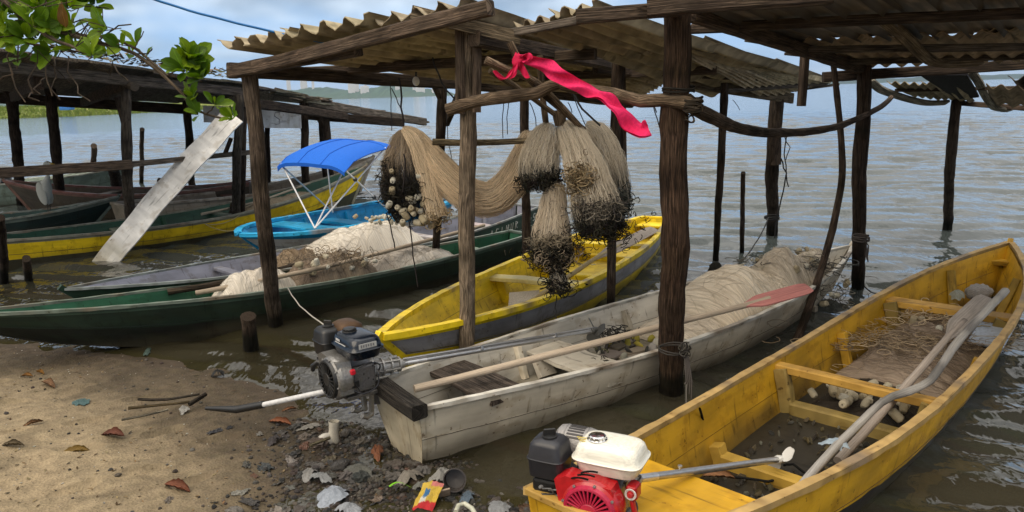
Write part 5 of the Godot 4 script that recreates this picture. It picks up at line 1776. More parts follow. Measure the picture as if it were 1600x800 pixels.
func middle_shelter() -> void:
	var o := thing("boat_shelter", "middle boat shelter with corrugated cement sheets on rough posts, nets hanging below", "shelter", Vector3(0.5, 0, -6.5), 0.0, "boat shelters on posts in the water")
	var cem := Color(0.45, 0.375, 0.255)
	# posts
	pole(o, "post", [Vector3(-2.267, -0.3, -6.945), Vector3(-1.993, 1.177, -6.08), Vector3(-2.006, 2.272, -6.05)], 0.066, 0.062, Color(0.25, 0.19, 0.14))
	pole(o, "post", [Vector3(-0.379, -0.226, -5.25), Vector3(-0.353, 0.27, -5.25), Vector3(-0.298, 1.388, -5.25), Vector3(-0.248, 2.489, -5.25)], 0.060, 0.057, Color(0.44, 0.34, 0.24))
	for a in [[Vector3(-0.321, 1.924, -5.2), Vector3(-0.3, 2.503, -5.2), 0.055], [Vector3(-0.207, 1.93, -5.17), Vector3(-0.186, 2.499, -5.2), 0.05]]:
		beam(o, "post_cheek", a[0], a[1], a[2], 0.04, BROWN * 1.1)
	var bp := Vector3(1.089, -0.3, -5.002)
	pole(o, "post", [bp, Vector3(0.957, 1.078, -4.4), Vector3(0.966, 1.9, -4.4), Vector3(0.966, 2.498, -4.38)], 0.083, 0.076, Color(0.135, 0.085, 0.055))
	pole(o, "post", [Vector3(-0.971, -0.3, -8.943), Vector3(-0.738, 1.069, -7.85), Vector3(-0.64, 2.18, -7.8)], 0.04, 0.052, DARK)
	pole(o, "post", [Vector3(0.146, -0.178, -8.3), Vector3(0.168, 0.985, -8.3), Vector3(0.183, 2.084, -8.3)], 0.05, 0.05, DARK)
	pole(o, "post", [Vector3(0.876, -0.184, -6.65), Vector3(0.905, 1.17, -6.68), Vector3(0.966, 2.313, -6.75)], 0.036, 0.05, DARK)
	beam(o, "brace", Vector3(1.012, 1.363, -6.75), Vector3(1.007, 2.271, -6.8), 0.05, 0.04, DARK)
	pole(o, "post", [Vector3(2.568, -0.3, -9.357), Vector3(2.26, 0.942, -8.15), Vector3(2.274, 2.087, -8.1)], 0.035, 0.04, DARK)
	pole(o, "post", [Vector3(3.83, -0.3, -10.961), Vector3(3.351, 1.045, -9.65), Vector3(3.344, 1.952, -9.65)], 0.075, 0.085, DARK)
	beam(o, "post_cheek", Vector3(3.356, 1.07, -9.55), Vector3(3.318, 1.922, -9.55), 0.11, 0.08, DARK)
	# beams
	beam(o, "side_beam", Vector3(-2.132, 2.289, -6.02), Vector3(-0.499, 2.161, -7.6), 0.09, 0.11, DARK)
	beam(o, "side_beam", Vector3(-0.57, 2.169, -7.55), Vector3(1.422, 1.892, -8.95), 0.09, 0.10, DARK)
	beam(o, "front_rafter", Vector3(-2.106, 2.274, -6), Vector3(-1.002, 2.377, -5.35), 0.09, 0.10, BROWN * 0.8)
	beam(o, "front_rafter", Vector3(-1.87, 2.291, -5.85), Vector3(-0.08, 2.538, -4.6), 0.08, 0.09, BROWN * 0.9)
	beam(o, "nailed_plank", Vector3(-0.599, 2.578, -5.1), Vector3(0.1, 2.396, -5.12), 0.03, 0.085, PALE * 0.75)
	beam(o, "ridge_rafter", Vector3(0.035, 2.433, -5.15), Vector3(0.541, 2.481, -4.75), 0.05, 0.05, GREYWOOD)
	beam(o, "inner_beam", Vector3(-0.207, 2.404, -5.1), Vector3(1.031, 2.267, -7.2), 0.09, 0.10, DARK)
	beam(o, "purlin", Vector3(-1.758, 2.288, -6.9), Vector3(0.671, 2.322, -5.9), 0.08, 0.08, BROWN * 0.7)
	beam(o, "purlin", Vector3(-0.973, 2.19, -7.8), Vector3(1.968, 2.203, -7.3), 0.08, 0.08, BROWN * 0.7)
	beam(o, "purlin", Vector3(0.818, 2.233, -7.2), Vector3(2.681, 2.147, -8.4), 0.08, 0.08, DARK)
	beam(o, "back_beam", Vector3(1.259, 1.905, -8.85), Vector3(2.065, 1.908, -8.4), 0.08, 0.08, DARK)
	beam(o, "back_beam", Vector3(1.881, 2.111, -8.05), Vector3(3.61, 1.881, -9.8), 0.04, 0.13, PALE * 0.75)
	beam(o, "back_beam", Vector3(2.284, 2.009, -8.2), Vector3(4.063, 2.051, -9.9), 0.05, 0.05, GREYWOOD * 0.7)
	beam(o, "brace", Vector3(-0.628, 1.757, -7.8), Vector3(-0.419, 2.158, -7.5), 0.06, 0.05, DARK)
	beam(o, "brace", Vector3(-0.663, 1.98, -7.8), Vector3(-0.724, 2.168, -7.6), 0.04, 0.04, DARK)
	# roofs
	var A := Vector3(-2.131, 2.407, -6)
	var B1 := Vector3(-0.284, 2.544, -4.85)
	var C1 := Vector3(1.852, 2.153, -8.9)
	var Dd := Vector3(1.37, 1.951, -8.95)
	roof(o, [A, B1, C1, Dd], 3, 3, 0.2, 0.038, false, M.cement, cem)
	roof(o, [Vector3(0.043, 2.44, -5.15), Vector3(0.541, 2.47, -4.75), Vector3(4.081, 2.091, -9.95), Vector3(2.137, 1.959, -8.7)], 2, 3, 0.11, 0.03, false, M.cement, cem * 0.95)
	roof(o, [Vector3(1.408, 2.325, -6.4), Vector3(2.55, 2.245, -8), Vector3(4.11, 2.073, -9.9), Vector3(3.054, 1.93, -9.3)], 2, 1, 0.177, 0.026, false, M.cement, cem * 1.05)
	# loose laths that stick out at the right corner
	for k in 3: beam(o, "lath", [Vector3(3.466, 2.13, -9.4), Vector3(1.362, 2.385, -6.2), Vector3(3.152, 1.942, -9.6)][k], [Vector3(4.239, 2.101, -9.9), Vector3(1.856, 2.348, -6.9), Vector3(4.227, 2.038, -9.9)][k], 0.05, 0.03, GREYWOOD)
	# bulb on a wire
	var s := Shape.new()
	s.tube([Vector3(-0.799, 2.26, -6.9), Vector3(-0.801, 2.216, -6.9)], 0.01, 8, Color(0.02, 0.02, 0.02))
	s.lump(Transform3D(Basis(), Vector3(-0.804, 2.178, -6.9)), Vector3(0.032, 0.042, 0.032), 0.0, nz, V0, Color(0.7, 0.7, 0.68), 16, 12)
	single("light_bulb", s, M.gloss, "unlit white bulb hanging under the middle roof's beam", "bulb")
	# blue cable from off to the roof
	s = Shape.new()
	rope_shape(s, [Vector3(-2.441, 2.787, -5.2), Vector3(-2.296, 2.715, -5.3), Vector3(-2.015, 2.623, -5.45), Vector3(-1.614, 2.516, -5.7), Vector3(-1.338, 2.452, -5.8)], 0.009, Color(0.02, 0.16, 0.42))
	single("blue_cable", s, M.plastic, "blue cable slung through the sky to the corrugated roof's edge", "cable")


func right_shelters() -> void:
	var o := thing("boat_shelter", "nearest boat shelter with ribbed metal sheets overhead at the upper right", "shelter", Vector3(3.2, 0, -5.5), 0.0, "boat shelters on posts in the water")
	pole(o, "post", [Vector3(3.645, -0.3, -7.726), Vector3(3.158, 1.087, -6.8), Vector3(3.108, 2.188, -6.78)], 0.062, 0.062, DARK * 0.9)
	pole(o, "post", [Vector3(2.286, 0, -5.865), Vector3(2.636, 0.508, -6.3), Vector3(2.81, 1.312, -6.4), Vector3(2.722, 2.22, -6.5)], 0.036, 0.024, DARK * 1.1)
	beam(o, "head_beam", Vector3(0.386, 2.443, -4.3), Vector3(0.931, 2.469, -4.25), 0.10, 0.075, BROWN * 0.75)
	beam(o, "head_beam", Vector3(0.75, 2.478, -4.2), Vector3(1.647, 2.505, -4), 0.12, 0.12, BROWN * 0.6)
	beam(o, "left_rafter", Vector3(1.04, 2.463, -4.45), Vector3(3.154, 2.156, -6.85), 0.08, 0.085, BROWN * 0.75)
	beam(o, "cross_beam", Vector3(2.805, 2.112, -6.9), Vector3(4.816, 2.175, -6.6), 0.09, 0.09, DARK * 0.7)
	beam(o, "purlin", Vector3(1.167, 2.412, -4.95), Vector3(3.099, 2.395, -4.2), 0.05, 0.06, BROWN * 0.6)
	beam(o, "purlin", Vector3(2.11, 2.303, -5.8), Vector3(3.644, 2.234, -4.9), 0.07, 0.05, GREYWOOD * 0.8)
	beam(o, "purlin", Vector3(2.711, 2.221, -6.5), Vector3(4.348, 2.207, -5.9), 0.05, 0.05, GREYWOOD * 0.6)
	beam(o, "hanging_stub", Vector3(2.331, 2.265, -6.1), Vector3(2.321, 1.883, -6.1), 0.065, 0.05, DARK * 1.2)
	beam(o, "lath", Vector3(1.644, 2.359, -5.4), Vector3(1.759, 2.338, -5.4), 0.02, 0.02, GREYWOOD)
	beam(o, "lath", Vector3(2.099, 2.281, -5.9), Vector3(2.274, 2.257, -5.9), 0.02, 0.02, GREYWOOD)
	# roof planes
	var u := Vector3(0.865, 0, 0.5)
	var FL := Vector3(1.006, 2.492, -4.4)
	var BL := Vector3(2.154, 2.357, -5.8)
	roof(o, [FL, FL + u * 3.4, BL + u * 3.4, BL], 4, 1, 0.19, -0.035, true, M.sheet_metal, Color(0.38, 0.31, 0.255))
	var B2 := Vector3(3.095, 2.192, -6.9)
	var F2 := Vector3(2.09, 2.334, -5.7)
	roof(o, [F2, F2 + u * 3.6, B2 + u * 3.6, B2], 3, 1, 0.115, 0.017, false, M.cement, Color(0.40, 0.32, 0.22))
	strap(o, "bent_strip", [Vector3(1.964, 2.531, -4.5), Vector3(2.431, 2.369, -4.9), Vector3(2.815, 2.231, -5.3), Vector3(3.026, 2.173, -5.5), Vector3(3.212, 2.159, -5.6), Vector3(3.405, 2.162, -5.6)], 0.02, 0.085, PALE * 0.75, Vector3(0, 0.3, 1))

	var p := thing("boat_shelter", "low far shelter with short corrugated sheets and bent white strips, over open water", "shelter", Vector3(5.6, 0, -9.6), 0.0, "boat shelters on posts in the water")
	pole(p, "post", [Vector3(6.333, -0.3, -10.823), Vector3(5.532, 0.994, -9.5), Vector3(5.521, 1.796, -9.5)], 0.062, 0.06, BROWN * 0.7)
	roof(p, [Vector3(4.401, 2.016, -9), Vector3(4.794, 1.963, -8.2), Vector3(5.668, 1.778, -9.4), Vector3(5.338, 1.853, -10.2)], 2, 1, 0.13, 0.018, false, M.cement, Color(0.33, 0.27, 0.17))
	roof(p, [Vector3(4.943, 1.951, -8), Vector3(5.349, 1.9, -7.2), Vector3(6.194, 1.666, -8.3), Vector3(5.717, 1.75, -9.1)], 2, 1, 0.15, 0.022, false, M.cement, Color(0.30, 0.24, 0.16))
	roof(p, [Vector3(4.967, 2.017, -7.7), Vector3(5.334, 2.016, -7.2), Vector3(5.789, 1.932, -7.8), Vector3(5.539, 1.929, -8.4)], 1, 1, 0.17, 0.026, false, M.cement, Color(0.12, 0.11, 0.10))
	board(p, [Vector3(4.028, 2.128, -7.6), Vector3(4.385, 2.118, -7.4), Vector3(5.494, 1.86, -9), Vector3(5.417, 1.831, -9.3)], 0.02, Color(0.035, 0.035, 0.04), 0.0)
	beam(p, "purlin", Vector3(4.668, 1.951, -9.3), Vector3(5.639, 1.947, -7.6), 0.05, 0.04, DARK)
	beam(p, "purlin", Vector3(5.548, 1.779, -9.6), Vector3(6.268, 1.662, -8.4), 0.07, 0.06, DARK)
	strap(p, "bent_strip", [Vector3(4.024, 2.071, -8.6), Vector3(4.211, 1.991, -8.8), Vector3(4.415, 1.935, -9), Vector3(4.831, 1.841, -9.3), Vector3(5.175, 1.783, -9.5), Vector3(5.469, 1.781, -9.6)], 0.03, 0.09, Color(0.50, 0.46, 0.38), Vector3(0, 0.5, 1))
	strap(p, "bent_strip", [Vector3(4.78, 2.129, -8), Vector3(5.053, 2.01, -8.3), Vector3(5.392, 1.85, -8.7), Vector3(5.703, 1.715, -9), Vector3(5.936, 1.684, -9.1)], 0.03, 0.08, Color(0.50, 0.46, 0.38), Vector3(0.3, 0.3, 1))


# ---------------------------------------------------------------- boats and what lies in them
func boats() -> void:
	var yel := Color(0.62, 0.345, 0.018)
	var floor_dark := Color(0.030, 0.027, 0.019)
	# --- the near ochre boat
	var P := [2.391, -4.604, 0.787, 6.136, 0.980, 0.360, 0.216, 0.204, 0.552, 3.422, 0.700, 0.220]
	var o := make_boat("fishing_canoe", "ochre yellow canoe with black bottom, nearest, holding the red motor", P, [[0.52, yel, 0.05], [1.0, Color(0.035, 0.034, 0.032)]], yel * 0.95, floor_dark, Color(0.50, 0.33, 0.12), yel, 0.045, 0.03)
	thwart(o, P, 0.405, 0.075, 0.05, 0.04, Color(0.48, 0.28, 0.06), M.hull_dirty)
	thwart(o, P, 0.70, 0.15, 0.05, 0.05, Color(0.52, 0.30, 0.06), M.hull_dirty)
	thwart(o, P, 0.955, 0.12, 0.04, 0.10, yel * 0.9, M.hull_dirty)
	rib(o, P, 0.40, Color(0.26, 0.19, 0.06), M.hull_dirty, 0.085)
	rib(o, P, 0.255, Color(0.44, 0.28, 0.05), M.hull_dirty, 0.08, true, 0.5)
	rib(o, P, 0.555, Color(0.50, 0.29, 0.03), M.hull_dirty, 0.06, false, 0.12)
	rib(o, P, 0.69, Color(0.25, 0.18, 0.05), M.hull_dirty, 0.10)
	rib(o, P, 0.86, Color(0.40, 0.26, 0.04), M.hull_dirty, 0.06, true)
	# stern deck
	var dk := Shape.new()
	dk.grid(12, 6, func(a: float, b: float):
		var t := lerpf(0.004, 0.135, a)
		var w := bw(P, t) - 0.03
		return Vector3((t - 0.5) * P[3], by(P, t) - 0.07, (1.0 - b * 2.0) * w), yel * 1.05, 0.8, 0.6)
	dk.grid(1, 6, func(a: float, b: float):
		var t := 0.135
		var w := bw(P, t) - 0.03
		return Vector3((t - 0.5) * P[3], by(P, t) - 0.07 - 0.05 * a, (1.0 - b * 2.0) * w), yel * 0.8, 0.05, 0.6)
	obj("stern_deck", dk, M.paint, o)
	motor("boat_motor", "red motor with cream fuel tank and chrome cap, on the ochre canoe's stern", Vector3(0.344, 0.733, -2.58) - Basis(Vector3.UP, 1.1) * Vector3(0.01, 0.30, 0.045) * 0.87, 1.1, true, Vector3(1.337, 0.17, -3.587), 1.15, 0.87)

	# net, floats and gear in the ochre boat
	var cx := thing("fishing_net", "brown heaped net with floats lying amidships in the ochre canoe", "fishing net", in_boat(P, 0.7, 0.06, 0.0), 0.0, "heaped nets in the boats")
	net_heap(cx, P, 0.02, 1.45, func(a: float): return bw(P, 0.5 + (0.02 + 1.43 * a) / P[3]) * 0.86, func(a: float): return 0.21 + 0.08 * smoothstep(0.3, 0.8, a), 0.07, Color(0.38, 0.305, 0.235), Color(0.24, 0.185, 0.14), 0.055, 420)
	net_heap(cx, P, -0.62, 0.15, func(_a: float): return 0.34, func(_a: float): return 0.13, 0.05, Color(0.05, 0.04, 0.03), Color(0.03, 0.025, 0.02), 0.03, 160, 40, 30, "dark_netting")
	var spots := []
	for k in 26:
		spots.append(in_boat(P, rnd(-0.60, -0.05), 0.15 + rnd(0, 0.03), rnd(-0.32, 0.24)))
	for k in 6: spots.append(in_boat(P, rnd(0.9, 1.4), 0.30, rnd(-0.2, 0.3)))
	floats(cx, spots, 1.05)
	var lp := Shape.new()
	loops(lp, in_boat(P, 0.7, 0.26, 0.0), Vector3(0.6, 0.03, 0.3), 340, 0.03, 0.10, 0.0018, [Color(0.36, 0.28, 0.18), Color(0.22, 0.16, 0.10), Color(0.12, 0.09, 0.06)], 0.25)
	loops(lp, in_boat(P, 1.15, 0.31, -0.05), Vector3(0.3, 0.04, 0.2), 90, 0.03, 0.09, 0.0025, [Color(0.45, 0.36, 0.24), Color(0.3, 0.22, 0.14)], 0.4)
	loops(lp, in_boat(P, 1.3, 0.22, 0.25), Vector3(0.2, 0.08, 0.12), 60, 0.02, 0.07, 0.003, [Color(0.12, 0.09, 0.05), Color(0.3, 0.24, 0.12)])
	kind(obj("cord_loops", lp, M.strand, cx, true), "stuff")
	oar("oar", "broad grey paddle lying over the thwarts of the ochre canoe", Vector3(1.667, 0.13, -3.63), Vector3(2.783, 0.43, -4.647), Vector3(3.439, 0.5, -5.284), 0.024, 0.15, Color(0.40, 0.345, 0.30), Color(0.40, 0.36, 0.32))
	var ps := Shape.new()
	pole_shape(ps, [Vector3(1.209, 0.28, -3.056), Vector3(1.551, 0.28, -3.453), Vector3(1.812, 0.3, -3.718), Vector3(2.023, 0.37, -3.862), Vector3(2.277, 0.42, -3.939), Vector3(2.759, 0.48, -4.473), Vector3(3.509, 0.57, -5.21)], 0.019, 0.026, Color(0.42, 0.40, 0.37), 12, 0.08)
	single("bent_pole", ps, M.smooth_wood, "bent grey pole crossing the broad paddle in the ochre canoe", "pole")
	crumple(Vector3(1.604, 0.25, -3.538), Vector3(0.11, 0.07, 0.13), Color(0.38, 0.47, 0.55), M.cloth, "knotted_rag", "pale blue rag knotted round the bent pole", "rag", "", 0.4)
	var bxs := Shape.new()
	bxs.box(Transform3D(Basis(Vector3.UP, P[2]) * Basis(Vector3.BACK, 0.25), Vector3(3.366, 0.29, -5.103)), Vector3(0.34, 0.035, 0.22), 0.012, Color(0.46, 0.53, 0.64))
	single("lid", bxs, M.plastic, "pale blue plastic lid leaning beside the net in the ochre canoe", "lid")
	var stn := Shape.new()
	stn.lump(Transform3D(Basis(Vector3.UP, 0.4), Vector3(3.847, 0.33, -6.041)), Vector3(0.11, 0.07, 0.09), 0.25, nz, Vector3(3, 2, 1), Color(0.28, 0.26, 0.24), 18, 12)
	single("ballast_stone", stn, M.stone, "round grey ballast stone at the ochre canoe's bow", "stone")
	crumple(Vector3(3.677, 0.26, -6.055), Vector3(0.15, 0.12, 0.13), Color(0.36, 0.37, 0.30), M.bag_film, "crumpled_bag", "crumpled greenish bag beside the ballast stone", "bag", "", 0.5)
	# dirt on the floor of the ochre boat
	var dd := Shape.new()
	for k in 260:
		var lx := rnd(-1.9, 0.0)
		var t: float = lx / P[3] + 0.5
		var p := in_boat(P, lx, maxf(bottom(P, t) + 0.05, 0.055) + 0.012, rnd(-1, 1) * bw(P, t) * 0.62)
		dd.lump(Transform3D(Basis.from_euler(rv(PI)), p), Vector3(rnd(0.006, 0.03), rnd(0.003, 0.008), rnd(0.006, 0.03)), 0.3, nz, rv(9), tint([Color(0.10, 0.085, 0.05), Color(0.05, 0.045, 0.035), Color(0.13, 0.10, 0.045), Color(0.16, 0.15, 0.12)][k % 4], 0.4), 6, 4)
	kind(obj("bilge_litter", dd, M.wet_stone, o, true), "stuff")
	dead_leaf(in_boat(P, -1.72, 0.10, -0.22), 0.16, Color(0.34, 0.17, 0.08), "orange brown leaf curled on the floor by the ochre canoe's stern deck")
	# ropes
	var r := Shape.new()
	rope_shape(r, [Vector3(0.948, 0.42, -3.688), Vector3(1.099, 0.063, -4.03), Vector3(1.126, -0.05, -3.9), Vector3(1.178, -0.068, -3.88)], 0.007, Color(0.015, 0.015, 0.015))
	rope_shape(r, [Vector3(1.069, 0.211, -4.16), Vector3(1.065, 0.049, -3.98), Vector3(1.106, -0.05, -3.88)], 0.006, Color(0.02, 0.02, 0.02))
	rope_shape(r, [Vector3(1.085, 0.09, -3.571), Vector3(1.263, 0.09, -3.514), Vector3(1.485, 0.09, -3.567), Vector3(1.456, 0.09, -3.686), Vector3(1.394, 0.1, -3.656)], 0.007, Color(0.015, 0.015, 0.015))
	single("black_rope", r, M.rope, "black rope looped over the ochre canoe's side onto its floor", "rope")
	r = Shape.new()
	lashing(r, Vector3(0.966, 0.499, -4.4), 0.089, 2, Color(0.05, 0.045, 0.04), 0.005)
	for k in 4: rope_shape(r, [Vector3(0.995, 0.556, -4.29), Vector3(1.009, 0.479, -4.28) + Vector3(0.007 * k, 0, 0), Vector3(1.02, 0.333, -4.28) + Vector3(0.011 * k, 0, 0), Vector3(1.012, 0.317, -4.28) + Vector3(0.014 * k, -0.032 * k, 0)], 0.005, Color(0.10, 0.09, 0.08))
	rope_shape(r, [Vector3(1.02, 0.317, -4.28), Vector3(1.009, 0.179, -4.22), Vector3(0.996, 0.08, -4), Vector3(1.054, -0.028, -3.9), Vector3(1.101, -0.055, -3.86)], 0.005, Color(0.12, 0.11, 0.10))
	loops(r, Vector3(1.001, 0.527, -4.28), Vector3(0.02, 0.03, 0.02), 14, 0.012, 0.03, 0.005, [Color(0.05, 0.045, 0.04)])
	single("mooring_rope", r, M.rope, "dark rope tied round the thick front post, its tail hanging into the ochre canoe", "rope")

	# --- the white boat
	P = [1.350, -5.754, 0.677, 5.273, 1.006, 0.330, 0.127, 0.037, 0.536, 2.466, 0.560, 0.180]
	var wc := Color(0.72, 0.655, 0.53)
	o = make_boat("fishing_canoe", "grimy white canoe with its square stern on the littered mud", P, [[0.44, wc * 0.86, 0.012], [0.84, wc * 0.97, 0.05], [1.0, Color(0.035, 0.033, 0.025)]], Color(0.58, 0.55, 0.48), Color(0.22, 0.2, 0.16), Color(0.60, 0.58, 0.52), Color(0.53, 0.46, 0.33), 0.035, 0.022, "boats drawn up under the shelters", M.hull_dirty)
	thwart(o, P, 0.115, 0.30, 0.03, 0.05, Color(0.17, 0.135, 0.11), M.wood)
	thwart(o, P, 0.285, 0.34, 0.03, 0.13, Color(0.52, 0.48, 0.40), M.hull_dirty)
	for sg in [-1.0, 1.0]:
		var bh := Shape.new()
		beam_shape(bh, Vector3((0.262 - 0.5) * P[3], 0.06, sg * 0.22), Vector3((0.262 - 0.5) * P[3], by(P, 0.28) - 0.15, sg * 0.30), 0.05, 0.15, Color(0.5, 0.46, 0.39), Vector3.RIGHT)
		obj("seat_support", bh, M.hull_dirty, o)
	rib(o, P, 0.235, wc, M.hull_dirty, 0.05, false, 0.1)
	rib(o, P, 0.46, wc * 0.6, M.hull_dirty, 0.05, true, 0.1)
	rib(o, P, 0.80, wc * 0.8, M.hull_dirty, 0.05, true, 0.1)
	var mb := Shape.new()
	var mtop := by(P, 0.0)
	beam_shape(mb, Vector3(-P[3] / 2 + 0.01, mtop + 0.012, -0.16), Vector3(-P[3] / 2 - 0.005, mtop + 0.0, bw(P, 0) + 0.03), 0.10, 0.085, Color(0.06, 0.052, 0.046))
	obj("motor_block", mb, M.wood, o)
	var mp := Vector3(-0.872, 0.564, -3.92)
	motor("boat_motor", "navy blue motor with black fan cover, on the white canoe's stern", Vector3(-0.941, 0.362, -4.2), 0.66, false, Vector3(0.556, 0.386, -5.15), 0.5, 1.0)
	# tiller: a long bar with a black grip
	var tl := Shape.new()
	tl.tube([Vector3(-1.019, 0.381, -4.22), Vector3(-1.297, 0.3, -4.3)], 0.014, 12, Color(0.02, 0.02, 0.02))
	tl.tube([Vector3(-1.119, 0.352, -4.25), Vector3(-1.594, 0.222, -4.36)], 0.0165, 12, Color(0.55, 0.55, 0.55))
	tl.tube([Vector3(-1.542, 0.237, -4.35), Vector3(-1.729, 0.188, -4.4), Vector3(-1.961, 0.16, -4.5)], [0.023, 0.024, 0.012], 12, Color(0.015, 0.015, 0.015))
	single("steering_bar", tl, M.plastic, "silver steering bar with black grip reaching from the navy motor over the sand", "steering bar")
	oar("oar", "long oar with worn pink blade laid along the white canoe", Vector3(-0.594, 0.37, -4.194), Vector3(1.621, 0.53, -5.173), Vector3(2.163, 0.6, -5.363), 0.024, 0.135, Color(0.50, 0.41, 0.31), Color(0.52, 0.21, 0.19))
	var gl := Shape.new()
	for k in 7:
		var p := in_boat(P, rnd(-0.95, -0.45), 0.13, rnd(-0.2, 0.25))
		beam_shape(gl, p, p + Vector3(rnd(-0.4, 0.4), 0.01, rnd(-0.2, 0.2)), rnd(0.05, 0.14), 0.02, tint(Color(0.2, 0.18, 0.15), 0.4))
	loops(gl, in_boat(P, -0.62, 0.24, -0.16), Vector3(0.12, 0.05, 0.08), 60, 0.015, 0.045, 0.003, [Color(0.03, 0.03, 0.028), Color(0.06, 0.055, 0.05)])
	loops(gl, in_boat(P, -1.0, 0.14, 0.10), Vector3(0.08, 0.07, 0.08), 50, 0.015, 0.04, 0.003, [Color(0.03, 0.03, 0.028), Color(0.09, 0.09, 0.05)])
	for k in 24:
		var p := in_boat(P, rnd(-0.9, -0.2), 0.15, rnd(-0.25, 0.25))
		gl.lump(Transform3D(Basis.from_euler(rv(PI)), p), Vector3(rnd(0.02, 0.07), 0.012, rnd(0.02, 0.06)), 0.4, nz, rv(9), tint([Color(0.06, 0.055, 0.05), Color(0.3, 0.3, 0.26), Color(0.28, 0.24, 0.05)][k % 3], 0.3), 8, 5)
	single("tangled_gear", gl, M.rope, "dark tangled lines and rags on the white canoe's floor", "fishing gear")
	cx = thing("fishing_net", "big cream net heaped in the bow half of the white canoe", "fishing net", in_boat(P, 0.9, 0.1, 0.0), 0.0, "heaped nets in the boats")
	net_heap(cx, P, 0.13, 1.36, func(a: float): return bw(P, 0.5 + (0.13 + 1.23 * a) / P[3]) * lerpf(0.92, 0.86, a), func(a: float): return 0.56 + 0.04 * sin(a * 5.0), 0.12, Color(0.76, 0.67, 0.53), Color(0.66, 0.56, 0.43), 0.014, 170, 240, 44, "netting", 0.009)
	net_heap(cx, P, 1.03, 2.12, func(a: float): return bw(P, 0.5 + (1.03 + 1.09 * a) / P[3]) * 0.9, func(a: float): return 0.55 + 0.06 * sin(a * 9.0), 0.16, Color(0.68, 0.61, 0.50), Color(0.48, 0.41, 0.32), 0.045, 300, 200, 44, "netting", 0.012)
	net_heap(cx, P, -0.25, 0.55, func(a: float): return bw(P, 0.5) * 0.86, func(a: float): return 0.27, 0.10, Color(0.68, 0.60, 0.49), Color(0.55, 0.48, 0.38), 0.03, 120, 50, 36)
	spots = []
	for k in 34:
		spots.append(in_boat(P, rnd(1.2, 1.95), 0.475 + rnd(-0.03, 0.05), rnd(-0.17, 0.20)))
	for k in 5: spots.append(in_boat(P, rnd(1.3, 1.85), rnd(0.2, 0.35), 0.42 + rnd(0, 0.05)))
	floats(cx, spots, 0.95)
	lp = Shape.new()
	loops(lp, in_boat(P, 1.55, 0.48, 0.02), Vector3(0.42, 0.05, 0.24), 150, 0.03, 0.07, 0.0035, [Color(0.10, 0.09, 0.07), Color(0.05, 0.05, 0.045), Color(0.3, 0.27, 0.2)], 0.45)
	loops(lp, in_boat(P, 1.47, 0.30, 0.44), Vector3(0.22, 0.14, 0.05), 50, 0.02, 0.06, 0.003, [Color(0.10, 0.09, 0.07), Color(0.2, 0.18, 0.14)])
	kind(obj("cord_loops", lp, M.strand, cx, true), "stuff")

	# --- the bright yellow boat with the grey stripe
	P = [0.560, -7.572, 4.237, 6.339, 1.065, 0.331, 0.173, -0.032, 0.300, 3.063, 0.700, 0.220]
	var y2 := Color(0.86, 0.63, 0.012)
	o = make_boat("fishing_canoe", "bright lemon yellow canoe with grey stripe, between the white canoe and the hanging nets", P, [[0.12, y2], [0.50, Color(0.30, 0.295, 0.305), 0.01], [0.97, y2, 0.02], [1.0, Color(0.05, 0.05, 0.045)]], y2, Color(0.55, 0.40, 0.03), y2 * 1.08, y2, 0.06, 0.04)
	thwart(o, P, 0.612, 0.15, 0.04, 0.04, Color(0.66, 0.56, 0.22), M.paint)
	thwart(o, P, 0.29, 0.14, 0.04, 0.06, y2 * 0.95, M.paint)
	rib(o, P, 0.60, y2 * 0.8, M.paint, 0.09, true, 0.12)
	rib(o, P, 0.44, y2 * 0.85, M.paint, 0.10, true, 0.12)
	rib(o, P, 0.275, y2 * 0.8, M.paint, 0.08, true, 0.12)
	rib(o, P, 0.14, y2 * 0.8, M.paint, 0.07, true, 0.12)
	dk = Shape.new()
	dk.box(Transform3D(Basis(), Vector3((0.035 - 0.5) * P[3], by(P, 0.03) - 0.06, 0)), Vector3(0.34, 0.03, bw(P, 0.02) * 2.0 - 0.04), 0.006, y2)
	obj("stern_deck", dk, M.paint, o)
	oar("oar", "worn pale oar lying lengthwise in the lemon yellow canoe", Vector3(0.13, 0.293, -6.25), Vector3(0.841, 0.39, -7.5), Vector3(1.73, 0.398, -9.05), 0.024, 0.15, Color(0.48, 0.38, 0.2), Color(0.40, 0.34, 0.28))
	var pg := Shape.new()
	pg.sweep([Vector3(-0.043, 0.13, -6.938), Vector3(0.241, 0.16, -6.888)], [Vector2(-0.10, -0.002), Vector2(0.10, -0.002), Vector2(0.10, 0.002), Vector2(-0.10, 0.002)], Vector3(0.3, 0.8, 0.6).normalized(), Color(0.5, 0.47, 0.43))
	single("paper_sheet", pg, M.cloth, "creased whitish sheet of paper with scrawl inside the lemon yellow canoe", "paper")

	# --- dark green boat with nets
	P = [-2.143, -7.251, 3.812, 5.740, 0.780, 0.319, 0.225, 0.071, 0.478, 1.967, 0.620, 0.420]
	var dg := Color(0.018, 0.033, 0.021)
	o = make_boat("fishing_canoe", "long dark green canoe with nets, its bow at the edge of the sand", P, [[0.10, Color(0.05, 0.085, 0.06)], [0.5, dg, 0.02], [1.0, Color(0.013, 0.017, 0.013), 0.0]], Color(0.03, 0.12, 0.065), Color(0.03, 0.05, 0.035), Color(0.17, 0.21, 0.17), dg, 0.035, 0.025)
	thwart(o, P, 0.40, 0.12, 0.03, 0.06, Color(0.10, 0.2, 0.13), M.hull_dirty)
	thwart(o, P, 0.12, 0.12, 0.03, 0.06, Color(0.25, 0.32, 0.25), M.hull_dirty)
	rib(o, P, 0.62, Color(0.03, 0.11, 0.06), M.hull_dirty, 0.06)
	rib(o, P, 0.25, Color(0.03, 0.11, 0.06), M.hull_dirty, 0.06)
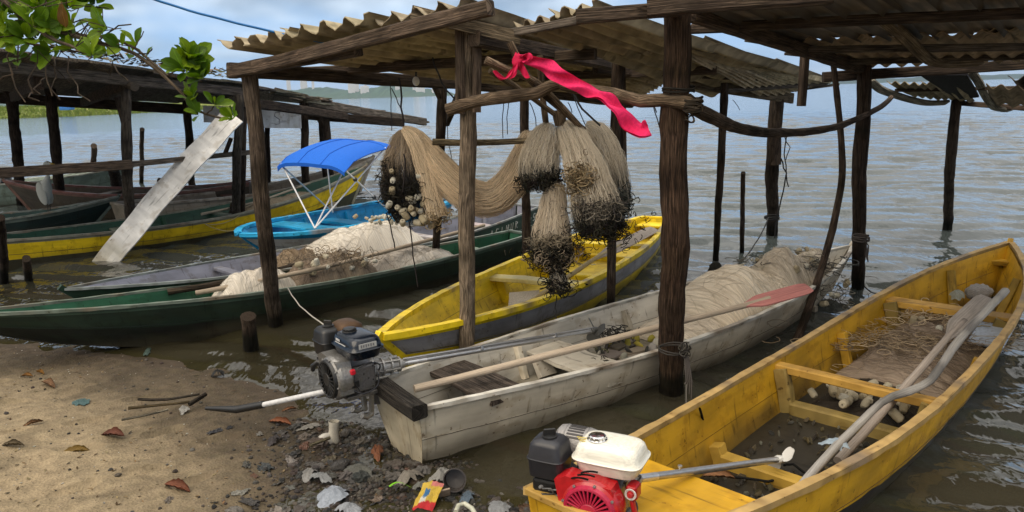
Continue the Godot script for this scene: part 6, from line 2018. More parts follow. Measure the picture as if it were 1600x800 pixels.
	cx = thing("fishing_net", "white and brown net with pale floats heaped in the dark green canoe", "fishing net", in_boat(P, -0.3, 0.1, 0.0), 0.0, "heaped nets in the boats")
	net_heap(cx, P, -0.02, 0.78, func(a: float): return 0.33, func(a: float): return 0.45, 0.10, Color(0.74, 0.69, 0.60), Color(0.62, 0.56, 0.47), 0.02, 130, 150, 44, "netting", 0.009)
	net_heap(cx, P, -0.86, 0.08, func(a: float): return 0.35, func(a: float): return 0.52, 0.10, Color(0.36, 0.29, 0.21), Color(0.2, 0.15, 0.11), 0.05, 420)
	net_heap(cx, P, -1.9, -0.65, func(a: float): return 0.34, func(a: float): return 0.44, 0.10, Color(0.55, 0.51, 0.45), Color(0.42, 0.37, 0.31), 0.03, 300)
	spots = []
	for k in 24: spots.append(in_boat(P, rnd(-0.75, 0.02), 0.45 + rnd(-0.06, 0.06), -rnd(0.0, 0.29)))
	floats(cx, spots, 1.0)
	lp = Shape.new()
	loops(lp, in_boat(P, -0.38, 0.49, -0.06), Vector3(0.36, 0.07, 0.2), 130, 0.02, 0.06, 0.003, [Color(0.25, 0.19, 0.12), Color(0.13, 0.10, 0.07)])
	kind(obj("cord_loops", lp, M.strand, cx, true), "stuff")
	var pol := Shape.new()
	pole_shape(pol, [Vector3(-2.878, 0.36, -6.683), Vector3(-1.753, 0.46, -7.247), Vector3(-0.325, 0.52, -8.932)], 0.022, 0.02, Color(0.42, 0.34, 0.25))
	single("punt_pole", pol, M.smooth_wood, "long pale punt pole laid over the dark green canoe and its nets", "pole")
	pol = Shape.new()
	pole_shape(pol, [Vector3(-3.168, 0.36, -6.762), Vector3(-2.837, 0.37, -6.945), Vector3(-2.513, 0.38, -7.248), Vector3(-2.213, 0.38, -7.722)], 0.03, 0.022, Color(0.10, 0.075, 0.05))
	single("dark_spar", pol, M.wood, "short dark spar beside the pale punt pole on the dark green canoe's gunwale", "spar")
	pol = Shape.new()
	rope_shape(pol, [Vector3(-2.004, 0.416, -6.55), Vector3(-1.751, 0.399, -6), Vector3(-1.193, 0.645, -4.6), Vector3(-1.137, 0.699, -4.45)], 0.005, Color(0.4, 0.38, 0.33))
	single("line", pol, M.rope, "thin pale line from the dark green canoe to the navy motor", "rope")

	# --- grey and green canoe behind it, with white lettering
	P = [-1.839, -8.768, 3.982, 6.285, 1.108, 0.321, 0.164, 0.092, 0.382, 3.090, 0.700, 0.220]
	var gc := Color(0.26, 0.27, 0.33)
	o = make_boat("fishing_canoe", "slim canoe with grey blue inside and white letters on its green side", P, [[0.50, Color(0.02, 0.05, 0.03), 0.0], [0.53, Color(0.3, 0.36, 0.3)], [1.0, Color(0.014, 0.03, 0.02)]], gc, Color(0.12, 0.12, 0.14), Color(0.24, 0.27, 0.26), gc, 0.03, 0.022)
	thwart(o, P, 0.16, 0.14, 0.03, 0.08, Color(0.50, 0.42, 0.42), M.hull_dirty)
	thwart(o, P, 0.30, 0.12, 0.03, 0.08, Color(0.45, 0.42, 0.42), M.hull_dirty)
	thwart(o, P, 0.74, 0.10, 0.03, 0.06, gc * 0.8, M.hull_dirty)
	rib(o, P, 0.10, gc, M.hull_dirty, 0.05)
	rib(o, P, 0.55, gc, M.hull_dirty, 0.05)
	letters(o, P, "ACIMUR  Q5", 0.205, 0.020, 0.26, 0.115)
	cx = thing("fishing_net", "pile of white net topped with small floats in the slim grey blue canoe", "fishing net", in_boat(P, 0.0, 0.1, 0.0), 0.0, "heaped nets in the boats")
	var g0 := Vector3(0.84, 0.35, 0.227)
	var g1 := Vector3(-0.702, 0.42, -0.736)
	var ga := minf(g0.x, g1.x)
	var gb := maxf(g0.x, g1.x)
	net_heap(cx, P, ga - 0.25, gb + 0.05, func(a: float): return 0.50, func(a: float): return 0.40 + 0.20 * sin(PI * (1.0 - a) * 0.8), 0.10, Color(0.74, 0.69, 0.60), Color(0.60, 0.54, 0.45), 0.028, 260, 220, 44, "netting", 0.012)
	net_heap(cx, P, gb - 0.35, gb + 0.25, func(a: float): return 0.40, func(a: float): return 0.40, 0.10, Color(0.30, 0.22, 0.14), Color(0.16, 0.12, 0.08), 0.05, 200, 50, 36, "brown_netting")
	spots = []
	for k in 22: spots.append(in_boat(P, lerpf(ga, gb, rnd(0.08, 0.4)), 0.63 + rnd(-0.08, 0.05), rnd(-0.26, 0.2)))
	floats(cx, spots, 0.8)

	# --- small cyan boat with its blue awning
	P = [-2.300, -10.480, 4.067, 3.400, 1.460, 0.421, 0.031, 0.047, 0.668, 5.000, 0.700, 0.220]
	var cy := Color(0.012, 0.30, 0.60)
	o = make_boat("motor_skiff", "small cyan skiff with white hull and blue awning on bent tubes", P, [[0.16, cy], [0.9, Color(0.50, 0.50, 0.48), 0.0], [1.0, Color(0.5, 0.36, 0.02)]], cy * 1.05, cy * 0.6, Color(0.03, 0.42, 0.75), Color(0.5, 0.5, 0.48), 0.09, 0.04)
	thwart(o, P, 0.45, 0.25, 0.04, 0.12, cy, M.paint)
	thwart(o, P, 0.70, 0.30, 0.03, 0.04, Color(0.03, 0.42, 0.75), M.paint)
	rib(o, P, 0.55, cy * 0.9, M.paint, 0.06)
	rib(o, P, 0.33, cy * 0.9, M.paint, 0.06)
	awning(o, P)

	# --- yellow boat with green inside, further left
	P = [-4.810, -12.012, 0.812, 6.263, 1.249, 0.300, 0.508, 0.086, 0.472, 2.282, 0.700, 0.220]
	var ly := Color(0.82, 0.58, 0.015)
	o = make_boat("fishing_canoe", "long canoe with yellow side and green inside, behind the white plank", P, [[0.10, Color(0.26, 0.25, 0.18)], [0.62, ly, 0.02], [1.0, Color(0.05, 0.05, 0.03)]], Color(0.022, 0.085, 0.055), Color(0.02, 0.04, 0.03), Color(0.25, 0.25, 0.20), ly, 0.05, 0.03)
	thwart(o, P, 0.30, 0.14, 0.03, 0.10, Color(0.25, 0.29, 0.24), M.hull_dirty)
	thwart(o, P, 0.55, 0.12, 0.03, 0.08, Color(0.2, 0.25, 0.2), M.hull_dirty)
	rib(o, P, 0.42, Color(0.03, 0.1, 0.06), M.hull_dirty, 0.06)
	rib(o, P, 0.70, Color(0.03, 0.1, 0.06), M.hull_dirty, 0.06)
	cx = thing("fishing_net", "flat tan net spread in the bow of the yellow and green canoe", "fishing net", in_boat(P, 1.4, 0.1, 0.0), 0.0, "heaped nets in the boats")
	net_heap(cx, P, 0.4, 2.3, func(a: float): return bw(P, 0.5 + (0.4 + 1.9 * a) / P[3]) * 0.85, func(a: float): return 0.36 + 0.14 * a, 0.10, Color(0.44, 0.37, 0.27), Color(0.28, 0.23, 0.16), 0.04, 260, 60, 30)
	pol = Shape.new()
	pole_shape(pol, [in_boat(P, -0.3, 0.38, 0.40), in_boat(P, 0.8, 0.42, 0.1), in_boat(P, 2.0, 0.58, -0.2)], 0.02, 0.018, Color(0.4, 0.35, 0.27))
	single("punt_pole", pol, M.smooth_wood, "grey punt pole lying aslant in the yellow and green canoe", "pole")
	pol = Shape.new()
	rope_shape(pol, [in_boat(P, 0.2, 0.32, 0.62), Vector3(-4.607, 0.26, -11.3), Vector3(-3.861, 0.266, -10.7)], 0.006, Color(0.45, 0.38, 0.2), 0.06)
	single("line", pol, M.rope, "slack yellowish line from the yellow and green canoe to the cyan skiff", "rope")

	# --- dark canoe squeezed in behind
	P = [-8.4, -12.3, 0.2, 3.8, 0.95, 0.30, 0.25, 0.05, 0.4, 2.4, 0.7, 0.22]
	o = make_boat("fishing_canoe", "low dark green canoe squeezed between the yellow and the brown canoes", P, [[0.15, Color(0.12, 0.15, 0.13)], [1.0, Color(0.015, 0.03, 0.03)]], Color(0.02, 0.06, 0.05), Color(0.02, 0.03, 0.03), Color(0.22, 0.25, 0.22), Color(0.02, 0.05, 0.04), 0.05, 0.03)
	thwart(o, P, 0.42, 0.25, 0.03, 0.03, Color(0.34, 0.38, 0.36), M.hull_dirty)
	thwart(o, P, 0.68, 0.14, 0.03, 0.06, Color(0.3, 0.33, 0.3), M.hull_dirty)
	# --- long brown boat
	P = [-7.2, -14.4, 3.19, 4.6, 1.1, 0.42, 0.3, 0.12, 0.5, 2.2, 0.7, 0.22]
	o = make_boat("fishing_canoe", "long brown canoe with reddish rail, farthest of the row at the left", P, [[0.10, Color(0.22, 0.12, 0.09)], [1.0, Color(0.085, 0.07, 0.05)]], Color(0.13, 0.10, 0.075), Color(0.06, 0.05, 0.04), Color(0.24, 0.10, 0.08), Color(0.13, 0.11, 0.09), 0.06, 0.04)
	thwart(o, P, 0.3, 0.2, 0.03, 0.05, Color(0.2, 0.17, 0.13), M.hull_dirty)
	thwart(o, P, 0.6, 0.2, 0.03, 0.05, Color(0.2, 0.17, 0.13), M.hull_dirty)
	# --- tan boat whose bow rises behind the awning
	P = [-4.65, -14.25, 0.81, 5.2, 1.05, 0.40, 0.42, 0.05, 0.5, 2.2, 0.7, 0.22]
	o = make_boat("fishing_canoe", "tan grey canoe with rising bow beside the blue awning", P, [[0.55, Color(0.34, 0.30, 0.24)], [1.0, Color(0.2, 0.17, 0.13)]], Color(0.26, 0.22, 0.17), Color(0.1, 0.08, 0.06), Color(0.4, 0.36, 0.3), Color(0.3, 0.26, 0.2), 0.06, 0.04)
	thwart(o, P, 0.4, 0.2, 0.03, 0.05, Color(0.22, 0.12, 0.10), M.hull_dirty)
	thwart(o, P, 0.7, 0.2, 0.03, 0.05, Color(0.3, 0.26, 0.2), M.hull_dirty)
	# --- pale green boat at the edge, with a motor
	P = [-10.9, -16.6, 0.30, 5.0, 1.1, 0.46, 0.25, 0.05, 0.5, 2.2, 0.7, 0.22]
	o = make_boat("fishing_canoe", "pale mint canoe at the far edge behind the shelter posts", P, [[0.8, Color(0.32, 0.40, 0.33)], [1.0, Color(0.15, 0.16, 0.13)]], Color(0.38, 0.46, 0.38), Color(0.2, 0.22, 0.18), Color(0.5, 0.55, 0.48), Color(0.3, 0.36, 0.3), 0.05, 0.03)
	thwart(o, P, 0.45, 0.2, 0.03, 0.05, Color(0.42, 0.48, 0.4), M.hull_dirty)
	far_motor()


func letters(o: Node3D, P: Array, text: String, t0: float, dt: float, f: float, size: float) -> void:
	# hand painted capitals, one after the other along the port side
	var s := Shape.new()
	var strokes := {"A": [[0, 0, 0.3, 1], [0.3, 1, 0.6, 0], [0.12, 0.4, 0.48, 0.4]], "C": [[0.6, 0.9, 0.15, 1], [0.15, 1, 0, 0.5], [0, 0.5, 0.15, 0], [0.15, 0, 0.6, 0.1]], "I": [[0.2, 0, 0.2, 1]], "M": [[0, 0, 0.05, 1], [0.05, 1, 0.35, 0.3], [0.35, 0.3, 0.65, 1], [0.65, 1, 0.7, 0]], "U": [[0, 1, 0.05, 0.1], [0.05, 0.1, 0.5, 0.05], [0.5, 0.05, 0.55, 1]], "R": [[0, 0, 0, 1], [0, 1, 0.5, 0.8], [0.5, 0.8, 0, 0.5], [0.1, 0.5, 0.55, 0]], "Q": [[0.1, 0.1, 0, 0.7], [0, 0.7, 0.3, 1], [0.3, 1, 0.6, 0.6], [0.6, 0.6, 0.45, 0.05], [0.45, 0.05, 0.1, 0.1], [0.35, 0.3, 0.65, -0.1]], "5": [[0.55, 1, 0.1, 1], [0.1, 1, 0.05, 0.55], [0.05, 0.55, 0.5, 0.5], [0.5, 0.5, 0.5, 0.1], [0.5, 0.1, 0.05, 0.05]]}
	var t := t0
	for ch in text:
		if strokes.has(ch):
			for k in strokes[ch]:
				var pts := []
				for j in 4:
					var x: float = lerpf(k[0], k[2], j / 3.0)
					var y: float = lerpf(k[1], k[3], j / 3.0)
					var q := side_at(P, -1.0, t - x * size * 0.85 / P[3], f - (y - 0.5) * size / 0.5)
					pts.append(q + Vector3(0, 0, -0.004))
				s.tube(pts, 0.006, 5, Color(0.62, 0.64, 0.60))
		t -= dt
	obj("painted_letters", s, M.paint, o)


func awning(o: Node3D, P: Array) -> void:
	var inv := o.global_transform.affine_inverse()
	# cloth in world terms: [front edge .. back edge] across the boat
	var a0 := inv * (Vector3(-3.043, 1.31, -10))
	var a1 := inv * (Vector3(-2.04, 1.267, -9.4))
	var b0 := inv * (Vector3(-2.678, 1.475, -11.1))
	var b1 := inv * (Vector3(-1.721, 1.393, -10.8))
	var c1 := inv * (Vector3(-1.453, 1.266, -11.2))
	var c0 := inv * (Vector3(-2.554, 1.319, -12))
	var f := func(a: float, b: float) -> Vector3:
		var l: Vector3
		var r: Vector3
		var t := b * 2.0
		l = a0.lerp(b0, t) if t < 1.0 else b0.lerp(c0, t - 1.0)
		r = a1.lerp(b1, t) if t < 1.0 else b1.lerp(c1, t - 1.0)
		var p := l.lerp(r, a)
		var s := a * 2 - 1
		p.y += 0.012 * nz2.get_noise_2d(a * 60.0, b * 80.0) + 0.03 * (1.0 - s * s) - 0.06 * pow(absf(s), 6.0)
		p.y += 0.035 * sin(PI * minf(t, 2.0 - t)) - (0.06 * smoothstep(0.1, 0.0, b))
		return p
	var s := Shape.new()
	s.grid(24, 20, f, Color(0.018, 0.14, 0.62), 1.6, 1.6)
	s.grid(24, 20, func(a: float, b: float): return f.call(1.0 - a, b) + Vector3(0, -0.006, 0), Color(0.018, 0.13, 0.58), 1.6, 1.6)
	s.grid(24, 2, func(a: float, b: float):
		var p: Vector3 = f.call(a, 0.0)
		return p + Vector3(0, -0.045 * b, 0), Color(0.016, 0.12, 0.55), 1.6, 0.1)
	s.grid(20, 2, func(a: float, b: float):
		var p: Vector3 = f.call(0.0, a)
		return p + Vector3(0, -0.06 * b, 0), Color(0.016, 0.12, 0.55), 1.6, 0.1)
	for e in [0.0, 0.33, 0.66, 1.0]:
		var sm := []
		for k in 21: sm.append(f.call(e, k / 20.0) + Vector3(0, 0.003, 0))
		s.tube(sm, 0.006, 5, Color(0.016, 0.115, 0.53))
	for e in [0.5, 0.98]:
		var sm := []
		for k in 21: sm.append(f.call(k / 20.0, e) + Vector3(0, 0.003, 0))
		s.tube(sm, 0.006, 5, Color(0.016, 0.115, 0.53))
	obj("awning_cloth", s, M.cloth, o)
	var fr := Shape.new()
	var foot0 := inv * (Vector3(-2.501, 0.438, -9.55))
	var foot1 := inv * (Vector3(-1.663, 0.553, -10.2))
	var footb := inv * (Vector3(-2.6, 0.422, -11))
	var white := Color(0.72, 0.72, 0.72)
	for pr in [[foot0, f.call(0.5, 0.5) - Vector3(0.0, 0.10, 0)], [foot0, f.call(0.98, 0.5)], [foot0, f.call(0.02, 0.03)], [foot1, f.call(1.0, 0.02)], [foot1, f.call(1.0, 0.98)], [footb, f.call(0.0, 0.03)], [footb, f.call(0.02, 0.5)]]:
		var mid: Vector3 = pr[0].lerp(pr[1], 0.55)
		fr.tube([pr[0], mid, pr[1]], 0.011, 8, white)
	var fr1 := []
	for k in 13: fr1.append(f.call(k / 12.0, 0.5) - Vector3(0, 0.02, 0))
	fr.tube(fr1, 0.014, 8, white)
	obj("awning_frame", fr, M.gloss, o)
	var j := Shape.new()
	for q in [0.35, 0.8]: j.lump(Transform3D(Basis(), foot1.lerp(f.call(1.0, 0.02), q)), Vector3.ONE * 0.03, 0.0, nz, V0, Color(0.03, 0.03, 0.03), 8, 6)
	obj("awning_joint", j, M.plastic, o)


func far_motor() -> void:
	var o := thing("boat_motor", "small black motor hung on the pale mint canoe's stern", "outboard motor", Vector3(-10.869, 0.196, -16.4), 0.5, "long-tail boat motors")
	var s := Shape.new()
	s.loft(Transform3D(), [[0, 0.16, 0.14, 3], [0.08, 0.19, 0.16, 4], [0.26, 0.19, 0.16, 4], [0.3, 0.13, 0.1, 3], [0.302, 0.001, 0.001, 2]], 20, Color(0.02, 0.02, 0.022))
	s.lathe(ax(Vector3.LEFT, Vector3(-0.15, 0.12, 0)), [Vector2(0.12, 0), Vector2(0.12, 0.05), Vector2(0.08, 0.07), Vector2(0, 0.07)], 20, Color(0.03, 0.03, 0.03))
	obj("engine_block", s, M.iron, o)
	var t := Shape.new()
	t.loft(Transform3D(Basis(), Vector3(0.02, 0.31, 0.02)), [[0, 0.11, 0.13, 4], [0.09, 0.11, 0.13, 4], [0.12, 0.06, 0.08, 3], [0.121, 0.001, 0.001, 2]], 20, Color(0.03, 0.03, 0.03))
	obj("fuel_tank", t, M.plastic, o)
	var h := Shape.new()
	h.tube([Vector3(0.2, 0.2, 0), Vector3(0.9, 0.14, 0.15), Vector3(1.5, 0.02, 0.3)], 0.02, 8, Color(0.4, 0.4, 0.4))
	obj("drive_shaft", h, M.tube_metal, o)


# ---------------------------------------------------------------- nets, poles and cloth hanging under the middle roof
func nets_hanging() -> void:
	# poles that carry them
	var s := Shape.new()
	pole_shape(s, [Vector3(-0.382, 1.958, -4.85), Vector3(-0.19, 2.008, -4.82), Vector3(0.03, 2.033, -4.85), Vector3(0.21, 2.051, -4.85), Vector3(0.303, 2.103, -4.85), Vector3(0.367, 2.109, -4.85)], 0.042, 0.034, STICK * 1.1, 12, 0.22)
	single("crooked_pole", s, M.bark, "peeled crooked pole lashed across the cheeked post, forked at its end", "pole")
	s = Shape.new()
	pole_shape(s, [Vector3(0.339, 2.094, -4.8), Vector3(0.494, 2.058, -4.7), Vector3(0.674, 2.015, -4.6), Vector3(0.771, 1.983, -4.5), Vector3(0.891, 1.988, -4.36), Vector3(1.04, 1.957, -4.26)], 0.034, 0.040, STICK * 0.9, 12, 0.3)
	lashing(s, Vector3(1.025, 1.957, -4.27), 0.05, 4, Color(0.14, 0.11, 0.08), 0.009)
	loops(s, Vector3(1.03, 1.944, -4.26), Vector3(0.03, 0.04, 0.03), 24, 0.015, 0.04, 0.006, [Color(0.2, 0.15, 0.10), Color(0.12, 0.09, 0.06)])
	lashing(s, Vector3(0.962, 2.043, -4.36), 0.088, 2, Color(0.07, 0.06, 0.05), 0.007)
	single("crooked_pole", s, M.bark, "gnarled pole bound with cord to the thick front post", "pole")
	s = Shape.new()
	pole_shape(s, [Vector3(-0.531, 1.732, -5.36), Vector3(-0.245, 1.719, -5.36), Vector3(0.024, 1.72, -5.36), Vector3(0.212, 1.728, -5.36)], 0.024, 0.021, Color(0.42, 0.33, 0.2), 10, 0.12)
	single("bamboo_rail", s, M.bark, "thin straight stick hung level behind the cheeked post", "pole")
	s = Shape.new()
	pole_shape(s, [Vector3(1.036, 1.943, -4.3), Vector3(1.183, 1.883, -4.5), Vector3(1.453, 1.795, -4.9), Vector3(1.829, 1.727, -5.4), Vector3(2.294, 1.694, -5.9), Vector3(2.71, 1.708, -6.3), Vector3(3.027, 1.763, -6.6), Vector3(3.348, 1.84, -6.9), Vector3(3.521, 1.912, -7.1)], 0.040, 0.022, BROWN * 1.1, 12, 0.12)
	single("sagging_branch", s, M.bark, "long sagging branch slung from the thick front post to the dark right post", "branch")
	for a in [[[Vector3(-0.128, 2.251, -4.75), Vector3(0.034, 2.179, -4.8), Vector3(0.201, 2.099, -4.9), Vector3(0.471, 1.82, -5.1)], 0.024, "bare stick with a curled tip, reaching up left from the bundle of nets"], [[Vector3(0.027, 2.354, -4.8), Vector3(0.06, 2.278, -4.8), Vector3(0.185, 2.084, -4.9), Vector3(0.505, 1.8, -5.15)], 0.022, "stick under the pink ribbon's knot, running down into the nets"], [[Vector3(-0.102, 2.194, -4.9), Vector3(0.073, 2.08, -5), Vector3(0.307, 1.908, -5.1)], 0.020, "lower stick beside the ribbon's loose tail"], [[Vector3(0.213, 2.275, -5), Vector3(0.226, 2.068, -5.1), Vector3(0.255, 1.796, -5.2)], 0.024, "upright stub of stick behind the ribbon, standing in the nets"], [[Vector3(0.336, 1.931, -5.15), Vector3(0.351, 1.83, -5.15)], 0.05, "knotty wood block where the sticks meet above the nets"]]:
		s = Shape.new()
		pole_shape(s, a[0], a[1], a[1] * 0.8, STICK * rnd(0.75, 1.1), 10, 0.18)
		single("net_stick", s, M.bark, a[2], "stick", "sticks that carry the nets")
	# pink ribbon
	var rb := thing("pink_ribbon", "bright pink cloth ribbon knotted to a stick and blowing towards the thick post", "ribbon", Vector3(0.066, 2.252, -4.75))
	var path := [Vector3(0.059, 2.268, -4.75), Vector3(0.169, 2.232, -4.7), Vector3(0.292, 2.16, -4.65), Vector3(0.408, 2.089, -4.6), Vector3(0.535, 2.027, -4.55), Vector3(0.64, 1.951, -4.5), Vector3(0.712, 1.861, -4.48), Vector3(0.765, 1.816, -4.46), Vector3(0.813, 1.83, -4.44)]
	var cu := Curve3D.new()
	for k in path.size():
		var tg := V0
		if k > 0 and k < path.size() - 1: tg = (path[k + 1] - path[k - 1]) / 6.0
		cu.add_point(path[k], -tg, tg)
	var L := cu.get_baked_length()
	for layer in 2:
		var cl := Shape.new()
		var half := 0.042
		cl.grid(10, 60, func(a: float, b: float):
			var c := cu.sample_baked(b * L, true)
			var d := (cu.sample_baked(minf(b * L + 0.02, L), true) - cu.sample_baked(maxf(b * L - 0.02, 0), true)).normalized()
			var tw := 0.9 * sin(b * 5.2 + 0.4) * (1.0 - 0.3 * b) * (1.0 - 0.8 * smoothstep(0.7, 0.95, b)) + layer * 0.25
			var nn := Vector3(0.1, 0.4, 0.9).normalized()
			var side := d.cross(nn).normalized().rotated(d, tw)
			var w := half * (0.30 + 0.75 * smoothstep(0.0, 0.28, b) + 0.18 * sin(b * 9.0))
			var x := (a * 2 - 1) * (1 if layer == 0 else -1)
			var rip := d.cross(side) * (0.016 * sin(x * 3.4 + b * 21.0) + 0.012 * sin(b * 37.0 + x))
			return c + side * x * w + rip + (d * 0.012 * nz.get_noise_1d(a * 300) if b == 1.0 else V0) + d.cross(side) * 0.003 * layer, Color(0.80, 0.03, 0.14) * (1.0 if layer == 0 else 0.9), 0.1, L)
		obj("streamer", cl, M.cloth, rb, true)
	var kn := Shape.new()
	kn.lump(Transform3D(Basis(), Vector3(0.07, 2.237, -4.74)), Vector3(0.035, 0.045, 0.03), 0.5, nz, Vector3(1, 5, 2), Color(0.70, 0.02, 0.09), 18, 12)
	for a in [[Vector3(0.066, 2.252, -4.73), Vector3(0.12, 2.279, -4.7), Vector3(0.142, 2.247, -4.68), Vector3(0.092, 2.22, -4.7)], [Vector3(0.058, 2.237, -4.73), Vector3(0.04, 2.154, -4.7), Vector3(0.016, 2.132, -4.68)], [Vector3(0.081, 2.229, -4.73), Vector3(0.117, 2.152, -4.7), Vector3(0.132, 2.136, -4.68)], [Vector3(0.034, 2.192, -4.73), Vector3(-0.015, 2.133, -4.7), Vector3(-0.075, 2.187, -4.7)]]:
		var cu2 := Curve3D.new()
		for k in a.size(): cu2.add_point(a[k], -(a[mini(k + 1, a.size() - 1)] - a[maxi(k - 1, 0)]) / 6.0, (a[mini(k + 1, a.size() - 1)] - a[maxi(k - 1, 0)]) / 6.0)
		var L2 := cu2.get_baked_length()
		kn.grid(4, 16, func(x: float, b: float):
			var c := cu2.sample_baked(b * L2, true)
			return c + Vector3(0.55, 0.15, 0.5) * (x - 0.5) * 0.06 * (0.5 + 0.6 * sin(PI * b)) + Vector3(0, 0, 0.012 * sin(x * 6.0 + b * 9.0)), Color(0.75, 0.02, 0.10))
	obj("knot", kn, M.cloth, rb, true)

	# first net: gathered at a cord, floats at its foot, a long swag running right
	var tan := Color(0.80, 0.64, 0.44)
	var tan2 := Color(0.66, 0.52, 0.35)
	var X := Vector3.RIGHT
	var n1 := thing("hanging_net", "tan net on a cord with floats at its foot and a long sagging swag", "fishing net", Vector3(-0.709, 1.14, -5.6), 0.0, "nets hung under the middle roof")
	net_bundle(n1, [[Vector3(-0.764, 1.816, -5.6), 0.02, 0.02], [Vector3(-0.76, 1.724, -5.6), 0.10, 0.08], [Vector3(-0.761, 1.547, -5.6), 0.17, 0.12], [Vector3(-0.744, 1.357, -5.6), 0.185, 0.14], [Vector3(-0.707, 1.164, -5.6), 0.15, 0.12]], X, 420, Color(0.42, 0.33, 0.23), Color(0.26, 0.20, 0.14), 0.5, 0.15, 0.86, 0.0011, "strands", Color(0.02, 0.017, 0.013, 1), 0.5)
	net_bundle(n1, [[Vector3(-0.749, 1.809, -5.55), 0.02, 0.02], [Vector3(-0.664, 1.727, -5.5), 0.06, 0.05], [Vector3(-0.607, 1.553, -5.48), 0.07, 0.05], [Vector3(-0.561, 1.323, -5.46), 0.07, 0.05], [Vector3(-0.531, 1.191, -5.46), 0.08, 0.06]], X, 150, tan, tan2, 0.3, 0.1, 0.9)
	net_bundle(n1, [[Vector3(-0.761, 1.817, -5.58), 0.03, 0.03], [Vector3(-0.646, 1.724, -5.54), 0.05, 0.07], [Vector3(-0.491, 1.511, -5.5), 0.09, 0.11], [Vector3(-0.29, 1.328, -5.5), 0.11, 0.12], [Vector3(-0.104, 1.31, -5.52), 0.12, 0.12], [Vector3(0.055, 1.471, -5.55), 0.12, 0.11], [Vector3(0.146, 1.669, -5.6), 0.09, 0.09], [Vector3(0.176, 1.77, -5.6), 0.05, 0.05]], Vector3(0, 0, 1), 700, tan, Color(0.70, 0.55, 0.37), 0.22, 0.0, 0.93)
	var lp := Shape.new()
	var blk := [Color(0.007, 0.006, 0.005), Color(0.012, 0.011, 0.008), Color(0.028, 0.025, 0.017)]
	var brn := [Color(0.22, 0.16, 0.09), Color(0.34, 0.26, 0.15), Color(0.12, 0.09, 0.05)]
	loops(lp, Vector3(-0.752, 1.367, -5.52), Vector3(0.17, 0.14, 0.10), 420, 0.012, 0.036, 0.0024, blk)
	loops(lp, Vector3(-0.867, 1.413, -5.56), Vector3(0.06, 0.22, 0.08), 120, 0.015, 0.04, 0.003, blk)
	loops(lp, Vector3(-0.54, 1.191, -5.46), Vector3(0.10, 0.06, 0.07), 120, 0.012, 0.035, 0.0025, brn)
	kind(obj("cord_loops", lp, M.black_strand, n1, true), "stuff")
	var spots := []
	for k in 20: spots.append((Vector3(-0.686, 1.199, -5.44)) + Vector3(rnd(-0.10, 0.14), rnd(-0.09, 0.11), rnd(-0.05, 0.03)))
	for a in [Vector3(-0.845, 1.526, -5.46), Vector3(-0.84, 1.461, -5.46), Vector3(-0.849, 1.387, -5.46), Vector3(-0.645, 1.487, -5.46), Vector3(-0.879, 1.286, -5.46), Vector3(-0.815, 1.26, -5.46), Vector3(-0.728, 1.328, -5.46), Vector3(-0.663, 1.335, -5.46), Vector3(-0.78, 1.236, -5.46)]: spots.append(a)
	floats(n1, spots, 0.9)
	var cd := Shape.new()
	rope_shape(cd, [Vector3(-0.793, 2.184, -5.8), Vector3(-0.778, 1.97, -5.7), Vector3(-0.76, 1.807, -5.6)], 0.007, Color(0.02, 0.018, 0.016))
	rope_shape(cd, [Vector3(-0.859, 2.112, -5.8), Vector3(-0.811, 2.008, -5.75), Vector3(-0.765, 1.916, -5.65)], 0.004, Color(0.02, 0.02, 0.02))
	rope_shape(cd, [Vector3(-0.738, 1.655, -5.4), Vector3(-0.735, 1.556, -5.4), Vector3(-0.77, 1.381, -5.42)], 0.006, Color(0.02, 0.018, 0.016))
	rope_shape(cd, [Vector3(-0.743, 1.157, -5.5), Vector3(-0.729, 0.893, -5.5), Vector3(-0.709, 0.658, -5.5)], 0.005, Color(0.02, 0.018, 0.016))
	rope_shape(cd, [Vector3(-0.908, 1.224, -5.5), Vector3(-0.879, 1.081, -5.5), Vector3(-0.863, 0.955, -5.5)], 0.005, Color(0.02, 0.018, 0.016))
	obj("cord", cd, M.black_strand, n1, true)

	# second net: hooped bundles with dark looped ends
	var ash := Color(0.68, 0.61, 0.49)
	var ash2 := Color(0.52, 0.45, 0.345)
	var n2 := thing("hanging_net", "pale net over the sticks in two thick bunches with black looped ends", "fishing net", Vector3(0.45, 1.059, -5.2), 0.0, "nets hung under the middle roof")
	net_bundle(n2, [[Vector3(0.294, 1.804, -5.2), 0.06, 0.06], [Vector3(0.246, 1.722, -5.15), 0.11, 0.10], [Vector3(0.199, 1.563, -5.12), 0.13, 0.11], [Vector3(0.222, 1.424, -5.12), 0.12, 0.09]], X, 420, ash, ash2, 0.35, 0.3, 0.9, 0.0011, "strands", Color(0.03, 0.032, 0.026, 1), 0.72)
	net_bundle(n2, [[Vector3(0.372, 1.827, -5.2), 0.05, 0.05], [Vector3(0.438, 1.708, -5.08), 0.10, 0.09], [Vector3(0.513, 1.502, -5), 0.13, 0.11], [Vector3(0.569, 1.269, -4.98), 0.155, 0.13], [Vector3(0.602, 1.13, -4.98), 0.15, 0.12]], X, 620, Color(0.72, 0.63, 0.49), ash2, 0.32, 0.3, 0.9, 0.0011, "strands", Color(0.016, 0.016, 0.014, 1), 0.72)
	net_bundle(n2, [[Vector3(0.528, 1.803, -5.25), 0.04, 0.05], [Vector3(0.617, 1.75, -5.22), 0.08, 0.08], [Vector3(0.683, 1.585, -5.2), 0.10, 0.09], [Vector3(0.745, 1.364, -5.2), 0.085, 0.08], [Vector3(0.753, 1.23, -5.2), 0.07, 0.07]], X, 320, ash, ash2, 0.35, 0.3, 0.88, 0.0011, "strands", Color(0.03, 0.034, 0.028, 1), 0.68)
	lp = Shape.new()
